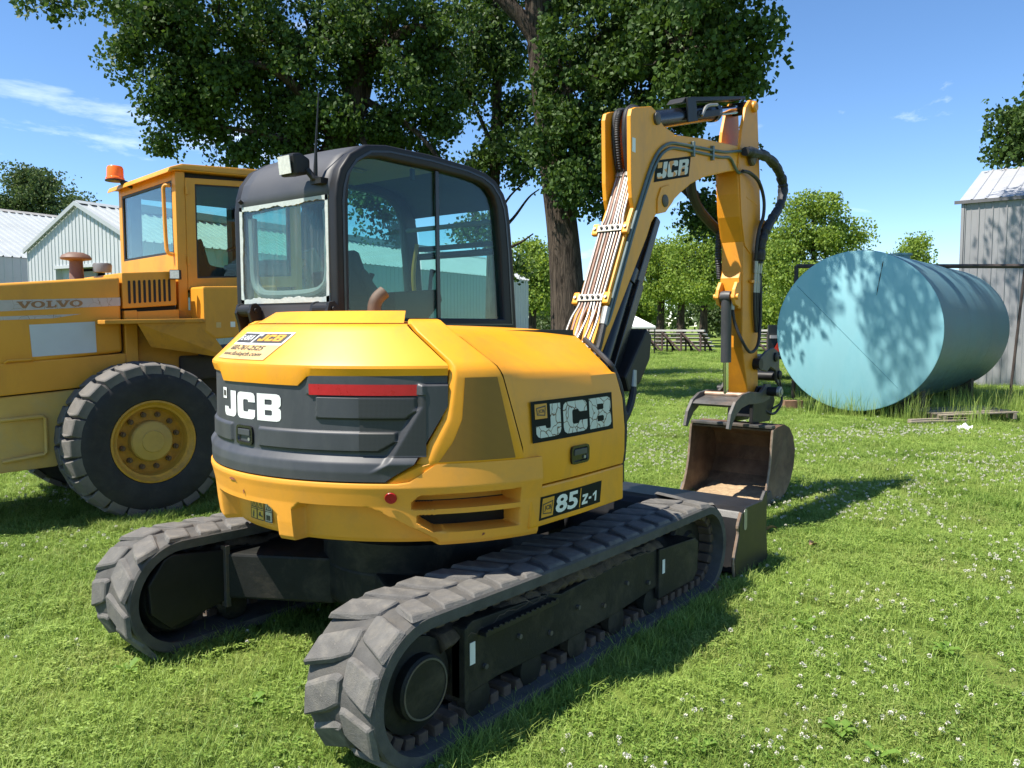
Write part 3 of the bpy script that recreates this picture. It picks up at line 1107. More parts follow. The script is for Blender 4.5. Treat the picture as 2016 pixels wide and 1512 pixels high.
# ---- right side door and sill
CS = [(-1.083, 1.052, -0.350, 0.535), (-1.090, 1.12, -0.352, 0.54), (-1.091, 1.25, -0.372, 0.54), (-1.080, 1.42, -0.425, 0.53), (-1.052, 1.56, -0.470, 0.50), (-1.038, 1.595, -0.480, 0.482), (-1.020, 1.615, -0.486, 0.475),
      (-0.99, 1.64, -0.502, 0.480), (-0.74, 1.776, -0.580, 0.60), (-0.68, 1.802, -0.59, 0.63), (-0.6, 1.816, -0.605, 0.66), (-0.3, 1.832, -0.62, 0.72), (0.0, 1.838, -0.62, 0.72)]
dm = MB()


def door_fn(u, k):
    y, z, a, b_ = CS[k]
    bow = -0.012 * math.sin(math.pi * u) if k < 7 else 0
    if k < 9:
        zz = max(z, 1.2)
        pp = cp(interp(zz, TR) + 0.25, zz, interp(zz, PILP) + 0.001)
        w = (1 - u) ** 5
        a = pp[0]
        y = y + (pp[1] - y) * w
    return (a + (b_ - a) * u, y + bow, z - (0.028 * u * u if k > 4 else 0))


dm.grid(lambda u, k: door_fn(u, k), frange(0, 1, 24), list(range(len(CS))))
# front return edge
vs = [door_fn(1, k) for k in range(len(CS))] + [(door_fn(1, k)[0] - 0.03, min(door_fn(1, k)[1] + 0.05, 0), door_fn(1, k)[2] - 0.03) for k in range(len(CS))]
n = len(CS)
dm.add(vs, [(i, i + 1, n + i + 1, n + i) for i in range(n - 1)])
vs = [door_fn(u, 0) for u in frange(0, 1, 24)] + [(door_fn(u, 0)[0], door_fn(u, 0)[1] + 0.05, 1.052) for u in frange(0, 1, 24)]
dm.add(vs, [(i, i + 1, 25 + i + 1, 25 + i) for i in range(24)])
DM = dm.build('side_door', YEL, EX, smooth=True, angle=24)
sl_ = MB()
sl_.prism([(-0.335, -1.088), (0.1, -1.099), (0.538, -1.086), (0.545, -1.07), (0.545, -0.6), (-0.30, -0.6), (-0.335, -0.95)], 0.845, 1.044, 'z')
SL = sl_.build('side_sill', YEL, EX, bevel=0.012)
fp = MB()
fp.add([(0.50, -1.04, 0.86), (0.50, -1.04, 1.55), (0.50, -0.96, 1.60), (0.58, -0.66, 1.77), (0.66, -0.2, 1.79), (0.66, -0.2, 0.86)], [(0, 1, 2, 3, 4, 5)])
fp.build('front_bulkhead', BLK, EX)
se = MB()
se.tube(spline([(0.555, -1.07, 1.06), (0.565, -1.075, 1.25), (0.55, -1.06, 1.45), (0.52, -1.03, 1.57), (0.505, -0.99, 1.63), (0.60, -0.78, 1.745)], 6), 0.016, 8)
se.build('edge_seal', HOSE, EX, smooth=True)
MB().lathe([(0, 0), (0.025, 0), (0.02, 0.02), (0, 0.025)], (0.575, -1.06, 1.32), (1, -0.4, 0), 14).build('grab_stud', HOSE, EX, smooth=True)


def on_door(x, y):
    u = min(1, max(0, (x + 0.36) / 0.9))
    return (x, -1.0935 - 0.012 * math.sin(math.pi * u) + max(0, y - 1.25) * 0.065, y)


def off_y(fn, d):
    return lambda x, y: (fn(x, y)[0], fn(x, y)[1] - d, fn(x, y)[2])


place(rect2d(-0.325, 1.262, 0.405, 1.462, 16), on_door, 'decal_plate', DECK, DM)
place(fit(jcb2d(), -0.295, 1.282, 0.385, 1.442), off_y(on_door, 0.0015), 'lettering', CRKW, DM)
place(rect2d(-0.30, 1.375, -0.205, 1.447, 2), off_y(on_door, 0.0018), 'emblem', DECY, DM)
place(merge(poly2d([[(-.285, 1.393), (-.222, 1.387), (-.215, 1.438), (-.29, 1.43)], [(-.279, 1.398), (-.228, 1.393), (-.221, 1.431), (-.283, 1.425)]]), fit(text2d('JCB', 0.03), -.275, 1.40, -.228, 1.42)), off_y(on_door, 0.003), 'emblem_mark', INK, DM)


def on_sill(x, y):
    return (x, interp(x, [(-.335, -1.090), (.1, -1.101), (.538, -1.088)]) - 0.0005, y)


def skew(fn):
    return lambda x, y: fn(x + (y - 0.93) * 0.15, y)


place(rect2d(-0.265, 0.875, 0.285, 0.99, 14), skew(on_sill), 'decal_plate', DECK, SL)
place(rect2d(-0.25, 0.887, -0.155, 0.980, 2), skew(off_y(on_sill, 0.0012)), 'emblem', DECY, SL)
place(merge(poly2d([[(-.24, .905), (-.17, .897), (-.163, .962), (-.247, .953)], [(-.235, .909), (-.175, .903), (-.169, .956), (-.241, .948)]]), fit(text2d('JCB', 0.03), -.23, .914, -.175, .944)), skew(off_y(on_sill, 0.0024)), 'emblem_mark', INK, SL)
place(fit(text2d('85', 0.03), -0.135, 0.888, 0.055, 0.978), skew(off_y(on_sill, 0.0012)), 'lettering', WHT, SL)
place(rect2d(0.072, 0.883, 0.080, 0.982), skew(off_y(on_sill, 0.0012)), 'lettering', DECY, SL)
place(merge(fit(poly2d([[(0, 0), (1, 0), (1, .24), (.45, .24), (1, .78), (1, 1), (.02, 1), (.02, .76), (.55, .76), (0, .22)]]), 0.095, 0.893, 0.150, 0.945), rect2d(0.160, 0.912, 0.186, 0.924), poly2d([[(.222, .893), (.238, .893), (.238, .945), (.226, .945), (.200, .933), (.200, .921), (.222, .930)]])), skew(off_y(on_sill, 0.0012)), 'lettering', WHT, SL)
handle(DM, lambda x, y, o: (-0.02 + x * 1.08, -1.1030 - o, 1.118 + y))

# left side body (mirror, mostly hidden)
lb = MB()
lb.prism([(-0.35, 1.085), (0.75, 1.085), (0.75, 0.3), (-0.5, 0.3)], 0.845, 1.72, 'z')
lb.build('left_body_panel', YEL, EX, bevel=0.03)
ef = MB()
ef.prism([(-0.62, -0.60), (0.6, -0.70), (0.66, 0.0), (-0.60, 0.35)], 1.0, 1.80, 'z')
ef.build('engine_deck', BLK, EX)

# ---- cab
CY0, CY1 = 0.02, 0.97
CO = [(-0.57, 1.80), (-0.575, 2.50), (-0.565, 2.58), (-0.54, 2.66), (-0.47, 2.75), (-0.36, 2.815), (-0.21, 2.838), (0.15, 2.842), (0.50, 2.828), (0.66, 2.806), (0.76, 2.77), (0.84, 2.70), (0.885, 2.62), (0.905, 2.53), (0.935, 2.31), (0.978, 1.80)]
CI = [(-0.49, 1.87), (-0.488, 2.50), (-0.482, 2.58), (-0.468, 2.64), (-0.43, 2.70), (-0.36, 2.742), (-0.25, 2.760), (0.15, 2.760), (0.46, 2.752), (0.60, 2.738), (0.68, 2.712), (0.735, 2.665), (0.765, 2.60), (0.778, 2.52), (0.805, 2.30), (0.842, 1.87)]
CAB = MB()
CAB.ring(CO, CI, CY0, CY0 + 0.075)
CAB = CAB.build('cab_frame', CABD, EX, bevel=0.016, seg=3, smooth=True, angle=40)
tag(CAB, 'dark charcoal operator cab with rounded roof corners')
b = MB()
b.ring(CO, CI, CY1 - 0.075, CY1)
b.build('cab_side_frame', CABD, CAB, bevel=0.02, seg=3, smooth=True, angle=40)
for (y0, y1, nm) in ((CY0 + 0.012, CY0 + 0.03, 'window_seal'),):
    b = MB()
    def shrink(pts, d):
        cx, cz = 0.17, 2.3
        return [(p[0] + (cx - p[0]) * d, p[1] + (cz - p[1]) * d) for p in pts]
    b.ring(shrink(CO, 0.055), shrink(CO, 0.075), CY0 - 0.003, CY0 + 0.02)
    b.build(nm, GLOSSBLK, CAB)
# roof and rear header as one curved skin, headliner below
RO = CO[1:13]
rf = MB()


def roof_fn(k, v):
    x, z = RO[k]
    y = CY0 + 0.06 + v * (CY1 - CY0 - 0.12)
    return (x + 0.004 * (1 if k > 5 else -0), y, z + 0.012 * math.sin(math.pi * v) * (1 if 3 < k < 10 else 0.2))


rf.grid(lambda k, v: roof_fn(k, v), list(range(len(RO))), frange(0, 1, 10))
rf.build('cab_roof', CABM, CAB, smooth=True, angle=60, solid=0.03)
hl_ = MB()
HI = [(-0.52, 2.5), (-0.50, 2.60), (-0.45, 2.68), (-0.36, 2.745), (-0.21, 2.772), (0.15, 2.776), (0.30, 2.774)]
hl_.grid(lambda k, v: (HI[k][0], CY0 + 0.05 + v * 0.85, HI[k][1]), list(range(len(HI))), frange(0, 1, 4))
hl_.build('headliner', BEIGE, CAB, smooth=True)
b = MB()
b.box((-0.10, 0.42, 2.762), (0.16, 0.06, 0.012))
b.build('interior_lamp', TRIM, CAB, bevel=0.003)
b = MB()
b.box((0.06, 0.09, 2.72), (0.03, 0.02, 0.07))
b.build('coat_hook', BLK, CAB, bevel=0.006)
# rear lower panel
b = MB()
b.box((-0.553, (CY0 + CY1) / 2, 1.885), (0.04, CY1 - CY0 - 0.13, 0.17))
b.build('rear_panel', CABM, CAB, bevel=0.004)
# panes
def pane(poly, y, name, mat):
    b = MB()
    b.prism(poly, y, y + 0.006)
    return b.build(name, mat, CAB)


pane(CI, CY0 + 0.035, 'window_pane', GLS)
pane(CI, CY1 - 0.045, 'window_pane', GLS)
b = MB()
b.prism([(CY0 + 0.075, 1.965), (CY1 - 0.075, 1.965), (CY1 - 0.075, 2.52), (CY0 + 0.075, 2.52)], -0.566, -0.572, 'x')
b.build('rear_window_pane', GLR, CAB)
b = MB()
b.add([(0.938, CY0 + 0.075, 2.30), (0.938, CY1 - 0.075, 2.30), (0.972, CY1 - 0.075, 1.86), (0.972, CY0 + 0.075, 1.86), (0.908, CY0 + 0.075, 2.53), (0.908, CY1 - 0.075, 2.53)], [(0, 1, 2, 3), (4, 5, 1, 0)])
b.build('windscreen_pane', GLSW, CAB)
# white sealant smeared round the rear window
b = MB()
sr_ = random.Random(3)
ya, yb, za, zb = CY0 + 0.065, CY1 - 0.065, 1.955, 2.525


def strip(p0, p1, inward, w, jit, n):
    vs = []
    for i in range(n + 1):
        t = i / n
        y, z = p0[0] + (p1[0] - p0[0]) * t, p0[1] + (p1[1] - p0[1]) * t
        ww = w + sr_.uniform(-jit, jit) * 0.55 + jit * (math.sin(i * 0.31 + w * 90) + 0.5 * math.sin(i * 0.83 + 2))* 0.7
        vs += [(-0.5785, y, z), (-0.5785, y + inward[0] * ww, z + inward[1] * ww), (-0.570, y + inward[0] * ww, z + inward[1] * ww), (-0.570, y, z)]
    fs = []
    for i in range(n):
        for k in range(4):
            l = (k + 1) % 4
            fs.append((i * 4 + k, i * 4 + l, i * 4 + 4 + l, i * 4 + 4 + k))
    b.add(vs, fs)


strip((ya, zb), (yb, zb), (0, -1), 0.024, 0.008, 46)
strip((ya, za), (yb, za), (0, 1), 0.028, 0.007, 46)
strip((yb, za), (yb, zb), (-1, 0), 0.026, 0.005, 24)
strip((ya, za), (ya, zb), (1, 0), 0.022, 0.004, 24)
b.build('window_sealant', SEAL, CAB)
# interior trim round the rear window, dark bars, blind, seat, console
b = MB()
tr_ = spline([(-0.53, 0.845, 2.46), (-0.53, 0.84, 2.3), (-0.53, 0.83, 2.10), (-0.53, 0.77, 2.025), (-0.53, 0.65, 2.005), (-0.53, 0.35, 2.005), (-0.53, 0.20, 2.03), (-0.53, 0.145, 2.10), (-0.53, 0.14, 2.3), (-0.53, 0.15, 2.46)], 6)
b.tube(tr_, 0.026, 8)
b.build('interior_trim', TRIM, CAB, smooth=True)
b = MB()
b.prism([(0.215, 1.87), (0.245, 1.87), (0.235, 2.76), (0.205, 2.76)], CY0 + 0.02, CY0 + 0.034)
b.build('window_bar', GLOSSBLK, CAB, bevel=0.003)
b = MB()
b.prism([(-0.56, 1.80), (0.9, 1.80), (0.9, 1.92), (-0.56, 1.90)], CY1 - 0.06, CY1 - 0.012)
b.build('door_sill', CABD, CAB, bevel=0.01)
b = MB()
b.tube([(0.90, CY0 + 0.07, 2.33), (0.90, CY1 - 0.07, 2.33)], 0.024, 10)
b.box((0.90, (CY0 + CY1) / 2, 2.385), (0.02, 0.82, 0.035))
b.build('windscreen_bar', BLK, CAB, smooth=True, angle=40)
b = MB()
b.tube([(0.80, CY0 + 0.06, 2.515), (0.80, CY1 - 0.07, 2.515)], 0.017, 10)
b.build('roof_handrail', TRIM, CAB, smooth=True)
b = MB()
b.box((0.2, 0.5, 1.79), (1.5, 0.9, 0.03))
b.prism([(-0.55, 1.80), (0.85, 1.80), (0.85, 1.87), (-0.55, 1.87)], CY0 + 0.07, CY0 + 0.09)
b.build('cab_floor', DARKIN, CAB)
b = MB()
sb = [(-0.12, 1.95), (-0.22, 2.00), (-0.32, 2.16), (-0.335, 2.23), (-0.305, 2.26), (-0.265, 2.245), (-0.22, 2.14), (-0.10, 2.02)]
b.prism(sb, 0.19, 0.47)
b.prism([(-0.18, 1.86), (-0.2, 1.98), (0.20, 2.0), (0.26, 1.95), (0.24, 1.87)], 0.17, 0.65)
b.prism([(-0.12, 1.95), (-0.2, 1.97), (-0.27, 2.12), (-0.25, 2.16), (-0.20, 2.12)], 0.17, 0.65)
b.build('operator_seat', SEATM, CAB, bevel=0.03, seg=3, smooth=True, angle=50)
b = MB()
for yy in (0.13, 0.69):
    b.prism([(-0.1, 1.8), (-0.1, 2.02), (0.28, 2.05), (0.30, 1.98), (0.1, 1.8)], yy - 0.05, yy + 0.05)
    b.tube([(0.24, yy, 2.03), (0.25, yy, 2.12), (0.27, yy, 2.17)], [0.014, 0.012, 0.02], 8)
b.build('control_console', BLK, CAB, bevel=0.008)
b = MB()
b.tube(spline([(0.86, 0.86, 2.42), (0.84, 0.88, 2.2), (0.86, 0.88, 1.98)], 6), 0.016, 8)
b.build('grab_rail', YELW, CAB, smooth=True)
# lamp, antenna, hinges
b = MB()
b.prism([(-0.70, 2.62), (-0.715, 2.735), (-0.66, 2.745), (-0.60, 2.72), (-0.60, 2.64)], 0.195, 0.325)
wl = b.build('work_lamp', BLK, CAB, bevel=0.015)
b = MB()
b.add([(-0.7125, 0.21, 2.632), (-0.7125, 0.31, 2.632), (-0.7245, 0.31, 2.724), (-0.7245, 0.21, 2.724)], [(0, 1, 2, 3)])
b.build('lamp_glass', LENS, CAB, solid=0.004)
b = MB()
b.tube([(-0.62, 0.20, 2.66), (-0.60, 0.17, 2.615), (-0.565, 0.14, 2.60)], 0.018, 8)
b.box((-0.58, 0.15, 2.60), (0.05, 0.09, 0.03))
b.build('lamp_bracket', BLK, CAB)
b = MB()
b.tube([(-0.585, 0.175, 2.60), (-0.585, 0.172, 2.68), (-0.585, 0.165, 2.8), (-0.585, 0.135, 3.06)], [0.012, 0.011, 0.006, 0.003], 8)
b.build('radio_antenna', BLK, CAB)
for yc in (0.79, 0.09):
    b = MB()
    b.cyl((-0.62, yc - 0.07, 1.915), (-0.62, yc + 0.05, 1.915), 0.036, 18)
    for dy in (-0.075, 0.055):
        b.prism([(-0.66, 1.90), (-0.645, 1.95), (-0.61, 1.958), (-0.58, 1.93), (-0.56, 1.84), (-0.56, 1.72), (-0.62, 1.72), (-0.64, 1.83)], yc + dy - 0.012, yc + dy + 0.012)
    b.cyl((-0.62, yc - 0.10, 1.915), (-0.62, yc + 0.08, 1.915), 0.014, 10)
    b.build('tilt_hinge', BLK, CAB, bevel=0.003)
b = MB()
b.tube([(-0.575, 0.88, 2.55), (-0.595, 0.88, 2.565)], 0.012, 8)
b.build('roof_bolt', BLK, CAB)
# ---- swing post and boom
BH = 0.132


def bs(pts):
    return [((p[0] + 3.376) * 1.0102 - 3.376, (p[1] - 1.828) * 1.0102 + 1.828) for p in pts]


def bs3(pts):
    return [(bs([(p[0], p[2])])[0][0], p[1], bs([(p[0], p[2])])[0][1]) for p in pts]


b = MB()
b.prism([(0.9, 0.75), (0.9, 1.3), (1.2, 1.42), (1.55, 1.40), (1.62, 1.1), (1.5, 0.85)], -0.24, 0.24)
b.build('swing_post', BLK, EX, bevel=0.03)
BOOMP = [(1.36, 1.12), (1.50, 1.33), (1.70, 1.725), (1.857, 2.038), (2.105, 2.533), (2.342, 2.949), (2.45, 3.12), (2.56, 3.27), (2.70, 3.37), (2.946, 3.434), (3.411, 3.493), (4.223, 3.562), (4.51, 3.543), (4.57, 3.49), (4.56, 3.42),
         (4.391, 3.355), (4.015, 3.285), (3.481, 3.157), (3.22, 3.06), (3.025, 2.959), (2.86, 2.86), (2.74, 2.765), (2.60, 2.735), (2.52, 2.66), (2.45, 2.54), (1.778, 1.612), (1.56, 1.22), (1.48, 1.08)]
b = MB()
b.prism(bs(BOOMP), -BH, BH)
BOOM = b.build('boom', YEL, EX, bevel=0.012)
tag(BOOM, 'bent yellow boom with steel hydraulic lines along its back')
for sy in (-1, 1):
    b = MB()
    b.prism(bs([(2.235, 2.72), (2.195, 2.82), (2.178, 2.95), (2.162, 3.44), (2.182, 3.495), (2.243, 3.52), (2.491, 3.578), (2.56, 3.56), (2.62, 3.505), (2.71, 3.46), (2.90, 3.437), (2.86, 3.36), (2.6, 3.2), (2.40, 2.95), (2.30, 2.80)]),
            sy * (BH + 0.003), sy * (BH - 0.034))
    e_ = b.build('boom_ear', YEL, BOOM, bevel=0.008)
    b = MB()
    b.lathe([(0, 0), (0.05, 0), (0.05, 0.022), (0.035, 0.03), (0, 0.03)], (2.632, sy * BH, 3.512), (0, sy, 0), 20)
    b.build('pivot_pin', DIRTST, BOOM, smooth=True)
    b = MB()
    b.lathe([(0, 0), (0.052, 0), (0.052, 0.02), (0.03, 0.03), (0, 0.03)], (2.782, sy * BH, 2.866), (0, sy, 0), 20)
    b.build('pivot_pin', DIRTST, BOOM, smooth=True)
    b = MB()
    b.prism(bs([(2.60, 2.735), (2.74, 2.765), (2.86, 2.86), (2.92, 2.92), (2.80, 3.0), (2.66, 2.96), (2.60, 2.86)]), sy * BH, sy * (BH + 0.012))
    b.build('cylinder_lug', YEL, BOOM, bevel=0.006)
b = MB()
b.box((2.27, -BH - 0.0045, 3.24), (0.05, 0.003, 0.11))
b.build('warning_sticker', WHT, BOOM)

# back line frame: along = unit direction up the back, out = normal away from the boom
BD = Vector((2.105 - 1.857, 0, 2.533 - 2.038)).normalized()
BN = Vector((-BD.z, 0, BD.x))
B0 = Vector((1.9105, 0, 2.040))


def bk(s, y, o):
    p = B0 + BD * s + BN * o
    return (p.x, y, p.z)


pipes = [(-0.098, 0), (-0.070, 1), (-0.042, 0), (-0.014, 0), (0.014, 1), (0.042, 0), (0.070, 1), (0.098, 0)]
for i, (y, k) in enumerate(pipes):
    yb = y * 1.02 + 0.012 * math.sin(i * 2.1)
    sp_ = -0.44 - 0.05 * (i % 3)
    pts = [bk(sp_, yb * 1.25 + (0.02 if i < 4 else -0.02), 0.05 + 0.02 * (i % 2)), bk(-0.22, yb * 1.15, 0.035), bk(-0.08, y, 0.022), bk(0.0, y, 0.020), bk(0.3, y, 0.020), bk(0.6, y, 0.020), bk(0.72, y * 0.82, 0.022), bk(0.95, y * 0.78, 0.028), bk(1.12, y * 0.74, 0.035)]
    b = MB()
    b.tube(spline(pts, 5), 0.0105, 10)
    b.build('hydraulic_pipe', COPR if k else ZINC, BOOM, smooth=True)
    b = MB()
    d0 = Vector(bk(sp_, yb * 1.25 + (0.02 if i < 4 else -0.02), 0.05 + 0.02 * (i % 2)))
    d1 = Vector(bk(sp_ + 0.1, yb * 1.2 + (0.01 if i < 4 else -0.01), 0.045 + 0.02 * (i % 2)))
    dd = (d1 - d0).normalized()
    b.tube([d0 - dd * 0.02, d0 + dd * 0.015], 0.021, 6)
    b.tube([d0 + dd * 0.02, d0 + dd * 0.045], 0.019, 6)
    b.build('pipe_fitting', ZINC, BOOM)
    b = MB()
    end = Vector((1.36, y * 1.1, 1.42 - 0.03 * i))
    b.tube(spline([d0 - dd * 0.02, d0 - dd * 0.10 + Vector((-0.02, 0, 0)), (d0 + end) / 2 + Vector((-0.06, 0, -0.06)), end], 6), 0.019, 8)
    b.build('hydraulic_hose', HOSE, BOOM, smooth=True)
for s in (-0.02, 0.60):
    b = MB()
    rot = Matrix.Rotation(-math.atan2(BD.x, BD.z), 3, 'Y')
    rot = Matrix(((BN.x, 0, BD.x), (0, 1, 0), (BN.z, 0, BD.z)))
    b.box(bk(s, 0, 0.036), (0.012, 0.225, 0.058), rot)
    cl = b.build('pipe_clamp', CLAMP, BOOM, bevel=0.003)
    for sy in (-1, 1):
        b = MB()
        b.box(bk(s, sy * 0.138, 0.018), (0.04, 0.055, 0.10), rot)
        b.build('clamp_foot', YEL, BOOM, bevel=0.012)
        b = MB()
        b.cyl(bk(s, sy * 0.138, 0.036), bk(s, sy * 0.138, 0.052), 0.013, 6)
        b.build('clamp_bolt', ZINC, BOOM)
    for y in (-0.075, -0.025, 0.025, 0.075):
        b = MB()
        b.cyl(bk(s, y, 0.042), bk(s, y, 0.056), 0.012, 6)
        b.build('clamp_bolt', BLK, BOOM)
# hoses rising between the ears and over the top
for i, y in enumerate((-0.078, -0.050, -0.020, 0.045, 0.075)):
    p0 = bk(1.12, y * 0.9, 0.036)
    b = MB()
    top = 3.572 + 0.015 * (i % 3)
    b.tube(spline([p0, (2.345, y, 3.18), (2.315, y * 1.02, 3.38), (2.345, y * 1.0, 3.53), (2.46, y * 0.9, top - 0.01), (2.66, y * 0.75, top - 0.01), (2.85, y * 0.6, 3.60), (3.05, y * 0.5, 3.63), (3.2, y * 0.45, 3.69)], 8), 0.019, 8)
    b.build('hydraulic_hose', HOSE, BOOM, smooth=True)
    b = MB()
    b.tube([bk(1.08, y * 0.86, 0.036), bk(1.15, y * 0.9, 0.036)], 0.022, 6)
    b.build('pipe_fitting', ZINC, BOOM)
for y in (-0.078, 0.045):
    b = MB()
    prof = []
    base = spline([(2.36, y, 3.08), (2.335, y, 3.22), (2.315, y, 3.36), (2.32, y, 3.46), (2.36, y, 3.55)], 14)
    b.tube(base, [0.026 if (i % 2) else 0.022 for i in range(len(base))], 10)
    b.build('corrugated_sleeve', HOSE, BOOM, smooth=True)
# grey lines on the right face
for k, o in enumerate((0.0, 0.034)):
    pts = [(1.80, -BH - 0.014, 1.84 - o * 0.6), (1.845 + o, -BH - 0.014, 1.93 - o * 0.4), (2.16 + o, -BH - 0.014, 2.55 - o * 0.4), (2.36 + o, -BH - 0.014, 2.91 - o * 0.5), (2.49 + o, -BH - 0.014, 3.12 - o * 0.8), (2.62 + o * 0.8, -BH - 0.014, 3.255 - o), (2.79 + o * 0.5, -BH - 0.014, 3.335 - o * 1.1),
           (3.0, -BH - 0.014, 3.365 - o * 1.2), (3.35, -BH - 0.014, 3.395 - o * 1.3), (3.8, -BH - 0.014, 3.435 - o * 1.5), (4.0, -BH - 0.014, 3.465 - o * 1.6)]
    if k == 0:
        pts += [(4.2, -BH - 0.02, 3.505), (4.34, -BH - 0.03, 3.52)]
    else:
        pts += [(4.10, -BH - 0.016, 3.36), (4.20, -BH - 0.02, 3.30), (4.28, -BH - 0.03, 3.325)]
    pts = bs3(pts)
    b = MB()
    b.tube(spline(pts, 6), 0.0135, 8)
    b.build('hydraulic_pipe', GRNTUBE, BOOM, smooth=True)
for (x, z) in ((3.29, 3.376), (3.69, 3.408)):
    b = MB()
    b.box((x, -BH - 0.014, z), (0.03, 0.034, 0.13))
    b.build('pipe_clamp', GRNTUBE, BOOM, bevel=0.003)
b = MB()
b.tube(spline([(1.845, -BH - 0.02, 1.92), (1.78, -BH - 0.03, 1.78), (1.70, -BH - 0.03, 1.62), (1.55, -BH - 0.02, 1.48), (1.40, -0.12, 1.42)], 6), 0.026, 8)
b.build('hydraulic_hose', HOSE, BOOM, smooth=True)
b = MB()
b.tube([(1.86, -BH - 0.02, 1.96), (1.80, -BH - 0.025, 1.83)], 0.03, 8)
b.build('pipe_fitting', ZINC, BOOM, smooth=True)
# boom decal
def on_boom(x, y):
    u = Vector((0.65, 0.12)) / 1.0
    q = bs([(2.545 + x * 0.625 + y * 0.035, 2.985 + x * 0.135 + y * 0.18)])[0]
    return (q[0], -BH - 0.0035, q[1])


place(rect2d(0, 0, 1, 1), on_boom, 'decal_plate', DECK, BOOM)
place(fit(jcb2d(), .06, .12, .95, .88), off_y(on_boom, 0.0015), 'lettering', PEEL, BOOM)
place(rect2d(.05, .62, .17, .88), off_y(on_boom, 0.003), 'emblem', DECY, BOOM)

# lift cylinder (under the boom)
b = MB()
b.cyl((2.40, 0.0, 2.24), (1.70, 0.0, 0.96), 0.085, 20)
b.cyl((2.42, 0.0, 2.28), (2.36, 0.0, 2.17), 0.10, 20)
b.build('lift_cylinder', GLOSSBLK, EX, smooth=True, angle=40)
b = MB()
b.cyl((2.73, 0.0, 2.845), (2.38, 0.0, 2.2), 0.042, 16)
b.build('lift_cylinder_rod', CHROME, EX, smooth=True)
b = MB()
b.prism([(2.73, 2.74), (2.80, 2.70), (2.49, 2.13), (2.36, 1.93), (2.29, 1.98)], -0.10, 0.10)
b.prism([(2.42, 2.20), (2.50, 2.14), (1.98, 1.22), (1.90, 1.26)], -0.115, 0.115)
b.build('cylinder_guard', GLOSSBLK, EX, bevel=0.012)
b = MB()
b.prism([(2.06, 1.42), (2.40, 1.80), (2.49, 1.74), (2.46, 1.55), (2.30, 1.36), (2.12, 1.30)], -0.20, 0.05)
b.build('swing_bracket', BLK, EX, bevel=0.02)
b = MB()
b.tube(spline([(2.20, -0.18, 1.42), (2.18, -0.2, 1.28), (2.08, -0.2, 1.12), (1.9, -0.18, 0.98), (1.7, -0.15, 0.92)], 6), 0.03, 8)
b.build('hydraulic_hose', HOSE, EX, smooth=True)
b = MB()
b.tube([(2.21, -0.18, 1.47), (2.19, -0.19, 1.34)], 0.035, 8)
b.build('pipe_fitting', ZINC, EX, smooth=True)

# ---- arm cylinder on top
b = MB()
A0, A1 = Vector((2.632, 0, 3.512)), Vector((4.61, 0, 4.015))
ad = (A1 - A0).normalized()
b.cyl(A0 + ad * 0.05, A0 + ad * 1.42, 0.078, 20)
b.cyl(A0 + ad * 1.36, A0 + ad * 1.44, 0.09, 20)
b.build('arm_cylinder', GLOSSBLK, EX, smooth=True, angle=40)
b = MB()
b.cyl(A0 + ad * 1.40, A1, 0.043, 16)
b.build('arm_cylinder_rod', CHROME, EX, smooth=True)
b = MB()
b.cyl(A0 + Vector((0, -0.09, 0)), A0 + Vector((0, 0.09, 0)), 0.055, 16)
b.build('cylinder_eye', BLK, EX, smooth=True, angle=40)
b = MB()
b.cyl(A1 + Vector((0, -0.075, 0)), A1 + Vector((0, 0.075, 0)), 0.065, 16)
b.build('cylinder_eye', BLK, EX, smooth=True, angle=40)
an = Vector((-ad.z, 0, ad.x))
b = MB()
for t0, t1, o0, o1 in ((0.66, 0.86, -0.06, 0.15), (0.86, 1.36, -0.04, 0.02)):
    q = [A0 + ad * t0 + an * o0, A0 + ad * t1 + an * o0, A0 + ad * t1 + an * o1, A0 + ad * (t0 + 0.03) + an * o1]
    b.prism([(p.x, p.z) for p in q], -0.10, -0.082)
q = [A0 + ad * 0.62 + an * 0.115, A0 + ad * 2.05 + an * 0.085, A0 + ad * 2.05 + an * 0.115, A0 + ad * 0.70 + an * 0.155]
b.prism([(p.x, p.z) for p in q], -0.08, 0.08)
b.build('cylinder_guard', BLK, EX, bevel=0.006)
b = MB()
b.tube(spline([A0 + ad * 1.30 + an * 0.06 + Vector((0, -0.1, 0)), A0 + ad * 1.05 + an * 0.055 + Vector((0, -0.11, 0)), A0 + ad * 0.92 + an * -0.02 + Vector((0, -0.11, 0))], 5), 0.015, 8)
b.build('hydraulic_pipe', ZINC, EX, smooth=True)

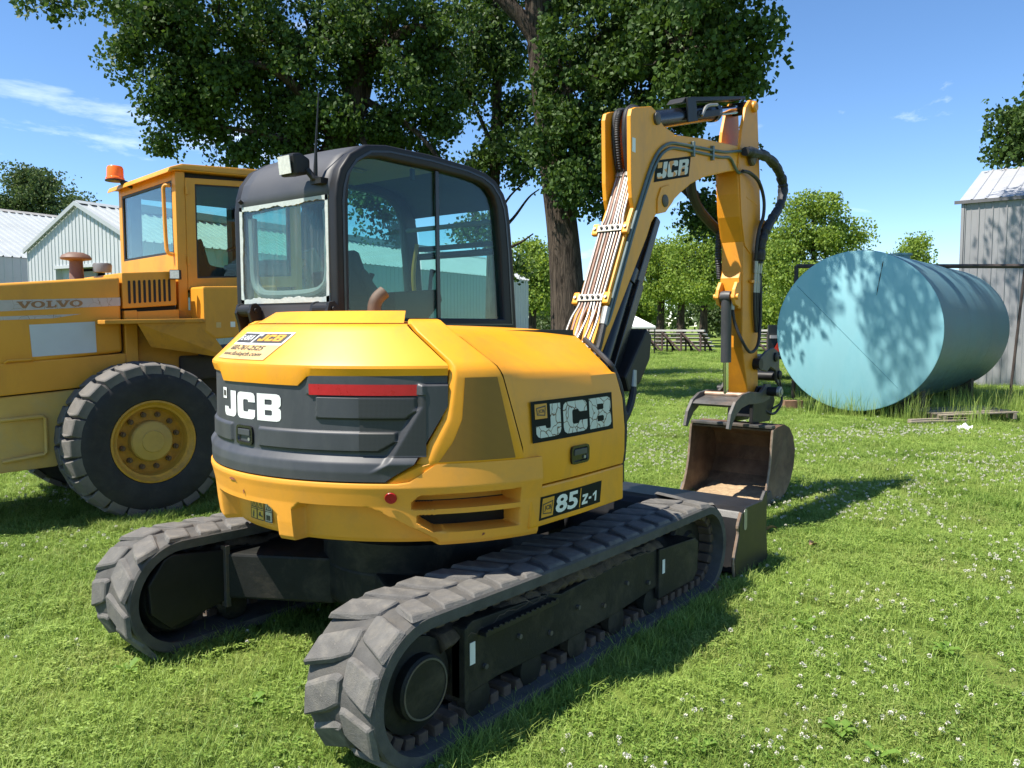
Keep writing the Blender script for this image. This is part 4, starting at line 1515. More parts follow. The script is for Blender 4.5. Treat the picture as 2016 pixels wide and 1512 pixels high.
# ---- dipper arm
AY0, AY1 = -0.145, 0.085
AYC = (AY0 + AY1) / 2
ARMP = [(4.66, 1.10), (4.93, 1.12), (4.885, 1.60), (4.90, 2.75), (4.885, 3.05), (4.80, 3.62), (4.62, 3.66), (4.40, 3.58), (4.29, 3.42), (4.31, 3.12), (4.35, 2.90), (4.45, 2.66), (4.48, 1.60)]
b = MB()
b.prism(ARMP, AY0, AY1)
ARM = b.build('dipper_arm', YELA, EX, bevel=0.012)
tag(ARM, 'upright yellow dipper arm, scraped to rust at its foot')
for y in (AY0, AY1):
    b = MB()
    s = -1 if y < 0 else 1
    b.prism([(4.29, 3.42), (4.36, 3.75), (4.45, 3.98), (4.55, 4.07), (4.66, 4.09), (4.74, 4.03), (4.785, 3.72), (4.86, 3.25), (4.80, 3.05), (4.5, 3.1)], y + s * 0.003, y - s * 0.03)
    b.build('arm_ear', YELA, ARM, bevel=0.008)
    b = MB()
    b.lathe([(0, 0), (0.055, 0), (0.055, 0.03), (0.04, 0.042), (0, 0.042)], (4.62, y + s * 0.002, 4.015), (0, s, 0), 20)
    b.build('pivot_pin', YELA, ARM, smooth=True)
    b = MB()
    b.lathe([(0, 0), (0.065, 0), (0.065, 0.03), (0.045, 0.045), (0, 0.045)], (4.56, s * 0.16, 3.485), (0, s, 0), 20)
    b.build('pivot_pin', DIRTST, ARM, smooth=True)
    b = MB()
    b.prism([(4.30, 3.35), (4.36, 2.92), (4.47, 2.62), (4.62, 2.55), (4.50, 2.95), (4.45, 3.3)], y + s * 0.012, y - s * 0.005)
    b.build('arm_stiffener', YELA, ARM, bevel=0.006)
b = MB()
b.prism([(4.40, 1.99), (4.40, 2.30), (4.43, 2.36), (4.47, 2.36), (4.47, 1.99)], AYC - 0.10, AYC + 0.10)
b.build('thumb_mount_plate', YELA, ARM, bevel=0.01)
for dy in (-0.085, 0.085):
    b = MB()
    b.prism([(4.28, 2.10), (4.30, 2.18), (4.36, 2.26), (4.44, 2.24), (4.44, 2.0), (4.32, 2.03)], AYC + dy - 0.018, AYC + dy + 0.018)
    b.build('cylinder_lug', YELW, ARM, bevel=0.008)
b = MB()
b.cyl((4.33, AYC - 0.13, 2.11), (4.33, AYC + 0.13, 2.11), 0.03, 12)
b.build('pivot_pin', YELW, ARM, smooth=True, angle=40)
b = MB()
b.cyl((4.33, AYC, 2.14), (4.345, AYC, 1.45), 0.052, 18)
b.lathe([(0, -0.05), (0.055, -0.05), (0.06, 0), (0.055, 0.05), (0, 0.05)], (4.33, AYC, 2.11), (0, 1, 0), 16)
b.build('thumb_cylinder', pm('dusty_black_cylinder', (0.04, 0.04, 0.042), 0.5, var=0.15, dirt=(0.14, 0.11, 0.08), damt=0.4), ARM, smooth=True, angle=40)
b = MB()
b.cyl((4.345, AYC, 1.46), (4.36, AYC, 1.12), 0.028, 14)
b.build('thumb_cylinder_rod', CHROME, ARM, smooth=True)
b = MB()
b.tube(spline([(4.36, AYC - 0.05, 2.02), (4.38, AYC - 0.07, 1.85), (4.42, -0.17, 1.66), (4.55, -0.2, 1.55), (4.72, -0.21, 1.62), (4.80, -0.2, 1.85), (4.82, -0.19, 2.2), (4.80, -0.18, 2.45)], 7), 0.016, 8)
b.build('hydraulic_hose', HOSE, ARM, smooth=True)
b = MB()
b.tube([(4.36, AYC - 0.05, 2.08), (4.36, AYC - 0.05, 1.98)], 0.024, 8)
b.build('pipe_fitting', ZINC, ARM)
# hose loops from boom to arm
big = spline([(4.32, -0.20, 3.52), (4.48, -0.21, 3.535), (4.78, -0.23, 3.54), (5.05, -0.25, 3.46), (5.20, -0.26, 3.30), (5.14, -0.26, 3.10), (4.96, -0.25, 2.94), (4.80, -0.24, 2.80), (4.74, -0.22, 2.64), (4.745, -0.20, 2.46)], 9)
b = MB()
rj = random.Random(4)
b.tube(big, [0.048 + rj.uniform(-0.008, 0.008) for _ in big], 10)
b.build('sleeved_hose_bundle', HOSE, ARM, smooth=True)
b = MB()
b.tube(spline([(4.28, -0.195, 3.325), (4.45, -0.2, 3.33), (4.66, -0.21, 3.27), (4.80, -0.21, 3.12), (4.80, -0.21, 2.95), (4.72, -0.2, 2.80), (4.68, -0.19, 2.6), (4.70, -0.18, 2.42)], 8), 0.018, 8)
b.build('hydraulic_hose', HOSE, ARM, smooth=True)
for dx in (-0.03, 0.03, 0.09):
    b = MB()
    b.tube([(4.72 + dx, -0.185, 2.48), (4.72 + dx, -0.18, 2.36)], 0.024, 8)
    b.tube([(4.72 + dx, -0.18, 2.36), (4.72 + dx, -0.175, 2.16)], 0.017, 8)
    b.build('pipe_fitting', ZINC, ARM)
    b = MB()
    b.tube(spline([(4.72 + dx, -0.175, 2.17), (4.74 + dx, -0.175, 1.95), (4.78 + dx * 0.6, -0.175, 1.75)], 5), 0.017, 8)
    b.build('hydraulic_hose', HOSE, ARM, smooth=True)
b = MB()
b.box((4.74, -0.165, 2.27), (0.26, 0.03, 0.03))
b.build('hose_bracket', YELA, ARM, bevel=0.004)
b = MB()
b.tube(spline([(3.95, 0.2, 3.36), (4.02, 0.22, 3.16), (4.18, 0.22, 3.0), (4.40, 0.2, 2.88), (4.55, 0.14, 2.78)], 7), 0.05, 10)
b.build('sleeved_hose_bundle', HOSE, ARM, smooth=True)
b = MB()
cs_ = spline([(4.50, 0.13, 2.80), (4.47, 0.13, 2.6), (4.48, 0.125, 2.42), (4.50, 0.12, 2.3)], 14)
b.tube(cs_, [0.034 if i % 2 else 0.027 for i in range(len(cs_))], 10)
b.build('corrugated_sleeve', HOSE, ARM, smooth=True)
b = MB()
b.cyl((5.0, -0.05, 2.9), (5.03, -0.05, 1.62), 0.06, 18)
b.build('bucket_cylinder', GLOSSBLK, ARM, smooth=True, angle=40)
b = MB()
b.lathe([(0, 0), (0.04, 0), (0.04, 0.05), (0, 0.06)], (4.93, AY0 + 0.02, 2.88), (0, -1, 0), 16)
b.build('pivot_pin', YELA, ARM, smooth=True)

# ---- bucket linkage, coupler, thumb
for sy in (-1, 1):
    b = MB()
    b.prism([(4.76, 1.36), (4.78, 1.47), (4.98, 1.55), (5.18, 1.58), (5.30, 1.545), (5.35, 1.46), (5.36, 1.36), (5.43, 1.26), (5.40, 1.17), (5.31, 1.20), (5.26, 1.33), (5.10, 1.38), (5.0, 1.33), (4.9, 1.35)], AYC + sy * 0.15, AYC + sy * 0.18)
    b.build('tipping_link', DIRTST, EX, bevel=0.006)
    for (x, z) in ((5.22, 1.48), (5.34, 1.28)):
        b = MB()
        b.lathe([(0, 0), (0.05, 0), (0.05, 0.02), (0.03, 0.03), (0, 0.03)], (x, AYC + sy * 0.18, z), (0, sy, 0), 18)
        b.build('pivot_pin', BLK, EX, smooth=True)
for (x, w, z, r) in ((4.80, 0.19, 1.42, 0.06), (5.36, 0.17, 1.26, 0.05), (4.92, 0.33, 1.13, 0.048)):
    b = MB()
    b.cyl((x, AYC - w, z), (x, AYC + w, z), r, 16)
    b.build('link_pin', BLK, EX, smooth=True, angle=40)
b = MB()
b.lathe([(0, 0), (0.055, 0), (0.055, 0.03), (0.03, 0.035), (0.03, 0.045), (0, 0.045)], (4.92, AYC - 0.33, 1.13), (0, -1, 0), 18)
b.build('pin_cap', ZINC, EX, smooth=True)
b = MB()
for dy in (-0.12, 0.12):
    b.prism([(4.72, 0.80), (4.74, 1.04), (4.86, 1.18), (5.0, 1.18), (5.30, 1.10), (5.36, 1.0), (5.22, 0.78)], AYC + dy - 0.02, AYC + dy + 0.02)
b.prism([(4.76, 0.86), (4.80, 1.0), (5.25, 1.0), (5.2, 0.82)], AYC - 0.10, AYC + 0.10)
b.build('quick_coupler', BLK, EX, bevel=0.01)
b = MB()
b.tube(spline([(5.36, -0.2, 1.26), (5.42, -0.22, 1.1), (5.40, -0.22, 0.95), (5.25, -0.2, 0.86), (5.1, -0.16, 0.9)], 7), 0.014, 8)
b.tube(spline([(5.30, -0.2, 1.22), (5.36, -0.24, 1.08), (5.33, -0.24, 0.97), (5.2, -0.2, 0.92)], 7), 0.012, 8)
b.build('hydraulic_hose', HOSE, EX, smooth=True)
TH = [(5.00, 1.20), (4.86, 1.21), (4.79, 1.16), (4.72, 1.13), (4.45, 1.155), (4.24, 1.14), (4.08, 1.08), (3.97, 0.97), (3.92, 0.83), (3.97, 0.815), (4.02, 0.88), (4.10, 0.95), (4.22, 1.005), (4.40, 1.03), (4.60, 1.02), (4.80, 1.02), (4.98, 1.05)]
thumb = None
for y in (AYC - 0.21, AYC + 0.24):
    b = MB()
    b.prism(TH, y - 0.016, y + 0.016)
    o = b.build('thumb_plate', DIRTST, EX, bevel=0.004)
b = MB()
b.prism([(4.06, 1.045), (4.12, 1.075), (4.40, 1.115), (4.41, 1.095), (4.13, 1.055), (4.08, 1.02)], AYC - 0.195, AYC + 0.225)
b.build('thumb_cross_plate', DIRTST, EX, bevel=0.004)
b = MB()
b.cyl((4.36, AYC - 0.2, 1.12), (4.36, AYC + 0.22, 1.12), 0.03, 14)
b.build('thumb_pin', WORN, EX, smooth=True, angle=40)

# ---- bucket
KY0, KY1 = -0.42, 0.45
SH = [(4.60, 0.765), (4.72, 0.785), (4.90, 0.795), (5.06, 0.745), (5.18, 0.64), (5.245, 0.49), (5.22, 0.33), (5.13, 0.17), (4.98, 0.06), (4.78, 0.015), (4.40, 0.008)]
SI = [(4.60, 0.745), (4.72, 0.762), (4.89, 0.770), (5.04, 0.722), (5.155, 0.625), (5.218, 0.487), (5.195, 0.34), (5.11, 0.187), (4.97, 0.083), (4.775, 0.038), (4.40, 0.030)]
b = MB()
b.prism(SH + SI[::-1], KY0, KY1)
BUCK = b.build('bucket', RUST, EX, bevel=0.004)
tag(BUCK, 'rusty open digging bucket resting on the grass')
for y in (KY0, KY1):
    s = -1 if y < 0 else 1
    b = MB()
    side_ = SH[:] + [(4.36, 0.03), (4.44, 0.14), (4.50, 0.25), (4.535, 0.38), (4.56, 0.55), (4.585, 0.70)]
    b.prism(side_, y, y + s * 0.022)
    b.build('bucket_side', RUST, BUCK, bevel=0.003)
    b = MB()
    b.prism([(4.36, 0.02), (4.44, 0.15), (4.52, 0.16), (4.60, 0.03)], y + s * 0.022, y + s * 0.04)
    b.build('side_cutter', DIRTST, BUCK, bevel=0.004)
    b = MB()
    b.tube(spline([(4.36, y + s * 0.011, 0.03), (4.44, y + s * 0.011, 0.14), (4.535, y + s * 0.011, 0.38), (4.585, y + s * 0.011, 0.70), (4.60, y + s * 0.011, 0.765)], 4), 0.013, 6)
    b.build('worn_rim', WORN, BUCK)
b = MB()
b.box((4.43, (KY0 + KY1) / 2, 0.018), (0.20, KY1 - KY0, 0.03))
b.build('cutting_edge', RUST, BUCK, bevel=0.004)
b = MB()
b.box((4.63, (KY0 + KY1) / 2, 0.79), (0.10, KY1 - KY0 + 0.02, 0.03))
b.build('bucket_top_bar', DIRTST, BUCK, bevel=0.006)
b = MB()
dr = random.Random(8)
b.grid(lambda u, v: (4.52 + u * 0.58, KY0 + 0.06 + v * 0.72, 0.036 + 0.05 * math.sin(math.pi * u) * (0.5 + 0.5 * math.sin(v * 5 + 1)) + u * u * 0.07 + dr.uniform(0, 0.012)), frange(0, 1, 16), frange(0, 1, 18))
b.build('sunlit_loose_soil', pm('sunlit_tan_soil', (0.34, 0.24, 0.14), 0.95, var=0.25, scale=18, bump=0.6, bscale=70), BUCK, smooth=True)  # pale tan stands in for sunlight falling on dirt and rust inside

# ---- dozer blade
b = MB()
BP = [(1.99, 0.05), (2.075, 0.43), (2.10, 0.475), (2.15, 0.50), (2.47, 0.505), (2.50, 0.50), (2.50, 0.485), (2.42, 0.38), (2.38, 0.25), (2.42, 0.12), (2.52, 0.03), (2.49, 0.03), (2.36, 0.10)]
BP = [(2.00, 0.06), (2.085, 0.44), (2.115, 0.485), (2.17, 0.503), (2.505, 0.503), (2.53, 0.49), (2.44, 0.38), (2.41, 0.25), (2.46, 0.12), (2.56, 0.03), (2.36, 0.03)]
b.prism(BP, -1.13, 1.13)
BL = b.build('dozer_blade', BLADE, EX, bevel=0.01)
tag(BL, 'scuffed black dozer blade in front of the tracks')
for s in (-1, 1):
    b = MB()
    b.prism([(1.985, 0.04), (1.97, 0.17), (2.04, 0.34), (2.03, 0.40), (2.085, 0.485), (2.16, 0.515), (2.46, 0.512), (2.53, 0.575), (2.56, 0.57), (2.555, 0.30), (2.60, 0.02)], s * 1.13, s * 1.158)
    b.build('blade_end_plate', BLADE, BL, bevel=0.005)
    b = MB()
    b.prism([(1.35, 0.16), (1.35, 0.32), (2.05, 0.36), (2.05, 0.14)], s * 0.45 - 0.06, s * 0.45 + 0.06)
    b.build('blade_arm', BLK, BL, bevel=0.01)
    b = MB()
    b.tube(spline([(1.985, s * 1.144, 0.04), (1.97, s * 1.144, 0.17), (2.04, s * 1.144, 0.34), (2.03, s * 1.144, 0.40), (2.085, s * 1.144, 0.485)], 4), 0.011, 6)
    b.build('worn_rim', WORN, BL)
b = MB()
b.add([(2.052, -1.00, 0.39), (2.052, -0.965, 0.388), (2.040, -0.96, 0.345), (2.042, -0.98, 0.348), (2.048, -1.00, 0.365)], [(0, 1, 2, 3, 4)])
for i in range(len(b.v)):
    b.v[i] = (b.v[i][0] + 0.022, b.v[i][1], b.v[i][2])
b.build('torn_sticker', WHT, BL)
b = MB()
pts = [(2.14 + 0.028 * math.cos(a), 0.43 + (0.05 if math.sin(a) > 0 else -0.05) + 0.028 * math.sin(a)) for a in [k * math.pi / 8 for k in range(16)]]
b.prism(pts, -1.159, -1.161)
b.build('end_plate_slot', ZINC, BL)
b = MB()
b.tube(spline([(2.20, 0.15, 0.505), (2.16, 0.10, 0.515), (2.12, -0.02, 0.50), (2.09, -0.05, 0.46)], 5), 0.007, 6)
b.build('blade_wire', ZINC, BL)
# ================================================================ WHEEL LOADER
LD = thing('wheel_loader', 'older yellow wheel loader with pale stripe on its hood, behind the excavator', 'wheel loader', (0.3265, 3.9223, 0.0), (0, 0, R(-7.6)))
LY = pm('loader_yellow', (0.66, 0.295, 0.025), 0.5, var=0.09, scale=1.6, dirt=(0.36, 0.15, 0.03), damt=0.55, dscale=2.5, speck=(0.15, 0.06, 0.03), spscale=11, spth=0.73, stretch=(1, 1, 0.5))
LYP = pm('loader_faded_yellow', (0.58, 0.36, 0.09), 0.55, var=0.14, scale=2.0, dirt=(0.38, 0.33, 0.19), damt=0.7, dscale=1.6, speck=(0.12, 0.08, 0.05), spscale=12, spth=0.74, low=((0.25, 0.19, 0.11), 0.45, 0.8, 0.5))
LYR = pm('loader_rusty_yellow', (0.52, 0.23, 0.02), 0.6, var=0.12, scale=3.0, dirt=(0.14, 0.06, 0.03), damt=0.8, dscale=3.5)
TYRE = pm('tyre_rubber', (0.030, 0.030, 0.032), 0.8, var=0.25, scale=6, dirt=(0.10, 0.085, 0.07), damt=0.3, dscale=5, spec=0.3, bump=0.2, bscale=90)
TREAD = pm('dusty_tread', (0.115, 0.108, 0.10), 0.85, var=0.2, scale=9, dirt=(0.19, 0.165, 0.135), damt=0.5, dscale=7, bump=0.3, bscale=120)
RIMY = pm('rim_yellow', (0.50, 0.26, 0.028), 0.6, var=0.12, scale=6, dirt=(0.13, 0.075, 0.035), damt=0.7, dscale=6)
RUSTB = pm('rusty_brown', (0.14, 0.075, 0.05), 0.6, var=0.25, scale=9)
GREYM = pm('grey_drum', (0.16, 0.17, 0.18), 0.4, var=0.12)
AMB = pm('amber_lens', (0.85, 0.16, 0.01), 0.25, var=0.08)
LGL = glass_mat('loader_glass', (0.78, 0.91, 0.87), 0.03)
SHR = 0.065


def shr(b, k=SHR):
    b.v = [(p[0], p[1], p[2] + k * p[0]) for p in b.v]
    return b


# wheels
RW, UW, WW = 0.745, 0.10, 0.735


def make_wheel(v0, out, full):
    """v0: outer sidewall position, out: -1 when the outer face looks to the viewer"""
    c = (UW, v0, WW)
    ax = (0, -out * -1 * -1, 0)
    ax = (0, -out, 0)        # from the outer face inwards
    b = MB()
    b.lathe([(0.385, 0.05), (0.40, 0.015), (0.46, 0.0), (0.58, -0.005), (0.66, 0.02), (0.695, 0.055), (0.70, 0.10), (0.70, 0.45), (0.695, 0.495), (0.66, 0.53), (0.46, 0.55), (0.385, 0.50)], c, ax, 56, caps=False)
    w = b.build('wheel', TYRE, LD, smooth=True, angle=50)
    b = MB()
    b.lathe([(0.39, 0.04), (0.392, 0.02), (0.375, 0.015), (0.345, 0.05), (0.325, 0.055), (0.315, 0.14), (0.30, 0.16), (0.0, 0.165)], c, ax, 48, caps=False)
    b.build('rim', RIMY, w, smooth=True, angle=30)
    b = MB()
    b.lathe([(0.0, 0.045), (0.10, 0.045), (0.105, 0.055), (0.18, 0.07), (0.192, 0.085), (0.195, 0.17), (0.0, 0.17)], c, ax, 40)
    b.build('hub', pm('hub_yellow' + str(v0), (0.45, 0.29, 0.07), 0.55, var=0.1, dirt=(0.2, 0.13, 0.06), damt=0.5), w, smooth=True, angle=30)
    if full:
        bolt = None
        for k in range(12):
            a = 2 * math.pi * (k + 0.4) / 12
            p = (UW + 0.255 * math.cos(a), v0 + 0.165, WW + 0.255 * math.sin(a))
            if bolt is None:
                q = MB()
                q.cyl((0, 0.01, 0), (0, -0.035, 0), 0.026, 8)
                q.cyl((0, -0.03, 0), (0, -0.055, 0), 0.013, 8)
                bolt = q.build('wheel_nut', pm('wheel_nut', (0.12, 0.075, 0.04), 0.6, var=0.2), w)
                o = bolt
            else:
                o = dup(bolt, w)
            o.location = p
        nb = 24
        pro = []
        for row in (0, 1):
            q = MB()
            # block in local frame: x along, y across, z outward
            if row == 0:
                pl_ = [(-0.092, 0.012), (0.074, 0.012), (0.098, 0.14), (0.074, 0.265), (-0.092, 0.25), (-0.070, 0.14)]
            else:
                pl_ = [(-0.092, 0.30), (0.074, 0.285), (0.098, 0.41), (0.074, 0.538), (-0.092, 0.538), (-0.070, 0.41)]
            pt = [(x * 0.93, y + (0.275 - y) * 0.04) for x, y in pl_]
            n = len(pl_)
            vs = [(x, y, -0.085 if (y < .06 or y > .49) else -0.01) for x, y in pl_] + [(x, y, 0.024 if (y < .06 or y > .49) else 0.047) for x, y in pt]
            q.add(vs, [tuple(range(n, 2 * n))] + [(i, (i + 1) % n, n + (i + 1) % n, n + i) for i in range(n)])
            pro.append(q.build('tread_block', TREAD, w, bevel=0.008, seg=1))
        for row in (0, 1):
            for k in range(nb):
                a = 2 * math.pi * (k + 0.5 * row) / nb
                o = pro[row] if k == 0 else dup(pro[row], w)
                cx, cz = math.cos(a), math.sin(a)
                o.matrix_local = Matrix([[-cz, 0, cx, UW + 0.70 * cx], [0, 1, 0, v0], [cx, 0, cz, WW + 0.70 * cz], [0, 0, 0, 1]])
    return w


w0 = make_wheel(0.0, -1, True)
tag(w0, 'big dusty rear tyre with chipped yellow rim')
wf = copy_tree(w0, LD)
for o in (wf,):
    o.location = (2.95, 0, 0)
w2 = make_wheel(2.52, 1, False)
w3 = copy_tree(w2, LD)
w3.location = (2.95, 0, 0)
for v in (2.5 - 0.55,):
    b = MB()
    for k in range(24):
        a = 2 * math.pi * k / 24
        for (y0, y1, da) in ((1.99, 2.23, 0), (2.27, 2.49, 0.13)):
            vs = []
            for (r, s) in ((0.69, 1.0), (0.742, 0.9)):
                for (da2, y) in ((-0.095, y0), (0.095, y0), (0.095, y1), (-0.095, y1)):
                    q = a + da + da2 * s
                    vs.append((UW + r * math.cos(q), y, WW + r * math.sin(q)))
            b.add(vs, [(4, 5, 6, 7), (0, 1, 5, 4), (1, 2, 6, 5), (2, 3, 7, 6), (3, 0, 4, 7)])
    tag(b.build('tread_blocks', TREAD, w2), kind='stuff')

# rear frame and hood
b = MB()
b.prism([(-2.0, 0.62), (-2.0, 1.262), (-0.10, 1.262), (0.3, 1.25), (0.3, 0.9), (-0.30, 0.75), (-0.62, 0.57)], 0.50, 2.0)
shr(b).build('rear_frame', LYP, LD, bevel=0.03)
b = MB()
b.prism([(-2.0, 1.275), (-2.0, 1.56), (0.02, 1.56), (0.02, 1.275)], 0.47, 2.03)
hp = shr(b).build('lower_hood_panel', LY, LD, bevel=0.012)
b = MB()
b.prism([(-2.0, 1.572), (-2.0, 2.30), (-0.005, 2.30), (-0.005, 1.572)], 0.48, 2.02)
HDL = shr(b, 0.1).build('hood', LY, LD, bevel=0.04, seg=4, smooth=True, angle=50)
b = MB()
b.prism([(0.012, 1.99), (0.012, 2.335), (0.53, 2.335), (0.53, 1.99)], 0.485, 2.015)
VH = shr(b, 0.08).build('vent_housing', LY, LD, bevel=0.012)
for k in range(9):
    b = MB()
    x = 0.075 + k * 0.048
    pts = arc(x, 2.245, 0.0115, 0, 180, 5) + arc(x, 2.045, 0.0115, 180, 360, 5)
    b.prism(pts, 0.4835, 0.4800)
    shr(b, 0.08).build('vent_slot', DARKIN, VH)
b = MB()
b.prism([(0.02, 1.30), (0.02, 1.97), (0.14, 1.97), (0.14, 1.30)], 0.475, 0.60)
shr(b).build('body_post', LY, LD, bevel=0.01)
b = MB()
b.prism([(0.16, 1.25), (0.16, 1.94), (0.75, 1.94), (0.75, 1.25)], 0.53, 2.0)
shr(b).build('inner_panel', LYR, LD)
b = MB()
b.prism([(0.14, 1.81), (0.14, 1.955), (0.55, 1.955), (0.55, 1.85)], 0.487, 0.53)
shr(b).build('hatch_panel', LY, LD, bevel=0.006)
b = MB()
b.prism([(-1.9, 1.2), (-1.9, 2.1), (0.5, 2.2), (0.56, 1.95), (0.7, 1.9), (0.7, 1.2)], 0.56, 1.95)
b.build('dark_filler_block', DARKIN, LD)  # dark filler added so no daylight shows through gaps in the body
# step / fender ledge
b = MB()
b.prism([(-0.245, 1.845), (-0.245, 1.885), (0.68, 1.885), (0.70, 1.845)], 0.20, 0.52)
shr(b, 0.02).build('fender_ledge', LYR, LD, bevel=0.008)
b = MB()
b.add([(0.05, 0.22, 1.85), (0.69, 0.22, 1.86), (0.95, 0.24, 1.50), (0.95, 0.60, 1.50), (0.05, 0.55, 1.80), (0.69, 0.55, 1.80), (0.20, 0.30, 1.62)], [(0, 1, 2, 6), (1, 5, 3, 2)])
b.build('fender_plate', LYR, LD, solid=0.02)
b = MB()
b.prism([(0.75, 0.75), (0.75, 1.55), (1.9, 1.62), (2.1, 1.0), (1.6, 0.7)], 0.75, 1.75)
b.prism([(0.55, 1.25), (0.55, 1.52), (1.2, 1.52), (1.2, 1.3)], 0.50, 0.9)
b.build('chassis', pm('dark_chassis', (0.045, 0.035, 0.028), 0.8, var=0.3), LD, bevel=0.03)
# lettering and stripe
def on_hood(dv, k=0.1):
    return lambda x, y: (x, 0.48 - dv, y + k * x)


st = []
vs = [(-2.0, 1.987), (-0.012, 2.02), (-0.012, 2.098), (-2.0, 2.105)]
place((vs, [(0, 1, 2, 3)]), on_hood(0.002, 0.05), 'stripe', CRKV, HDL)
place(([(-2.0, 1.93), (-0.60, 1.925), (-0.36, 1.955), (-0.60, 1.957), (-2.0, 1.965)], [(0, 1, 2, 3, 4)]), on_hood(0.002, 0.05), 'stripe', CRKV, HDL)
LV = [[(0, 1), (.44, 1), (.44, .86), (.36, .86), (.54, .34), (.70, .86), (.62, .86), (.62, 1), (1, 1), (1, .86), (.92, .86), (.62, 0), (.40, 0), (.08, .86), (0, .86)]]
LO = [[(.5 + .5 * math.cos(k * math.pi / 14), .5 + .5 * math.sin(k * math.pi / 14)) for k in range(28)], [(.5 + .24 * math.cos(-k * math.pi / 10), .5 + .34 * math.sin(-k * math.pi / 10)) for k in range(20)]]
LL = [[(0, 0), (.9, 0), (.9, .40), (.78, .40), (.70, .15), (.42, .15), (.42, .86), (.54, .86), (.54, 1), (.0, 1), (.0, .86), (.12, .86), (.12, .14), (0, .14)]]
wd = merge(fit(poly2d(LV), 0, 0, 1.2, 1), fit(poly2d(LO), 1.15, 0, 2.3, 1), fit(poly2d(LL), 2.4, 0, 3.25, 1), fit(poly2d(LV), 3.2, 0, 4.4, 1), fit(poly2d(LO), 4.35, 0, 5.5, 1))
place(fit(wd, -0.885, 2.024, -0.345, 2.086), on_hood(0.004, 0.05), 'lettering', pm('ochre_letters', (0.30, 0.145, 0.06), 0.5, var=0.15), HDL)
b = MB()
b.add([(-0.795, 0.479, 1.88), (-0.245, 0.479, 1.88), (-0.24, 0.479, 1.59), (-0.78, 0.479, 1.59)], [(0, 1, 2, 3)])
b.v = [(p[0], p[1] - 0.002, p[2] + 0.055 * p[0]) for p in b.v]
b.build('blank_panel', pm('pale_grey_sign', (0.50, 0.53, 0.56), 0.5, var=0.05, scale=5), HDL)
b = MB()
b.tube([(-1.0, 0.47, 1.50), (-0.98, 0.44, 1.52), (-0.80, 0.44, 1.525), (-0.78, 0.47, 1.515)], 0.012, 6)
b.build('hood_handle', LY, HDL)
b = MB()
b.tube([(-1.05, 0.49, 0.99), (-0.72, 0.47, 1.005), (-0.70, 0.47, 0.98), (-0.70, 0.47, 0.68), (-0.72, 0.47, 0.655), (-1.05, 0.49, 0.62)], 0.018, 8)
b.build('guard_rail', LYP, LD, smooth=True)
# pre-cleaner, muffler cap
b = MB()
b.lathe([(0, 0), (0.075, 0.0), (0.075, 0.02), (0.068, 0.03), (0.062, 0.22), (0.075, 0.225), (0.14, 0.235), (0.145, 0.25), (0.125, 0.28), (0.07, 0.305), (0.0, 0.312)], (-0.17, 1.25, 2.26), (0, 0, 1), 32)
b.build('pre_cleaner', RUSTB, LD, smooth=True, angle=35)
b = MB()
b.lathe([(0, 0), (0.085, 0), (0.09, 0.07), (0.08, 0.09), (0, 0.095)], (0.03, 1.1, 2.37), (0, 0, 1), 28)
b.build('filter_cap', GREYM, LD, smooth=True, angle=35)
# cab
b = MB()
CU0, CU1, CV0, CV1, CWB, CWT = 0.58, 2.0, 0.56, 2.22, 2.28, 3.29
posts = [((CU0, CV0), (0.10, 0.10)), ((CU0, CV1), (0.10, 0.10)), ((CU1, CV0 + 0.02), (0.09, 0.09)), ((CU1, CV1 - 0.02), (0.09, 0.09))]
lcab = None
for (p, d) in posts:
    b = MB()
    x, y = p
    b.prism([(x, y), (x + d[0] * (1 if x < 1 else -1), y), (x + d[0] * (1 if x < 1 else -1), y + d[1] * (1 if y < 1 else -1)), (x, y + d[1] * (1 if y < 1 else -1))], 1.9, CWT + 0.06, 'z')
    shr(b, 0.06)
    o = b.build('cab_post', LY, LD, bevel=0.012)
b = MB()
b.prism([(CU0 + 0.001, 2.2), (CU0 + 0.001, 2.50), (CU0 + 0.06, 2.50), (CU0 + 0.06, 2.2)], CV0 + 0.09, CV1 - 0.09)
b.prism([(CU0 - 0.0, 2.30), (CU0 - 0.0, 2.53), (CU0 + 0.04, 2.53), (CU0 + 0.04, 2.3)], CV0 + 0.10, CV1 - 0.10)
shr(b, 0.06).build('cab_rear_panel', LY, LD, bevel=0.006)
b = MB()
b.prism([(CU0, CWT - 0.02), (CU0, CWT + 0.06), (CU0 + 0.06, CWT + 0.06), (CU0 + 0.06, CWT - 0.02)], CV0 + 0.1, CV1 - 0.1)
shr(b, 0.06).build('cab_header', LY, LD, bevel=0.005)
for (poly, a0, a1, ax, nm) in (([(CV0 + 0.10, 2.53), (CV1 - 0.10, 2.53), (CV1 - 0.10, 3.27), (CV0 + 0.10, 3.27)], CU0 + 0.02, CU0 + 0.027, 'x', 'rear_window'),
                               ([(CV0 + 0.10, 2.3), (CV1 - 0.10, 2.3), (CV1 - 0.10, 3.27), (CV0 + 0.10, 3.27)], CU1 - 0.03, CU1 - 0.023, 'x', 'front_window'),
                               ([(CU0 + 0.18, 2.26), (CU1 - 0.1, 2.26), (CU1 - 0.1, 3.24), (CU0 + 0.18, 3.24)], CV0 + 0.015, CV0 + 0.022, 'y', 'door_window'),
                               ([(CU0 + 0.12, 2.26), (CU1 - 0.1, 2.26), (CU1 - 0.1, 3.25), (CU0 + 0.12, 3.25)], CV1 - 0.022, CV1 - 0.015, 'y', 'side_window')):
    b = MB()
    b.prism(poly, a0, a1, ax)
    shr(b, 0.06).build(nm, LGL, LD)
b = MB()
o_ = [(CU0 + 0.10, 2.15), (CU1 - 0.08, 2.15), (CU1 - 0.08, CWT), (CU0 + 0.10, CWT)]
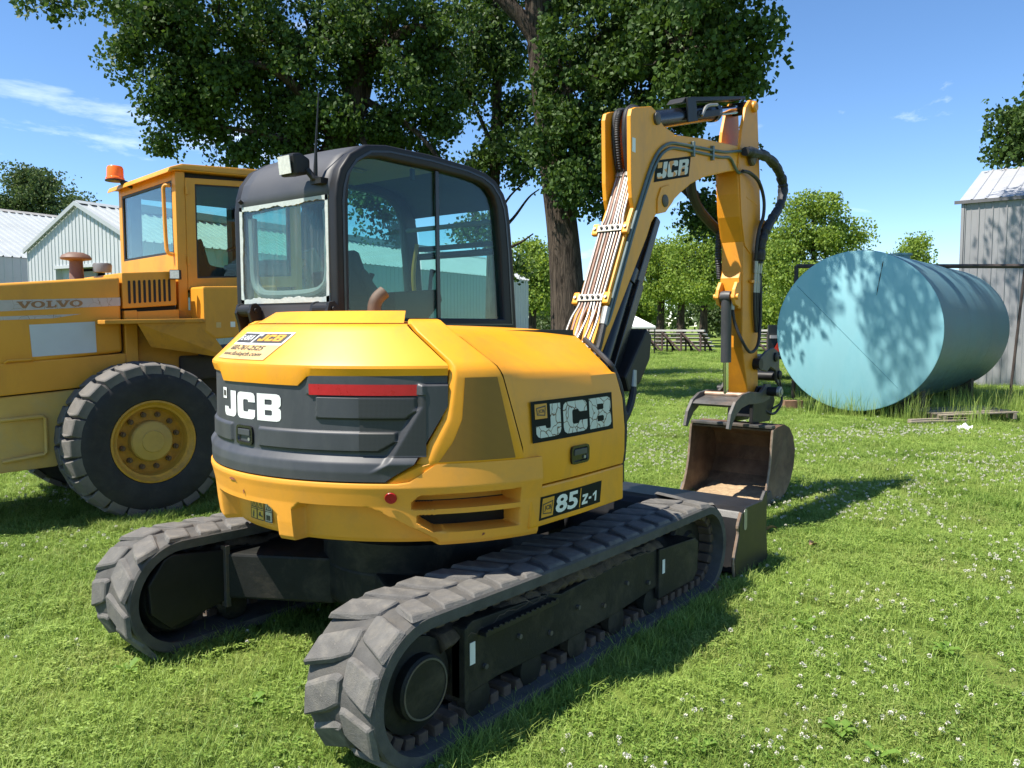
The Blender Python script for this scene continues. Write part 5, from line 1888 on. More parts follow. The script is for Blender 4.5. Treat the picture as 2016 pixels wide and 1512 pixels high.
i_ = [(CU0 + 0.20, 2.27), (CU1 - 0.15, 2.27), (CU1 - 0.15, 3.23), (CU0 + 0.20, 3.23)]
b.ring(o_, i_, CV0 - 0.004, CV0 + 0.03)
CD = shr(b, 0.06).build('cab_door', LY, LD, bevel=0.008)
i2 = [(CU0 + 0.215, 2.285), (CU1 - 0.165, 2.285), (CU1 - 0.165, 3.215), (CU0 + 0.215, 3.215)]
b = MB()
b.ring(i_, i2, CV0 + 0.006, CV0 + 0.014)
shr(b, 0.06).build('door_gasket', HOSE, CD)
b = MB()
b.ring([(CV0 + 0.095, 2.525), (CV1 - 0.095, 2.525), (CV1 - 0.095, 3.275), (CV0 + 0.095, 3.275)], [(CV0 + 0.125, 2.555), (CV1 - 0.125, 2.555), (CV1 - 0.125, 3.245), (CV0 + 0.125, 3.245)], CU0 + 0.008, CU0 + 0.02, 'x')
shr(b, 0.06).build('window_gasket', HOSE, LD)
for z in (3.16, 2.45):
    b = MB()
    b.cyl((CU0 + 0.11, CV0 - 0.012, z), (CU0 + 0.11, CV0 - 0.012, z + 0.08), 0.016, 8)
    b.build('door_hinge', LY, CD)
b = MB()
b.prism([(CU0 - 0.10, CWT + 0.03), (CU0 - 0.07, CWT + 0.09), (CU0 + 0.06, CWT + 0.13), (CU1 + 0.02, CWT + 0.13), (CU1 + 0.08, CWT + 0.10), (CU1 + 0.08, CWT + 0.03), (CU0 + 0.02, CWT + 0.06), (CU0 - 0.02, CWT + 0.06)], CV0 - 0.05, CV1 + 0.10)
shr(b, 0.06).build('cab_roof', LY, LD, bevel=0.02)
b = MB()
b.tube(spline([(CU0 - 0.01, CV0 + 0.10, 3.25), (CU0 - 0.06, CV0 + 0.14, 3.24), (CU0 - 0.065, CV0 + 0.14, 3.12), (CU0 - 0.065, CV0 + 0.12, 2.72), (CU0 - 0.06, CV0 + 0.10, 2.58), (CU0 - 0.01, CV0 + 0.08, 2.55)], 5), 0.02, 8)
b.build('grab_rail', LY, LD, smooth=True)
# cab contents
b = MB()
b.box((1.3, 1.39, 3.35), (1.36, 1.52, 0.10))
b.box((1.93, 1.39, 3.26), (0.06, 1.5, 0.16))
b.build('headlining', DARKIN, LD)
for (x, y, dx, dy) in ((0.70, 2.10, 0.12, 0.16), (1.92, 2.12, 0.12, 0.14), (1.93, 0.68, 0.08, 0.10)):
    b = MB()
    b.box((x, y, 2.80), (dx, dy, 1.1))
    b.build('inner_pillar', DARKIN, LD)
b = MB()
b.box((1.85, 1.4, 2.38), (0.3, 1.2, 0.40))
b.build('dashboard', DARKIN, LD, bevel=0.05)
b = MB()
b.box((1.35, 2.17, 2.38), (1.3, 0.05, 0.36))
b.build('far_side_panel', LY, LD)
b = MB()
b.prism([(1.0, 2.2), (1.0, 2.75), (1.08, 2.80), (1.16, 2.5), (1.5, 2.45), (1.5, 2.2)], 1.1, 1.6)
b.build('loader_seat', SEATM, LD, bevel=0.05)
b = MB()
b.tube([(1.75, 1.3, 2.3), (1.62, 1.3, 2.75)], 0.03, 8)
b.lathe([(0.16, 0), (0.18, 0.01), (0.16, 0.02), (0.14, 0.01), (0.16, 0)], (1.62, 1.3, 2.75), (-0.5, 0, 1), 24, caps=False)
b.build('steering_wheel', BLK, LD, smooth=True)
b = MB()
b.box((1.35, 1.4, 2.2), (1.3, 1.5, 0.06))
b.build('loader_cab_floor', DARKIN, LD)
b = MB()
b.tube([(1.95, 0.35, 2.9), (2.0, 0.30, 3.1)], 0.012, 6)
b.prism(arc(0, 0, 0.09, 0, 330, 11), -0.012, 0.012)
b.v = [(p[0] + (1.97 if abs(p[1]) < .02 else 0), p[1] + (0.36 if abs(p[1]) < .02 else 0), p[2] + (3.15 if abs(p[1]) < .02 else 0)) for p in b.v]
b.build('wing_mirror', BLK, LD)
# box below the door
b = MB()
b.prism([(0.69, 1.74), (0.69, 2.19), (1.5, 2.19), (1.5, 1.68), (0.80, 1.66)], 0.22, 0.56)
bx_ = shr(b, 0.04).build('step_box', LY, LD, bevel=0.02)
for k in range(12):
    b = MB()
    b.box((0.80 + k * 0.05, 0.33, 2.1915 + 0.04 * (0.80 + k * 0.05)), (0.022, 0.12, 0.004))
    b.build('louvre_slot', DARKIN, bx_)
for (x, s_, m_) in ((0.84, 0.05, STKY), (0.99, 0.05, WHT)):
    b = MB()
    b.box((x, 0.2185, 1.80 + 0.04 * x), (s_, 0.002, s_ * 1.1))
    b.build('small_sticker', m_, bx_)
# work light, beacon
b = MB()
b.box((0.50, 0.42, 2.335), (0.07, 0.10, 0.095), Matrix.Rotation(R(55), 3, 'Z'))
wl2 = b.build('side_lamp', BLK, LD, bevel=0.008)
b = MB()
b.box((0.50 - 0.037 * math.cos(R(55)), 0.42 - 0.037 * math.sin(R(55)), 2.335), (0.008, 0.085, 0.08), Matrix.Rotation(R(55), 3, 'Z'))
b.build('lamp_glass', LENS, LD)
b = MB()
b.lathe([(0, 0), (0.105, 0.0), (0.105, 0.012), (0, 0.012)], (0.45, 1.91, 3.435), (0, 0, 1), 24)
b.tube([(0.62, 1.75, 3.36), (0.5, 1.86, 3.43)], 0.03, 6)
b.build('beacon_bracket', BLK, LD)
b = MB()
b.lathe([(0, 0), (0.098, 0), (0.098, 0.02), (0.088, 0.03), (0.085, 0.13), (0.075, 0.15), (0, 0.155)], (0.45, 1.91, 3.448), (0.03, 0.05, 1), 28)
b.build('amber_beacon', AMB, LD, smooth=True, angle=40)
b = MB()
b.tube([(1.15, 1.6, 3.46), (0.85, 1.75, 3.54)], 0.008, 6)
b.build('roof_rod', BLK, LD)
# front frame and lift arms (seen through the excavator's windows)
LARM = pm('worn_lift_arm', (0.22, 0.16, 0.08), 0.6, var=0.2, dirt=(0.12, 0.09, 0.06), damt=0.6)
b = MB()
b.prism([(2.2, 0.8), (2.2, 1.5), (2.5, 2.2), (2.85, 2.35), (3.1, 2.1), (3.6, 1.3), (3.6, 0.8)], 0.8, 1.7)
b.build('front_frame', LY, LD, bevel=0.04)
for y in (0.72, 1.62):
    b = MB()
    b.prism([(2.6, 2.12), (2.62, 2.34), (2.8, 2.42), (3.3, 2.15), (4.1, 1.35), (4.5, 0.7), (4.3, 0.55), (3.8, 1.2), (3.1, 1.85)], y, y + 0.14)
    b.build('lift_arm', LARM, LD, bevel=0.02)
    b = MB()
    b.lathe([(0, 0), (0.16, 0), (0.17, 0.02), (0.17, 0.06), (0.06, 0.07), (0.06, 0.1), (0, 0.1)], (2.75, y, 2.28), (0, -1, 0), 24)
    b.build('arm_boss', LARM, LD, smooth=True, angle=40)
b = MB()
b.prism([(2.55, 2.2), (2.35, 2.72), (2.5, 2.78), (2.85, 2.25)], 1.15, 1.35)
b.build('bell_crank', LARM, LD, bevel=0.02)
b = MB()
b.tube([(2.45, 1.25, 2.66), (2.05, 1.25, 2.3)], 0.05, 10)
b.build('tilt_rod', LY, LD)
b = MB()
b.prism([(4.2, 0.1), (4.3, 0.75), (4.5, 0.95), (5.2, 0.12), (5.2, 0.06)], -0.1, 2.6)
b.build('loader_bucket', RUST, LD, bevel=0.02)
# ================================================================ BACKGROUND BUILDINGS AND THINGS
ROOFW = pm('white_metal_roof', (0.37, 0.395, 0.40), 0.45, var=0.05, scale=0.8, dirt=(0.5, 0.52, 0.51), damt=0.3, dscale=0.6)
SIDW = pm('white_metal_siding', (0.48, 0.505, 0.515), 0.5, var=0.05, scale=0.8, dirt=(0.45, 0.46, 0.46), damt=0.3, dscale=0.7)
TRIMG = pm('grey_barn_trim', (0.30, 0.29, 0.27), 0.6, var=0.1)
DKOPEN = pm('dark_barn_inside', (0.03, 0.028, 0.026), 0.9, var=0.3)


def sheet(p0, u, v, lu, hfun, spacing, rib, normal, name, mat, parent, ribw=0.22):
    """ribbed metal sheet: ribs run along v; hfun(t) gives the length along v at distance t along u"""
    p0, u, v, nn = Vector(p0), Vector(u), Vector(v), Vector(normal)
    xs = []
    n = int(lu / spacing)
    sp = lu / n
    for i in range(n):
        a = i * sp
        xs += [(a, 0), (a + sp * (1 - ribw), 0), (a + sp * (1 - ribw * 0.75), rib), (a + sp * (1 - ribw * 0.25), rib)]
    xs.append((lu, 0))
    b = MB()
    vs = [p0 + u * x + nn * r for x, r in xs] + [p0 + u * x + nn * r + v * hfun(x) for x, r in xs]
    m = len(xs)
    b.add(vs, [(i, i + 1, m + i + 1, m + i) for i in range(m - 1)])
    o = b.build(name, mat, parent)
    return o


def barn(label, corner, yaw, length, width, eave, apex, door=None, cap=ROOFW, group=None, overh=0.05):
    """corner: right front corner of the gable (near the long wall); +u along the ridge, gable looks back along -u"""
    t = thing('metal_barn', label, 'barn', corner, (0, 0, yaw), group)
    # local frame: x along ridge, y to the left (across the gable), z up
    # long wall at y = 0, faces -y ; gable at x = 0, faces -x
    sheet((0, 0, 0), (1, 0, 0), (0, 0, 1), length, lambda x: eave, 0.30, 0.02, (0, -1, 0), 'side_wall', SIDW, t)
    sheet((0, width, 0), (1, 0, 0), (0, 0, 1), length, lambda x: eave, 0.60, 0.02, (0, 1, 0), 'side_wall', SIDW, t)
    gh = lambda y: eave + (apex - eave) * (1 - abs(y / width * 2 - 1))
    if door is None:
        sheet((0, 0, 0), (0, 1, 0), (0, 0, 1), width, gh, 0.19, 0.02, (-1, 0, 0), 'gable_wall', SIDW, t)
    else:
        y0, y1, zt = door
        sheet((0, 0, 0), (0, 1, 0), (0, 0, 1), y0, gh, 0.19, 0.02, (-1, 0, 0), 'gable_wall', SIDW, t)
        sheet((0, y0, zt), (0, 1, 0), (0, 0, 1), y1 - y0, lambda y: gh(y + y0) - zt, 0.19, 0.02, (-1, 0, 0), 'gable_wall', SIDW, t)
        sheet((0, y1, 0), (0, 1, 0), (0, 0, 1), width - y1, lambda y: gh(y + y1), 0.19, 0.02, (-1, 0, 0), 'gable_wall', SIDW, t)
        b = MB()
        b.box((0.6, (y0 + y1) / 2, zt / 2), (0.04, y1 - y0 + 0.6, zt))
        b.build('dark_interior', DKOPEN, t)
        for yy in (y0, y1):
            b = MB()
            b.box((0.3, yy, zt / 2), (0.66, 0.10, zt))
            b.build('door_jamb', SIDW, t)
        b = MB()
        b.box((0.3, (y0 + y1) / 2, zt + 0.05), (0.68, y1 - y0 + 0.1, 0.10))
        b.build('door_header', SIDW, t)
        b = MB()
        b.box((0.22, y1 - (y1 - y0) * 0.12, zt / 2), (0.05, (y1 - y0) * 0.24, zt))
        b.build('sliding_door', SIDW, t)
        b = MB()
        b.box((0.34, y1 - (y1 - y0) * 0.45, zt / 2 - 0.05), (0.05, (y1 - y0) * 0.36, zt - 0.1))
        b.build('sliding_door', TRIMG, t)
    sheet((length, width, eave), (-1, 0, 0), (0, 0, 1), 0.01, lambda x: 0.01, 0.01, 0.0, (1, 0, 0), 'end_corner_trim', SIDW, t)
    b = MB()
    b.add([(length, 0, 0), (length, width, 0), (length, width, eave), (length, width / 2, apex), (length, 0, eave)], [(0, 1, 2, 3, 4)])
    b.build('rear_gable_wall', SIDW, t)
    sl = math.hypot(width / 2, apex - eave)
    d = Vector((0, width / 2, apex - eave)).normalized()
    sheet((-overh, -overh * d.y, eave - overh * d.z + 0.03), (1, 0, 0), d, length + 2 * overh, lambda x: sl + overh, 0.32, 0.05, Vector((0, -d.z, d.y)), 'roof_slope', ROOFW, t)
    d2 = Vector((0, -d.y, d.z))
    sheet((-overh, width + overh * d.y, eave - overh * d.z + 0.03), (1, 0, 0), d2, length + 2 * overh, lambda x: sl + overh, 0.32, 0.025, Vector((0, d.z, d.y)), 'roof_slope', ROOFW, t)
    b = MB()
    b.prism([(width / 2 - 0.22, apex - 0.02), (width / 2, apex + 0.10), (width / 2 + 0.22, apex - 0.02), (width / 2, apex + 0.02)], -overh, length + overh, 'x')
    b.build('ridge_cap', cap, t)
    for s in (1, -1):
        b = MB()
        y0 = -overh * d.y if s > 0 else width + overh * d.y
        z0 = eave - overh * d.z
        b.add([(-overh - 0.02, y0, z0 - 0.10), (-overh - 0.02, width / 2, apex - 0.08), (-overh - 0.02, width / 2, apex + 0.06), (-overh - 0.02, y0, z0 + 0.05)], [(0, 1, 2, 3)])
        b.build('rake_trim', ROOFW, t, solid=0.06)
    return t


# near barn: right front corner, seen behind the loader
DA = 25.0
ca = gnd(276, DA)
yawA = YAW - R(29.4)
BA = barn('long white metal barn with open doorway in its gable, behind the loader', ca, yawA, 25.5, 5.9, 4.42, 5.80, door=(1.55, 4.3, 3.72))
b = MB()
for i in range(4):
    pass
b.prism([(2.95 - 0.35, 5.72), (2.95 - 0.35, 6.02), (2.95 + 0.35, 6.02), (2.95 + 0.35, 5.72)], 2.0, 20.0, 'x')
b.build('ridge_vent', ROOFW, BA, bevel=0.05)
# second barn further left and behind
cb = at(0, 640, 29.5)
ub = np.array([math.cos(yawA), math.sin(yawA), 0])
cb = cb - ub * 9.0
barn('white metal barn with grey ridge at the left edge of the picture', (float(cb[0]), float(cb[1]), 0), yawA, 30.0, 11.0, 4.35, 6.75, cap=TRIMG)

# ---- blue tank
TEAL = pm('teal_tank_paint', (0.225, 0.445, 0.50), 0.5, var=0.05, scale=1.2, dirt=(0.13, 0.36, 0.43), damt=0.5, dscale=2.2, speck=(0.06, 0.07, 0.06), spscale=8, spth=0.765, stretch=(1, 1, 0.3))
TEALS = pm('shaded_weathered_teal_shell', (0.085, 0.185, 0.225), 0.5, var=0.10, scale=1.6, dirt=(0.10, 0.17, 0.18), damt=0.55, dscale=1.3, low=((0.03, 0.06, 0.055), -1.4, 0.2, 0.75), stretch=(0.5, 1, 1))  # tank paint with tree shade put into its colour, deeper towards the underside
TC = at(1684, 652, 15.9)
TR_ = 1.585
TANK = thing('storage_tank', 'large pale blue cylindrical steel tank lying on blocks by the shed', 'tank', (float(TC[0]), float(TC[1]), 0.0), (0, 0, R(-1.5)))
TZ = float(TC[2])
b = MB()
TLN = 7.2
b.lathe([(TR_, 0.0), (TR_, 0.03), (TR_ + 0.004, 0.05), (TR_, 0.08), (TR_, 2.4), (TR_, 4.8), (TR_, TLN)], (0, 0, 0), (1, 0, 0), 96, caps=False)
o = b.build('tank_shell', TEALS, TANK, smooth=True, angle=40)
o.location = (0, 0, TZ)
for xs_ in (2.4, 4.8):
    b = MB()
    b.lathe([(TR_ + 0.0005, -0.012), (TR_ + 0.0025, 0), (TR_ + 0.0005, 0.012)], (0, 0, 0), (1, 0, 0), 96, caps=False)
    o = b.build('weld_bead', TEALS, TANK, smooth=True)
    o.location = (xs_, 0, TZ)
for x in (0.0, TLN):
    b = MB()
    b.lathe([(0.0, -0.012), (TR_ - 0.03, -0.012), (TR_ - 0.004, -0.002), (TR_ - 0.001, 0.03)], (0, 0, 0), (1 if x == 0 else -1, 0, 0), 96)
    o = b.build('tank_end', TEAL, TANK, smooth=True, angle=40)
    o.location = (x, 0, TZ)
b = MB()
seam = []
for i in range(25):
    s = -1.0 + 2.0 * i / 24
    y, z = 0.18 + s * -1.12, 0.05 - s * 1.06 * -1
    seam.append((-0.013, -(s * 1.02) - 0.15, -s * 1.12 - 0.02 + 0.0))
seam = [(-0.0135, 1.18 - 2.0 * i / 24, 0.93 - 2.02 * i / 24) for i in range(25)]
b.tube(seam, 0.0045, 4)
o = b.build('weld_seam', pm('dark_teal_seam', (0.06, 0.19, 0.23), 0.6, var=0.2), TANK)
o.location = (0, 0, TZ)
b = MB()
b.tube(spline([(-0.0125, -0.48, 1.34), (-0.0125, -0.44, 1.1), (-0.0125, -0.40, 0.85), (-0.0125, -0.38, 0.70)], 4), [0.008, 0.010, 0.007, 0.004] * 3 + [0.003], 4)
o = b.build('rust_scratch', INK, TANK)
o.location = (0, 0, TZ)
for x in (1.0, 5.8):
    for s in (-1, 1):
        b = MB()
        b.prism([(s * 0.55, 0.0), (s * 1.05, 0.0), (s * 1.05, 0.52), (s * 0.55, 0.20)], x - 0.15, x + 0.15, 'x')
        b.build('support_block', pm('support_wood%d%d' % (x, s), (0.07, 0.055, 0.04), 0.9, var=0.3), TANK)
b = MB()
b.lathe([(0, 0), (0.22, 0), (0.22, 0.12), (0.26, 0.12), (0.26, 0.16), (0, 0.16)], (3.0, 0, TZ + TR_ - 0.03), (0, 0, 1), 24)
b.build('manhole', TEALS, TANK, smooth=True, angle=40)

# ---- shed at the right
SHM = pm('galvanised_siding', (0.31, 0.31, 0.32), 0.55, metal=0.25, var=0.14, scale=1.0, dirt=(0.24, 0.23, 0.23), damt=0.4, dscale=0.9, stretch=(1, 1, 0.4))
SHR_ = pm('galvanised_roof', (0.48, 0.49, 0.52), 0.4, metal=0.3, var=0.08, scale=1.0)
SP = at(1889, 640, 24.5)
SHED = thing('metal_shed', 'tall galvanised metal shed at the right edge behind the blue tank', 'shed', (float(SP[0]), float(SP[1]), 0.0), (0, 0, 0))
SE, SPW, SWID = 5.55, 0.36, 13.0
pn = None
for k in range(int(SWID / SPW)):
    if pn is None:
        b = MB()
        prof = [(0.0, 0), (-0.02, 0), (-0.03, -0.028), (-0.05, -0.028), (-0.06, 0), (-0.17, 0), (-0.18, -0.008), (-0.20, -0.008), (-0.21, 0), (-SPW, 0)]
        vs = [(q, y, 0) for y, q in prof] + [(q, y, SE) for y, q in prof]
        b.add(vs, [(i, i + 1, len(prof) + i + 1, len(prof) + i) for i in range(len(prof) - 1)])
        pn = b.build('wall_panel', SHM, SHED)
        o = pn
    else:
        o = dup(pn, SHED)
    o.location = (0, -k * SPW, 0)
sheet((0, 0, 0), (1, 0, 0), (0, 0, 1), 7.4, lambda x: SE + 1.4 * (1 - abs(x / 7.4 * 2 - 1)), 0.36, 0.02, (0, 1, 0), 'gable_wall', SHM, SHED)
d = Vector((3.7, 0, 1.4)).normalized()
sheet((-0.10 * d.x, 0.12, SE - 0.10 * d.z + 0.03), (0, -1, 0), d, SWID + 0.3, lambda x: 4.05, 0.36, 0.025, Vector((-d.z, 0, d.x)), 'roof_slope', SHR_, SHED)
sheet((7.4 + 0.10 * d.x, 0.12, SE - 0.10 * d.z + 0.03), (0, -1, 0), Vector((-d.x, 0, d.z)), SWID + 0.3, lambda x: 4.05, 0.36, 0.025, Vector((d.z, 0, d.x)), 'roof_slope', SHR_, SHED)
b = MB()
b.box((-0.085, -SWID / 2 + 0.1, SE - 0.05), (0.03, SWID + 0.3, 0.10))
b.build('eave_trim', pm('dark_eave', (0.12, 0.12, 0.13), 0.5), SHED)
b = MB()
b.box((0.02, 0.03, SE / 2), (0.12, 0.08, SE))
b.build('corner_trim', SHM, SHED)

# ---- steel rail frame beside the tank
RS = pm('rusty_rail_steel', (0.05, 0.036, 0.03), 0.7, var=0.3, scale=6)
p0, p1 = at(1568, 524, 19.5), at(2150, 524, 18.2)
RLF = thing('steel_rail_frame', 'dark rusty steel rail frame standing behind the blue tank', 'steel frame', (float(p0[0]), float(p0[1]), 0))
d = p1 - p0
for off in (0.0,):
    b = MB()
    b.tube([(0, 0, p0[2]), (d[0], d[1], p1[2])], 0.05, 8)
    b.build('top_rail', RS, RLF)
b = MB()
b.tube([(0.0, 0, p0[2]), (0.0, 0, 0)], 0.05, 8)
b.build('post', RS, RLF)
q0, q1 = at(2016, 590, 18.4), at(1988, 765, 18.4)
b = MB()
b.tube([(q0[0] - p0[0], q0[1] - p0[1], p0[2]), (q1[0] - p0[0], q1[1] - p0[1], 0)], 0.03, 8)
b.build('leaning_post', RS, RLF)
b = MB()
b.tube([(d[0], d[1], p1[2]), (d[0], d[1], 0)], 0.05, 8)
b.build('post', RS, RLF)

# ---- pallet, timber block, scrap on the grass
WOODG = pm('grey_weathered_wood', (0.24, 0.20, 0.15), 0.85, var=0.25, scale=5, bump=0.3, bscale=40, stretch=(6, 1, 1))
WOODB = pm('brown_timber', (0.26, 0.15, 0.09), 0.85, var=0.25, scale=8, bump=0.3)
pp = gnd(1900, 15.4)
PAL = thing('wooden_pallet', 'weathered wooden pallet lying in tall grass beside the blue tank', 'pallet', (pp[0], pp[1], 0), (0, R(-2), R(-48)))
for k in range(6):
    b = MB()
    b.box((0.0, -0.5 + k * 0.2, 0.17 + 0.008 * (k % 2)), (1.5, 0.13, 0.025))
    b.build('deck_board', WOODG, PAL, bevel=0.004)
for k in range(3):
    b = MB()
    b.box((-0.68 + k * 0.68, 0, 0.10), (0.06, 1.15, 0.11))
    b.build('bearer', WOODG, PAL, bevel=0.004)
pp = gnd(1858, 14.7)
PL2 = thing('loose_boards', 'two loose grey boards lying in front of the pallet', 'boards', (pp[0], pp[1], 0), (0, 0, R(-40)))
for k, (dx, dy, rz) in enumerate(((0, 0, 0), (0.1, 0.16, 0.06))):
    b = MB()
    b.box((dx, dy, 0.05 + 0.02 * k), (1.3, 0.10, 0.035), Matrix.Rotation(rz, 3, 'Z'))
    b.build('board', WOODG, PL2, bevel=0.004)
pp = gnd(1563, 17.5)
tag(MB().box((0, 0, 0.09), (0.42, 0.22, 0.18)).build('timber_block', WOODB, None, bevel=0.01), 'brown timber block on the grass left of the blue tank', 'timber block').location = pp
bpy.data.objects['timber_block'].rotation_euler = (0, 0, R(-50))
pp = gnd(1908, 13.9)
rb = random.Random(2)
b = MB()
b.grid(lambda u, v: ((u - .5) * 0.4, (v - .5) * 0.2, 0.05 + 0.05 * math.sin(u * 9) * math.cos(v * 6) + rb.uniform(0, .03) - 0.05 * (abs(u - .5) + abs(v - .5))), frange(0, 1, 12), frange(0, 1, 8))
o = tag(b.build('crumpled_bag', WHT, None), 'crumpled white plastic bag lying on the lawn before the pallet', 'bag')
o.location = pp

# ---- bleachers
BW = pm('bleacher_plank', (0.50, 0.47, 0.45), 0.7, var=0.12)
BF = pm('bleacher_frame', (0.075, 0.045, 0.04), 0.75, var=0.25)


def bleacher(px, depth, label, yaw, length=4.4):
    p = gnd(px, depth)
    t = thing('bleacher', label, 'bleacher', p, (0, 0, yaw), 'bleachers at the far edge of the lawn')
    rows = 5
    for k in range(rows):
        b = MB()
        b.box((length / 2, -0.55 * k, 0.42 + 0.26 * k), (length, 0.28, 0.12))
        b.build('seat_plank', BW, t)
        b = MB()
        b.box((length / 2, -0.55 * k + 0.28, 0.18 + 0.26 * k), (length, 0.24, 0.04))
        b.build('foot_plank', BW, t)
    for k in range(4):
        x = 0.25 + k * (length - 0.5) / 3
        for (a, z) in ((-0.1, 0.40), (-1.2, 0.90), (-2.2, 1.42)):
            b = MB()
            b.box((x, a, z / 2), (0.10, 0.10, z))
            b.build('post', BF, t)
        b = MB()
        b.tube([(x, 0.3, 0.12), (x, -2.3, 1.42)], 0.07, 6)
        b.build('stringer', BF, t)
        if k < 3:
            b = MB()
            b.tube([(x, -2.28, 1.35), (x + 1.3, -2.28, 0.1)], 0.07, 6)
            b.build('brace', BF, t)
    return t


# rows rise away from the viewer's right; seen from behind and the side
bleacher(1283, 56, 'wooden bleacher at the lawn edge between boom and dipper arm', YAW - R(90) - R(30))
bleacher(1443, 56, 'wooden bleacher mostly hidden behind the dipper arm', YAW - R(90) - R(30))

# ---- canopy tent
p = gnd(1250, 50)
TN = thing('canopy_tent', 'small white canopy tent far behind the boom', 'canopy', p, (0, 0, YAW))
TNW = pm('tent_white', (0.72, 0.72, 0.70), 0.7, var=0.05)
b = MB()
b.add([(-1.1, -1.1, 1.75), (1.1, -1.1, 1.75), (1.1, 1.1, 1.75), (-1.1, 1.1, 1.75), (0, 0, 2.4), (-1.1, -1.1, 1.62), (1.1, -1.1, 1.62), (1.1, 1.1, 1.62), (-1.1, 1.1, 1.62)],
      [(0, 1, 4), (1, 2, 4), (2, 3, 4), (3, 0, 4), (0, 1, 6, 5), (1, 2, 7, 6), (2, 3, 8, 7), (3, 0, 5, 8)])
b.build('tent_roof', TNW, TN)
for (x, y) in ((-1.05, -1.05), (1.05, -1.05), (1.05, 1.05), (-1.05, 1.05)):
    b = MB()
    b.tube([(x, y, 0), (x, y, 1.7)], 0.04, 6)
    b.build('tent_pole', BLK, TN)
b = MB()
b.box((0.2, 0, 0.4), (1.4, 0.8, 0.8))
b.build('tent_table', DKOPEN, TN)

# ---- picnic table left of the trunk
p = gnd(1046, 44)
PT = thing('picnic_table', 'brown wooden picnic table far behind the cab', 'picnic table', p, (0, 0, YAW - R(70)))
PTW = pm('picnic_wood', (0.16, 0.09, 0.06), 0.8, var=0.2)
for (y, z, w) in ((0, 0.80, 0.8), (0.75, 0.48, 0.28), (-0.75, 0.48, 0.28)):
    b = MB()
    b.box((0, y, z), (2.6, w, 0.06))
    b.build('table_top' if y == 0 else 'bench_plank', PTW, PT)
for x in (-0.9, 0.9):
    for s in (-1, 1):
        b = MB()
        b.tube([(x, s * 0.7, 0), (x, s * 0.2, 0.78)], 0.05, 6)
        b.build('leg', PTW, PT)
    b = MB()
    b.box((x, 0, 0.42), (0.06, 1.8, 0.08))
    b.build('cross_bar', PTW, PT)

# ---- flatbed trailer with slow-moving-vehicle triangle, between arm and tank
p = gnd(1530, 26)
FT = thing('farm_trailer', 'dark farm trailer with orange red triangle, half hidden by the tank', 'trailer', p, (0, 0, YAW - R(90) + R(10)))
b = MB()
b.box((0.4, 0.6, 0.78), (1.9, 2.2, 0.10))
b.build('trailer_bed', BLK, FT, bevel=0.02)
b = MB()
b.box((0.4, -0.45, 1.35), (1.9, 0.06, 0.95))
b.build('tailboard', pm('dark_green_board', (0.035, 0.04, 0.04), 0.6, var=0.2), FT, bevel=0.01)
b = MB()
b.box((0.4, -0.50, 1.45), (1.8, 0.03, 0.10))
b.build('pale_rail', BW, FT)
for x in (-0.15, 1.1):
    b = MB()
    b.lathe([(0.14, 0), (0.2, 0.0), (0.33, 0.02), (0.35, 0.05), (0.35, 0.20), (0.33, 0.23), (0.0, 0.23)], (x, 0.1, 0.35), (0, 1, 0), 24)
    b.build('trailer_wheel', TYRE, FT, smooth=True, angle=40)
b = MB()
b.prism([(-0.42, 0.98), (0.01, 0.98), (-0.205, 1.36)], -0.535, -0.53)
b.build('warning_triangle', pm('orange_red_triangle', (0.80, 0.05, 0.02), 0.4, var=0.05), FT)
# ================================================================ TREES
def bark_mat(name, col):
    t = NT(name)
    c = t.n('TexCoord').outputs['Object']
    m = t.n('Mapping', {'Vector': c, 'Scale': (9, 9, 1.1)}).outputs[0]
    d = t.n('TexNoise', {'Vector': m, 'Scale': 1.3, 'Detail': 8.0, 'Roughness': 0.65, 'Distortion': 1.2}).outputs['Fac']
    v = t.ramp(d, [(0.36, 0.25), (0.62, 1.25)])
    col4 = t.mix(1.0, (0, 0, 0), col)
    mm = t.n('MixRGB', {'Fac': 1.0, 'Color1': col4, 'Color2': v}, blend_type='MULTIPLY').outputs[0]
    p = t.n('BsdfPrincipled', {'Base Color': mm, 'Roughness': 0.95, 'Specular IOR Level': 0.15})
    bn = t.n('Bump', {'Height': d, 'Strength': 1.0, 'Distance': 0.06})
    t.t.links.new(bn.outputs[0], p.inputs['Normal'])
    t.t.links.new(p.outputs[0], t.out.inputs['Surface'])
    return t.m


BARK = bark_mat('furrowed_bark', (0.075, 0.058, 0.045))
LEAFD = leaf_mat('cottonwood_leaf', (0.019, 0.046, 0.010), (0.062, 0.112, 0.024), 0.28)
LEAFM = leaf_mat('maple_leaf', (0.095, 0.175, 0.026), (0.215, 0.300, 0.055), 0.36)
LEAFL = leaf_mat('dull_far_leaf', (0.040, 0.075, 0.026), (0.085, 0.125, 0.042), 0.25)


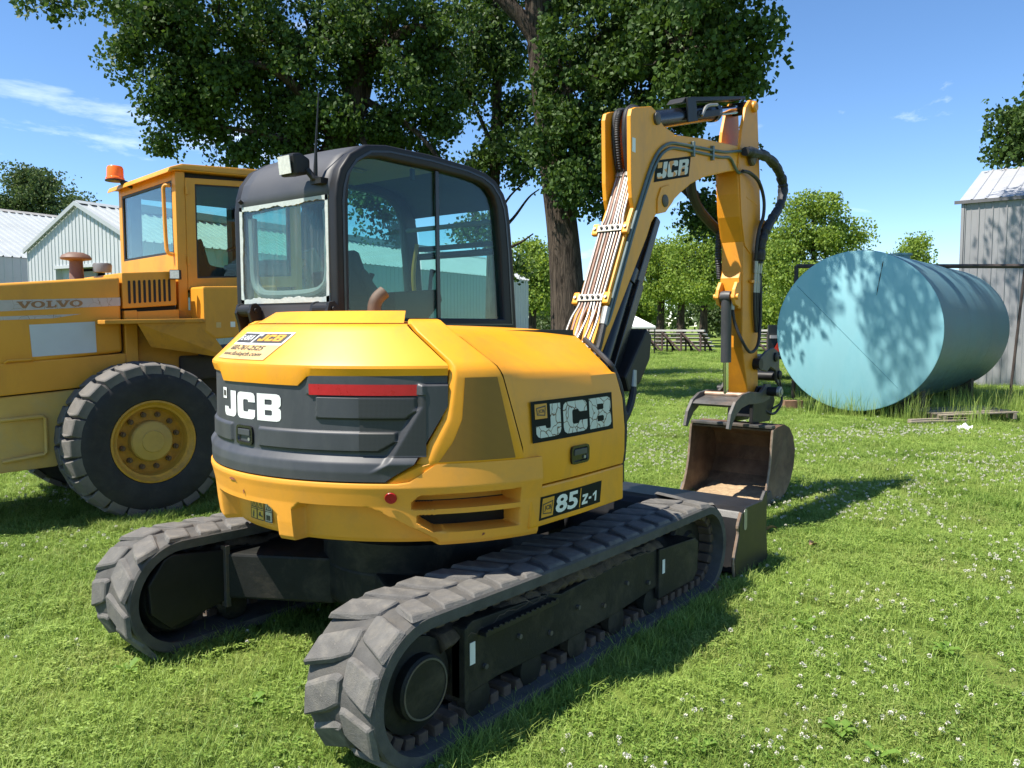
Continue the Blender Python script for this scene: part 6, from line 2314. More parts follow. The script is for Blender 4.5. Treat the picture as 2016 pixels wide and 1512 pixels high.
def leaves_mesh(name, centres, size, mat, parent, seed=0, droop=0.35, asp=0.8):
    """one crown: every leaf is a small folded blade"""
    rg = np.random.default_rng(seed)
    n = len(centres)
    c = np.asarray(centres, dtype=np.float64)
    d = rg.normal(size=(n, 3))
    d[:, 2] -= droop
    d /= np.linalg.norm(d, axis=1)[:, None]
    q = rg.normal(size=(n, 3))
    q[:, 2] *= 0.35
    w = np.cross(d, q)
    w /= np.linalg.norm(w, axis=1)[:, None] + 1e-9
    nn = np.cross(w, d)
    s = size * rg.uniform(0.65, 1.35, size=(n, 1))
    a = c - d * s * 0.5
    t = c + d * s * 0.5
    l = c - d * s * 0.08 + w * s * 0.5 * asp + nn * s * 0.12
    r = c - d * s * 0.08 - w * s * 0.5 * asp + nn * s * 0.12
    v = np.stack([a, l, t, r], 1).reshape(-1, 3)
    me = bpy.data.meshes.new(name)
    me.vertices.add(4 * n)
    me.vertices.foreach_set('co', v.ravel())
    k = np.arange(n) * 4
    tri = np.stack([k, k + 2, k + 1, k, k + 3, k + 2], 1).ravel()
    me.loops.add(6 * n)
    me.loops.foreach_set('vertex_index', tri.astype(np.int32))
    me.polygons.add(2 * n)
    me.polygons.foreach_set('loop_start', (np.arange(2 * n) * 3).astype(np.int32))
    me.update(calc_edges=True)
    me.materials.append(mat)
    o = bpy.data.objects.new(name, me)
    COL.objects.link(o)
    o.parent = parent
    return o


def tree(name, label, base, trunk, limbs, blobs, leaf, per, size, sub_r, seed, group=None, twig=True, bark=BARK, thin=1.25, cat='tree'):
    """trunk: [(point, radius)]; limbs: list of the same; blobs: (centre, (rx, ry, rz), n clumps) in world coordinates"""
    t = thing(name, label, cat, base, group=group)
    B = Vector(base)
    rg = np.random.default_rng(seed)
    b = MB()
    pts = spline([Vector(p) - B for p, r in trunk], 6)
    rad = []
    for i in range(len(trunk) - 1):
        rad += [trunk[i][1] + (trunk[i + 1][1] - trunk[i][1]) * k / 6 for k in range(6)]
    rad.append(trunk[-1][1])
    b.tube(pts, rad, 20)
    tr = b.build('trunk', bark, t, smooth=True, angle=180)
    for lb in limbs:
        b = MB()
        lp = spline([Vector(p) - B for p, r in lb], 5)
        lr = []
        for i in range(len(lb) - 1):
            lr += [lb[i][1] + (lb[i + 1][1] - lb[i][1]) * k / 5 for k in range(5)]
        lr.append(lb[-1][1])
        b.tube(lp, lr, 10)
        b.build('limb', bark, tr, smooth=True, angle=180)
    cen = []
    tw = MB()
    for (c, r, n) in blobs:
        c = np.asarray(c, float)
        r = np.asarray(r, float)
        for i in range(int(n * thin)):
            d = rg.normal(size=3)
            d /= np.linalg.norm(d)
            p = c + d * r * rg.uniform(0.35, 1.08) ** 0.8
            k = max(8, int(per * rg.uniform(0.5, 1.5)))
            sr = sub_r * rg.uniform(0.55, 1.35)
            g = np.clip(rg.normal(size=(k, 3)), -1.5, 1.5) * np.array([sr, sr, sr * 0.75]) * 0.62
            cen.append(p + g - np.array([0, 0, 1]) * (np.abs(g[:, :1]) * 0.25) - np.array(base))
            if twig:
                m = c + (p - c) * rg.uniform(0.0, 0.35)
                mid = (m + p) / 2 + rg.normal(size=3) * 0.12
                tw.tube([Vector(m) - B, Vector(mid) - B, Vector(p) - B], [0.030, 0.018, 0.007], 4, caps=False)
    if twig and tw.v:
        tag(tw.build('twigs', bark, t), kind='stuff')
    leaves_mesh('crown', np.concatenate(cen), size, leaf, t, seed)
    return t


def E_(px, py, D, rx, ry, rz, n):
    """crown lobe given by where it stands: direction, distance, real radii"""
    c = at(px, py, D)
    k = D / FPX
    return (c, (max(rx * k, 0.2), max(rz, 0.2), max(ry * k, 0.2)), n)


def P3(px, py, D):
    p = at(px, py, D)
    return (float(p[0]), float(p[1]), float(p[2]))


def PR(px, py, D, wpx):
    return (P3(px, py, D), wpx * 0.5 * D / FPX)


# big cottonwood behind the boom
D1 = 20.0
b1 = gnd(1128, D1)
tree('cottonwood_tree', 'large cottonwood with thick furrowed trunk right behind the boom', b1,
     [((b1[0], b1[1], -0.1), 0.55), PR(1124, 720, D1, 78), PR(1116, 560, D1, 66), PR(1107, 450, D1, 61), PR(1092, 330, D1, 58), PR(1076, 200, D1, 54), PR(1063, 80, D1, 50), PR(1056, -60, D1, 50), PR(1060, -260, D1, 40), PR(1075, -480, D1, 24)],
     [[PR(1068, 95, D1, 38), PR(1030, 40, D1, 32), PR(985, -10, D1, 28), PR(930, -90, D1, 22), PR(850, -220, D1, 10)],
      [PR(1078, 210, D1, 30), PR(1150, 150, D1 - 0.4, 22), PR(1260, 90, D1 - 0.6, 17), PR(1400, 60, D1 - 0.6, 10), PR(1480, 80, D1 - 0.6, 5)],
      [PR(1066, 60, D1, 34), PR(1140, -60, D1 + 0.5, 26), PR(1260, -180, D1 + 0.8, 16), PR(1400, -260, D1 + 1, 8)],
      [PR(1092, 330, D1, 26), PR(1180, 290, D1 + 1, 20), PR(1300, 330, D1 + 2, 22), PR(1390, 410, D1 + 2, 24), PR(1440, 470, D1 + 2, 22)],
      [PR(1086, 290, D1, 16), PR(1130, 250, D1 - 1, 12), PR(1200, 240, D1 - 1.2, 8)]],
     [E_(1180, 60, D1 - 0.5, 130, 90, 1.4, 46), E_(1320, 40, D1 - 1.6, 130, 80, 1.5, 44), E_(1405, 60, D1 - 4.0, 58, 88, 1.2, 22), E_(1260, 150, D1 - 0.6, 120, 75, 1.2, 36), E_(1375, 150, D1 - 3.6, 80, 62, 1.2, 22),
      E_(1120, 150, D1 - 1.2, 70, 110, 0.9, 26), E_(1165, 280, D1 - 1.0, 62, 85, 0.9, 26), E_(1120, 350, D1 - 1.2, 35, 60, 0.5, 9), E_(1075, 290, D1 - 1.0, 26, 70, 0.4, 7), E_(1155, 390, D1 - 0.9, 26, 45, 0.4, 6), E_(1210, 410, D1 - 0.6, 20, 50, 0.4, 7), E_(1395, 430, D1 + 2, 42, 40, 0.5, 12), E_(1310, 235, D1 - 1.5, 80, 38, 0.8, 12), E_(1445, 120, D1 - 4.0, 26, 42, 0.6, 6), E_(1340, 90, D1 - 4.2, 90, 90, 1.2, 20), E_(1420, -60, D1 - 4.4, 120, 80, 1.4, 26),
      E_(1430, 300, D1 + 1.2, 60, 40, 0.7, 12), E_(1240, 330, D1 + 0.3, 45, 40, 0.5, 8),
      E_(1180, -160, D1, 260, 140, 2.8, 60), E_(1400, -170, D1, 150, 120, 2.2, 40), E_(1050, -330, D1, 260, 160, 3.0, 60), E_(1300, -420, D1 + 1, 240, 140, 2.8, 50), E_(1000, -60, D1 + 1, 90, 90, 1.2, 18),
      ((8.3, 3.0, 11.6), (1.0, 1.1, 1.3), 6), ((8.1, 4.2, 12.2), (1.1, 1.2, 1.3), 5), ((8.6, 2.3, 11.2), (0.8, 0.8, 0.9), 3), ((11.2, 4.0, 13.0), (2.2, 1.5, 1.0), 16), E_(1560, -330, D1 - 3, 150, 80, 2.0, 20)],  # world-placed lobes here, out of view, added to shade and dapple the tank
     LEAFD, 165, 0.118, 0.40, 21, thin=0.98)

# big tree behind the cab
D2 = 21.0
b2 = gnd(598, D2)
tree('cottonwood_tree', 'broad leafy tree whose dark crown hangs over loader and cab', b2,
     [((b2[0], b2[1], -0.1), 0.50), PR(600, 700, D2, 70), PR(606, 560, D2, 60), PR(618, 440, D2, 56), PR(650, 320, D2, 54), PR(695, 215, D2, 52), PR(712, 120, D2, 48), PR(705, -60, D2, 44), PR(690, -300, D2, 30)],
     [[PR(668, 280, D2, 30), PR(600, 190, D2 - 0.8, 22), PR(520, 130, D2 - 1.4, 15), PR(400, 130, D2 - 1.8, 9), PR(300, 150, D2 - 2, 5)],
      [PR(650, 320, D2, 26), PR(600, 290, D2 - 0.6, 18), PR(540, 270, D2 - 1, 12), PR(430, 250, D2 - 1.2, 8), PR(340, 260, D2 - 1.2, 4)],
      [PR(690, 225, D2, 16), PR(720, 290, D2 - 1.2, 10), PR(735, 370, D2 - 2.2, 6), PR(760, 450, D2 - 2.5, 3)],
      [PR(705, 190, D2, 16), PR(820, 260, D2 - 0.8, 10), PR(900, 370, D2 - 1.4, 6), PR(945, 450, D2 - 1.5, 3)],
      [PR(720, 140, D2, 26), PR(800, 60, D2 - 1, 18), PR(880, 60, D2 - 1, 10)],
      [PR(700, -40, D2, 26), PR(520, -110, D2 - 1.5, 18), PR(300, -90, D2 - 3.5, 12), PR(160, -40, D2 - 5, 7), PR(90, -5, D2 - 5.5, 4)]],
     [E_(440, 60, D2 - 1.2, 150, 80, 1.5, 46), E_(320, 70, D2 - 1.8, 90, 60, 1.0, 20), E_(260, 95, D2 - 2, 60, 26, 0.5, 8), E_(340, 165, D2 - 1.6, 90, 50, 0.9, 22), E_(450, 175, D2 - 1.2, 110, 65, 1.2, 32), E_(620, 100, D2 - 0.8, 140, 105, 1.6, 52),
      E_(770, 90, D2 - 0.8, 130, 105, 1.6, 50), E_(865, 80, D2 - 0.8, 62, 95, 1.0, 22), E_(690, 240, D2 - 0.4, 130, 60, 1.2, 34), E_(850, 215, D2 - 0.6, 60, 70, 0.8, 20), E_(560, 285, D2 - 0.6, 80, 38, 0.8, 18), E_(375, 240, D2 - 1.2, 75, 34, 0.7, 15), E_(330, 275, D2 - 1.2, 28, 25, 0.4, 4),
      E_(480, 315, D2 - 0.8, 55, 22, 0.5, 7), E_(800, 280, D2 + 0.5, 90, 40, 0.9, 16), E_(560, 190, D2 - 0.2, 120, 70, 1.2, 26),
      E_(450, -110, D2 - 1, 240, 100, 2.4, 50), E_(750, -130, D2, 240, 130, 2.6, 60), E_(620, -330, D2, 320, 160, 3.2, 70), E_(100, 0, D2 - 5.5, 46, 12, 0.4, 4), E_(190, -35, D2 - 5.2, 60, 25, 0.6, 4), E_(300, -80, D2 - 3.6, 80, 40, 0.8, 9), E_(735, 415, D2 - 2.5, 48, 50, 0.5, 8), E_(775, 455, D2 - 2.5, 22, 30, 0.3, 3), E_(940, 455, D2 - 1.5, 38, 38, 0.5, 6), E_(720, 340, D2 - 1.5, 60, 40, 0.6, 7), E_(245, 0, D2 - 4.8, 16, 18, 0.3, 2)],
     LEAFD, 160, 0.112, 0.38, 22, thin=0.95)

# slender tree between them
D3 = 27.0
b3 = gnd(968, D3)
tree('slender_tree', 'slender dark-stemmed tree between cab roof and big trunk', b3,
     [((b3[0], b3[1], -0.1), 0.22), PR(968, 600, D3, 24), PR(972, 400, D3, 22), PR(977, 250, D3, 20), PR(980, 120, D3, 16), PR(975, -60, D3, 10)],
     [[PR(976, 300, D3, 10), PR(940, 220, D3, 7), PR(915, 150, D3, 4)], [PR(978, 260, D3, 9), PR(1020, 200, D3, 6), PR(1045, 180, D3, 3)],
      [PR(970, 470, D3, 9), PR(1010, 430, D3 + 0.3, 6), PR(1040, 390, D3 + 0.4, 4), PR(1062, 372, D3 + 0.5, 2)], [PR(970, 500, D3, 8), PR(1020, 480, D3, 5), PR(1050, 460, D3, 2.5)], [PR(971, 440, D3, 7), PR(1005, 385, D3, 4), PR(1050, 345, D3, 2)]],
     [E_(930, 60, D3, 90, 80, 1.2, 26), E_(1000, 110, D3, 60, 70, 1.0, 16), E_(915, 180, D3, 55, 50, 0.8, 10), E_(1020, 230, D3, 45, 55, 0.8, 11), E_(985, 300, D3, 55, 40, 0.8, 9), E_(1030, 330, D3, 25, 35, 0.4, 4), E_(960, -60, D3, 130, 70, 1.6, 24), E_(1030, 520, D3, 28, 26, 0.4, 3), E_(940, 320, D3, 30, 26, 0.4, 4)],
     LEAFD, 110, 0.15, 0.55, 23)


def round_tree(label, px, D, top, rx, seed, leaf, n=46, per=210, size=0.21, name='maple_tree', base_w=16, skirt=600, group='trees beyond the lawn', sub=1.0, cx=None):
    b0 = gnd(px, D)
    k = D / FPX
    cx = cx if cx is not None else px
    lo = skirt
    h = (lo - top)
    blobs = [E_(cx, top + h * 0.30, D, rx * 0.62, h * 0.28, rx * k * 0.6, int(n * 0.28)), E_(cx - rx * 0.4, top + h * 0.55, D, rx * 0.55, h * 0.28, rx * k * 0.5, int(n * 0.24)), E_(cx + rx * 0.42, top + h * 0.52, D, rx * 0.55, h * 0.30, rx * k * 0.5, int(n * 0.24)),
             E_(cx, top + h * 0.80, D - 0.4, rx * 0.85, h * 0.20, rx * k * 0.6, int(n * 0.24)), E_(cx + rx * 0.1, top + h * 0.12, D, rx * 0.3, h * 0.1, rx * k * 0.3, max(2, int(n * 0.08)))]
    return tree(name, label, b0, [((b0[0], b0[1], -0.1), base_w * 0.6 * k), PR(px, 640, D, base_w), PR(px + 2, lo - h * 0.3, D, base_w * 0.7), PR(cx, top + h * 0.25, D, base_w * 0.25)],
                [[PR(px + 1, lo - h * 0.1, D, base_w * 0.5), PR(cx - rx * 0.4, lo - h * 0.45, D, base_w * 0.25), PR(cx - rx * 0.6, lo - h * 0.6, D, base_w * 0.1)], [PR(px + 1, lo - h * 0.15, D, base_w * 0.5), PR(cx + rx * 0.4, lo - h * 0.5, D, base_w * 0.25), PR(cx + rx * 0.6, lo - h * 0.65, D, base_w * 0.1)]],
                blobs, leaf, per, size, sub, seed, group, twig=False)


round_tree('pale green maple behind the bleachers, left of the dipper arm', 1385, 66, 420, 78, 31, LEAFM, n=60)
round_tree('pale green maple just right of the leaning boom', 1300, 70, 470, 62, 32, LEAFM, n=46)
round_tree('broad bright maple between dipper arm and blue tank', 1600, 62, 378, 112, 33, LEAFM, n=90)
round_tree('small bright treetop rising behind the blue tank', 1796, 75, 462, 52, 34, LEAFM, n=36)
round_tree('leafy tree left of the big trunk', 1048, 58, 470, 42, 35, LEAFM, n=34)
round_tree('shaded tree between boom and dipper arm', 1340, 78, 520, 60, 36, LEAFM, n=36)
round_tree('low leafy tree between arm and tank', 1490, 80, 480, 70, 38, LEAFM, n=40)
round_tree('dull green tree above the left barn', 62, 62, 332, 92, 37, LEAFL, n=90, skirt=520)
round_tree('dull green tree beside it, lower, above the barn roof', 150, 70, 385, 60, 39, LEAFL, n=40, skirt=520)
for k_, (px, D, top, rx) in enumerate(((1120, 85, 560, 70), (1230, 88, 560, 75), (1440, 92, 545, 80), (1560, 90, 550, 80), (1680, 95, 540, 90), (1850, 95, 560, 100))):
    round_tree(['far tree behind the big trunk', 'far tree behind the canopy tent', 'far tree behind the dipper arm', 'far tree left of the tank', 'far tree behind the tank', 'far tree behind the rail frame'][k_], px, D, top, rx, 50 + k_, LEAFM if k_ % 2 else LEAFL, n=40, size=0.36, sub=1.2, skirt=650)
# far belt of trees closing the view
cen = []
rgt = np.random.default_rng(77)
for i in range(520):
    px = rgt.uniform(-500, 2600)
    D = rgt.uniform(105, 125)
    c0 = at(px, 640, D)
    hgt = 2.5 + 3.5 * abs(math.sin(px * 0.011)) + 1.5 * math.sin(px * 0.037)
    z = rgt.uniform(0, 1) ** 0.8 * max(1.5, hgt)
    cen.append(np.array([c0[0], c0[1], z]) + rgt.normal(size=(26, 3)) * np.array([1.5, 1.5, 0.9]))
fb = leaves_mesh('far_tree_belt', np.concatenate(cen), 1.1, LEAFL, None, 5)
tag(fb, 'low belt of distant trees and scrub along the horizon', None, None, 'stuff')

# crown at the right edge
D9 = 27.0
b9 = gnd(2230, D9)
tree('cottonwood_tree', 'dark tree crown reaching in at the right edge above the shed', b9,
     [((b9[0], b9[1], -0.1), 0.5), PR(2230, 560, D9, 60), PR(2215, 300, D9, 44), PR(2200, 60, D9, 30)],
     [[PR(2215, 330, D9, 22), PR(2110, 270, D9, 14), PR(2010, 250, D9, 7)], [PR(2200, 80, D9, 22), PR(2100, -40, D9 - 2, 14), ((20.8, -1.8, 13.6), 0.06), ((19.9, 0.6, 13.2), 0.03)]],
     [E_(2005, 250, D9, 48, 45, 0.8, 16), E_(1995, 300, D9, 30, 25, 0.5, 5), E_(2090, 240, D9, 80, 80, 1.4, 26), E_(2200, 160, D9, 140, 120, 2.2, 50), E_(2330, 250, D9, 120, 110, 2.0, 34), ((19.9, 0.6, 13.2), (2.0, 2.2, 1.2), 18), ((20.8, -2.0, 14.0), (2.2, 2.4, 1.2), 14)],  # closing lobes and the limb to them, unseen, added to dapple the shed
     LEAFD, 120, 0.16, 0.6, 40)

# ================================================================ LAWN
def lawn_mat():
    t = NT('lawn_soil_and_thatch')
    c = t.n('TexCoord').outputs['Object']
    a = t.n('TexNoise', {'Vector': c, 'Scale': 0.35, 'Detail': 6.0, 'Roughness': 0.6}).outputs['Fac']
    b = t.n('TexNoise', {'Vector': c, 'Scale': 26.0, 'Detail': 8.0, 'Roughness': 0.75}).outputs['Fac']
    f = t.n('Math', {0: a, 1: t.n('Math', {0: b, 1: 0.5}, operation='MULTIPLY').outputs[0]}, operation='ADD').outputs[0]
    col = t.mix(t.ramp(f, [(0.55, 0.0), (0.95, 1.0)]), (0.075, 0.125, 0.020), (0.20, 0.26, 0.055))
    g = t.n('TexNoise', {'Vector': c, 'Scale': 0.9, 'Detail': 4.0}).outputs['Fac']
    col = t.mix(t.ramp(g, [(0.58, 0.0), (0.75, 0.35)]), col, (0.20, 0.19, 0.07))
    p = t.n('BsdfPrincipled', {'Base Color': col, 'Roughness': 0.95, 'Specular IOR Level': 0.1})
    bn = t.n('Bump', {'Height': b, 'Strength': 0.9, 'Distance': 0.03})
    t.t.links.new(bn.outputs[0], p.inputs['Normal'])
    t.t.links.new(p.outputs[0], t.out.inputs['Surface'])
    return t.m


b = MB()
b.grid(lambda x, y: (x, y, 0.0), frange(-700, 900, 20), frange(-700, 900, 20))
tag(b.build('lawn', lawn_mat(), None), 'mown green lawn dotted with white clover reaching to the far trees', None, None, 'structure')


def grass_mat():
    t = NT('grass_blade')
    oi = t.n('ObjectInfo')
    geo = t.n('NewGeometry')
    loc = oi.outputs['Location']
    n1 = t.n('TexNoise', {'Vector': loc, 'Scale': 0.55, 'Detail': 3.0}).outputs['Fac']
    n2 = t.n('TexNoise', {'Vector': loc, 'Scale': 1.7, 'Detail': 3.0}).outputs['Fac']
    f = t.n('Math', {0: t.n('Math', {0: geo.outputs['Random Per Island'], 1: 0.6}, operation='MULTIPLY').outputs[0], 1: n1}, operation='ADD').outputs[0]
    col = t.mix(t.ramp(f, [(0.40, 0.0), (0.95, 1.0)]), (0.085, 0.170, 0.018), (0.300, 0.405, 0.088))
    dry = t.n('Math', {0: t.ramp(n2, [(0.49, 0.0), (0.70, 0.6)]), 1: t.ramp(geo.outputs['Random Per Island'], [(0.3, 0.15), (0.9, 1.0)])}, operation='MULTIPLY').outputs[0]
    col = t.mix(dry, col, (0.36, 0.32, 0.13))
    p = t.n('BsdfPrincipled', {'Base Color': col, 'Roughness': 0.55, 'Specular IOR Level': 0.3})
    tl = t.n('BsdfTranslucent', {'Color': t.n('HueSaturation', {'Color': col, 'Value': 1.35}).outputs[0]})
    m = t.n('MixShader', {0: 0.35, 1: p.outputs[0], 2: tl.outputs[0]})
    t.t.links.new(m.outputs[0], t.out.inputs['Surface'])
    return t.m


GRASS = grass_mat()
WEED = leaf_mat('broad_weed_leaf', (0.075, 0.165, 0.020), (0.150, 0.260, 0.045), 0.35, 3.0)
CLOV = pm('clover_white', (0.55, 0.53, 0.45), 0.8, var=0.15, scale=200)


def tuft(seed, rad, nblade, h, w, lean, clover=0):
    rg = random.Random(seed)
    vs, fs = [], []
    for i in range(nblade):
        a = rg.uniform(0, 6.283)
        rr_ = rad * math.sqrt(rg.random())
        x, y = rr_ * math.cos(a), rr_ * math.sin(a)
        q = rg.uniform(0, 6.283)
        hh = h * rg.uniform(0.45, 1.25)
        ll = lean * rg.uniform(0.3, 1.6) * hh
        dx, dy = math.cos(q), math.sin(q)
        sx, sy = -dy * w * 0.5, dx * w * 0.5
        o = len(vs)
        vs += [(x - sx, y - sy, -0.005), (x + sx, y + sy, -0.005), (x + dx * ll * 0.4 - sx * 0.8, y + dy * ll * 0.4 - sy * 0.8, hh * 0.6), (x + dx * ll * 0.4 + sx * 0.8, y + dy * ll * 0.4 + sy * 0.8, hh * 0.6), (x + dx * ll, y + dy * ll, hh * 0.95)]
        fs += [(o, o + 1, o + 3, o + 2), (o + 2, o + 3, o + 4)]
    for i in range(clover):
        a = rg.uniform(0, 6.283)
        rr_ = rad * math.sqrt(rg.random())
        x, y, z = rr_ * math.cos(a), rr_ * math.sin(a), h * rg.uniform(0.5, 1.0)
        for k in range(3):
            q = a + k * 2.09 + rg.uniform(-.2, .2)
            s = 0.011 * rg.uniform(0.7, 1.3)
            o = len(vs)
            tz = rg.uniform(-0.3, 0.5) * s
            vs += [(x, y, z), (x + s * math.cos(q - .5), y + s * math.sin(q - .5), z + tz), (x + 1.5 * s * math.cos(q), y + 1.5 * s * math.sin(q), z + tz * 0.6), (x + s * math.cos(q + .5), y + s * math.sin(q + .5), z + tz)]
            fs.append((o, o + 1, o + 2, o + 3))
    me = bpy.data.meshes.new('tuft')
    me.from_pydata(vs, [], fs)
    me.materials.append(GRASS)
    return bpy.data.objects.new('tuft', me)


def in_track(x, y):
    for s in (-1, 1):
        if -1.30 < x < 1.75 and TY0 - 0.02 < s * y < TY1 + 0.0:
            return True
    if -0.42 < y < 0.46 and 4.4 < x < 5.0:
        return True
    return False


def scatter_points(rings, seed):
    rg = np.random.default_rng(seed)
    out = []
    for (d0, d1, dens, sc) in rings:
        half = R(43)
        area = half * (d1 * d1 - d0 * d0)
        n = int(area * dens)
        d = np.sqrt(rg.uniform(d0 * d0, d1 * d1, n))
        a = YAW + rg.uniform(-half, half, n)
        x, y = CAM[0] + d * np.cos(a), CAM[1] + d * np.sin(a)
        s = sc * rg.uniform(0.7, 1.3, n)
        for i in range(n):
            if d[i] < 9 and in_track(x[i], y[i]):
                continue
            out.append((x[i], y[i], 0.0, s[i]))
    return np.array(out)


def gn_scatter(name, label, pts, protos, seed, rot=True):
    col = bpy.data.collections.new(name + '_kinds')
    for p in protos:
        col.objects.link(p)
    me = bpy.data.meshes.new(name)
    me.vertices.add(len(pts))
    me.vertices.foreach_set('co', pts[:, :3].ravel())
    at_ = me.attributes.new('psize', 'FLOAT', 'POINT')
    at_.data.foreach_set('value', pts[:, 3].astype(np.float32))
    o = bpy.data.objects.new(name, me)
    COL.objects.link(o)
    g = bpy.data.node_groups.new(name, 'GeometryNodeTree')
    g.interface.new_socket('Geometry', in_out='INPUT', socket_type='NodeSocketGeometry')
    g.interface.new_socket('Geometry', in_out='OUTPUT', socket_type='NodeSocketGeometry')
    gi, go = g.nodes.new('NodeGroupInput'), g.nodes.new('NodeGroupOutput')
    ci = g.nodes.new('GeometryNodeCollectionInfo')
    ci.inputs['Collection'].default_value = col
    ci.inputs['Separate Children'].default_value = True
    ci.inputs['Reset Children'].default_value = True
    ip = g.nodes.new('GeometryNodeInstanceOnPoints')
    ip.inputs['Pick Instance'].default_value = True
    rv = g.nodes.new('FunctionNodeRandomValue')
    rv.data_type = 'FLOAT_VECTOR'
    rv.inputs['Max'].default_value = (0.12, 0.12, 6.283)
    rv.inputs['Min'].default_value = (-0.12, -0.12, 0)
    rv.inputs['Seed'].default_value = seed
    ri = g.nodes.new('FunctionNodeRandomValue')
    ri.data_type = 'INT'
    for s_ in ri.inputs:
        if s_.name == 'Max' and s_.type == 'INT':
            s_.default_value = len(protos) - 1
        if s_.name == 'Min' and s_.type == 'INT':
            s_.default_value = 0
    na = g.nodes.new('GeometryNodeInputNamedAttribute')
    na.data_type = 'FLOAT'
    na.inputs['Name'].default_value = 'psize'
    L_ = g.links.new
    L_(gi.outputs[0], ip.inputs['Points'])
    L_(ci.outputs[0], ip.inputs['Instance'])
    L_(rv.outputs[0], ip.inputs['Rotation'])
    L_([s_ for s_ in ri.outputs if s_.type == 'INT'][0], ip.inputs['Instance Index'])
    L_([s_ for s_ in na.outputs if s_.name == 'Attribute' and s_.enabled][0], ip.inputs['Scale'])
    L_(ip.outputs[0], go.inputs[0])
    md = o.modifiers.new('scatter', 'NODES')
    md.node_group = g
    tag(o, label, None, None, 'stuff')
    return o


tufts = [tuft(100 + i, 0.11, 84, 0.033 + 0.007 * (i % 3), 0.0031, 0.95, clover=(10 if i % 2 else 3)) for i in range(8)]
gn_scatter('grass', 'short green lawn grass mixed with clover leaves', scatter_points([(1.2, 4.5, 150, 1.0), (4.5, 9, 100, 1.15), (9, 18, 42, 1.45), (18, 36, 13, 2.2), (36, 62, 4, 3.2)], 5), tufts, 3)
# longer grass against the tank and along the tracks
tall = [tuft(200 + i, 0.12, 16, 0.52, 0.007, 0.30) for i in range(4)]
rg = np.random.default_rng(9)
tp_ = []
for i in range(150):
    x = float(TC[0]) + rg.uniform(-0.25, 0.1) if i < 45 else float(TC[0]) + rg.uniform(-0.4, 6.0)
    y = float(TC[1]) + (rg.uniform(-1.3, 1.1) if i < 45 else rg.uniform(-2.6, -0.9))
    tp_.append((x, y, 0, rg.uniform(0.35, 1.2)))
for i in range(30):
    q = gnd(rg.uniform(1840, 2010), rg.uniform(14.8, 16.2))
    tp_.append((q[0], q[1], 0, rg.uniform(0.5, 1.3)))
gn_scatter('tall_grass', 'tall uncut grass around the foot of the blue tank', np.array(tp_), tall, 4)
edge = [tuft(300 + i, 0.06, 30, 0.085, 0.0042, 0.8) for i in range(4)]
ep = []
for i in range(900):
    x = rg.uniform(-1.25, 1.9)
    s = rg.choice([-1, 1])
    y = s * (TY1 + abs(rg.normal(0, 0.07))) if rg.random() < 0.6 else s * (TY0 - abs(rg.normal(0, 0.06)))
    ep.append((x, y, 0, rg.uniform(0.5, 1.25)))
for i in range(160):
    ep.append((rg.uniform(1.95, 2.65), rg.uniform(-1.3, 1.2), 0, rg.uniform(0.5, 1.1)))
for i in range(200):
    a = rg.uniform(0, 6.28)
    ep.append((0.3265 + rg.uniform(-0.5, 0.9), 3.92 + rg.uniform(-0.25, 0.1), 0, rg.uniform(0.6, 1.3)))
gn_scatter('track_side_grass', 'slightly longer grass pushed up along tracks and tyres', np.array(ep), edge, 6)

# clover flowers
def clover_mesh(seed):
    rg_ = random.Random(seed)
    b = MB()
    h = rg_.uniform(0.030, 0.060)
    for k in range(26):
        u = rg_.uniform(-0.5, 1)
        q = k * 2.4
        c_ = math.sqrt(max(0, 1 - u * u))
        d = Vector((c_ * math.cos(q), c_ * math.sin(q), u))
        p = Vector((0, 0, h)) + d * 0.0085
        t_ = d.orthogonal().normalized() * 0.0034
        s2 = d.cross(t_).normalized() * 0.0034
        b.add([p - t_, p + d * 0.005 + s2 * 0.6, p + t_, p - s2 * 0.4], [(0, 1, 2), (0, 2, 3)])
    nf = len(b.f)
    b.tube([(0, 0, 0), (rg_.uniform(-.006, .006), rg_.uniform(-.006, .006), h)], 0.0011, 3, caps=False)
    me = bpy.data.meshes.new('clover_flower')
    me.from_pydata(b.v, [], b.f)
    me.materials.append(CLOV)
    me.materials.append(GRASS)
    for p in me.polygons:
        p.material_index = 0 if p.index < nf else 1
    return me


cms = [clover_mesh(i) for i in range(6)]
rg = np.random.default_rng(17)


def clover_spots(n, d0, d1, a0, a1, cl):
    out = []
    while len(out) < n:
        d = math.sqrt(rg.uniform(d0 * d0, d1 * d1))
        a = YAW - R(rg.uniform(a0, a1))
        x, y = CAM[0] + d * math.cos(a), CAM[1] + d * math.sin(a)
        if math.sin(x * 1.9 + 2 * math.sin(y * 1.3)) + math.sin(y * 2.3 + x * 0.7) + rg.normal(0, 0.7) < cl:
            continue
        if in_track(x, y):
            continue
        out.append((x, y))
    return out


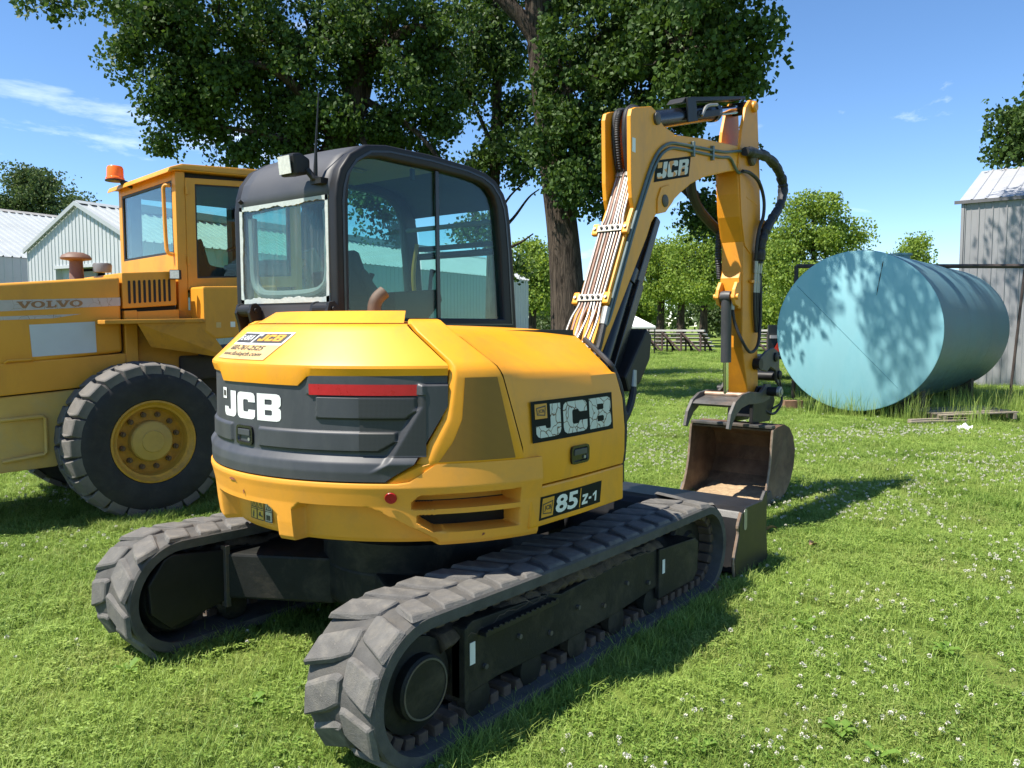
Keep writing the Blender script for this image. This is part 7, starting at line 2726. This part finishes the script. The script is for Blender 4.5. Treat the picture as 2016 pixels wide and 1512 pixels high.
first = True
for (x, y) in clover_spots(110, 2.5, 3.9, 3, 34, 0.2) + clover_spots(80, 3.9, 5.4, 8, 34, 0.6) + clover_spots(50, 2.8, 5.5, -33, -4, 0.9):
    o = bpy.data.objects.new('clover_flower', cms[rg.integers(6)])
    COL.objects.link(o)
    o.location = (x, y, 0)
    o.rotation_euler = (rg.uniform(-.2, .2), rg.uniform(-.2, .2), rg.uniform(0, 6.28))
    s_ = rg.uniform(0.75, 1.15)
    o.scale = (s_, s_, s_)
    tag(o, 'small white clover flower head in the near grass', 'clover flower', 'clover flowers in the near lawn')
far = clover_spots(2900, 5.4, 16, -1, 34, 0.0) + clover_spots(600, 5.5, 14, -34, -1, 0.5) + clover_spots(900, 16, 34, -3, 34, 0.0)
pts = np.array([(x, y, 0, 0.9 + 0.03 * math.hypot(x - CAM[0], y - CAM[1])) for x, y in far])
cps = [bpy.data.objects.new('clover', m) for m in cms]
gn_scatter('clover_flowers', 'white clover flowers sprinkled over the lawn further out', pts, cps, 8)

# broad weeds in the near lawn
def weed_mesh(seed):
    rg_ = random.Random(seed)
    vs, fs = [], []
    for k in range(rg_.randint(5, 8)):
        q = k * 2.4 + rg_.uniform(-.3, .3)
        L = rg_.uniform(0.045, 0.09)
        w = L * rg_.uniform(0.20, 0.30)
        up = rg_.uniform(0.25, 0.8)
        dx, dy = math.cos(q), math.sin(q)
        o = len(vs)
        for (t_, ww, z) in ((0.08, 0.2, 0.1), (0.4, 0.9, 0.55), (0.75, 0.9, 0.8), (1.0, 0.05, 0.7)):
            z_ = z * L * up + 0.01
            vs += [(dx * L * t_ - dy * w * ww, dy * L * t_ + dx * w * ww, z_ + w * ww * 0.4), (dx * L * t_, dy * L * t_, z_), (dx * L * t_ + dy * w * ww, dy * L * t_ - dx * w * ww, z_ + w * ww * 0.4)]
        for j in range(3):
            a = o + j * 3
            fs += [(a, a + 1, a + 4, a + 3), (a + 1, a + 2, a + 5, a + 4)]
    me = bpy.data.meshes.new('plantain_weed')
    me.from_pydata(vs, [], fs)
    me.materials.append(WEED)
    return me


wms = [weed_mesh(i) for i in range(4)]
wpos = [(1650, 1450, 'broad-leaved plantain weed near the lower right corner'), (1590, 1240, 'broad-leaved weed in the middle of the right lawn'), (1330, 1250, 'broad-leaved weed in the shade of the near track'), (500, 1390, 'broad-leaved weed on the left foreground lawn'), (1860, 1290, 'broad-leaved weed near the right edge of the lawn'), (1730, 1500, 'broad-leaved weed at the bottom edge of the picture'),
        (250, 1330, 'broad-leaved weed near the far track and left edge'), (1380, 1480, 'broad-leaved weed at the bottom, right of the near track')]
for i, (px, py, lb) in enumerate(wpos):
    dr_ = FW + RT * (px - 1008) / FPX - UP * (py - 756) / FPX
    p = CAM + dr_ * (-CAM[2] / dr_[2])
    o = bpy.data.objects.new('plantain_weed', wms[i % 4])
    COL.objects.link(o)
    o.location = (p[0], p[1], 0.005)
    o.rotation_euler = (0, 0, i * 1.3)
    tag(o, lb, 'weed')
# dry leaves
DRY = pm('dry_leaf', (0.30, 0.19, 0.10), 0.8, var=0.2)
for i, (px, py, lb) in enumerate(((1594, 1082, 'curled dry brown leaf on the grass right of the blade'), (1519, 1052, 'dry brown leaf in the blade shadow'), (1409, 1172, 'dry brown leaf beside the front of the near track'))):
    dr_ = FW + RT * (px - 1008) / FPX - UP * (py - 756) / FPX
    p = CAM + dr_ * (-CAM[2] / dr_[2])
    b = MB()
    b.grid(lambda u, v: ((u - .5) * 0.11, (v - .5) * 0.07 * (1 - abs(u - .5) * 1.4), 0.045 + 0.03 * (v - .5) ** 2 * 4 * (0.3 + u) + 0.012 * math.sin(u * 5)), frange(0, 1, 6), frange(0, 1, 5))
    o = b.build('dry_leaf', DRY, None, smooth=True)
    o.location = (p[0], p[1], 0)
    o.rotation_euler = (0.3, 0.2, i * 2.0)
    tag(o, lb, 'leaf')
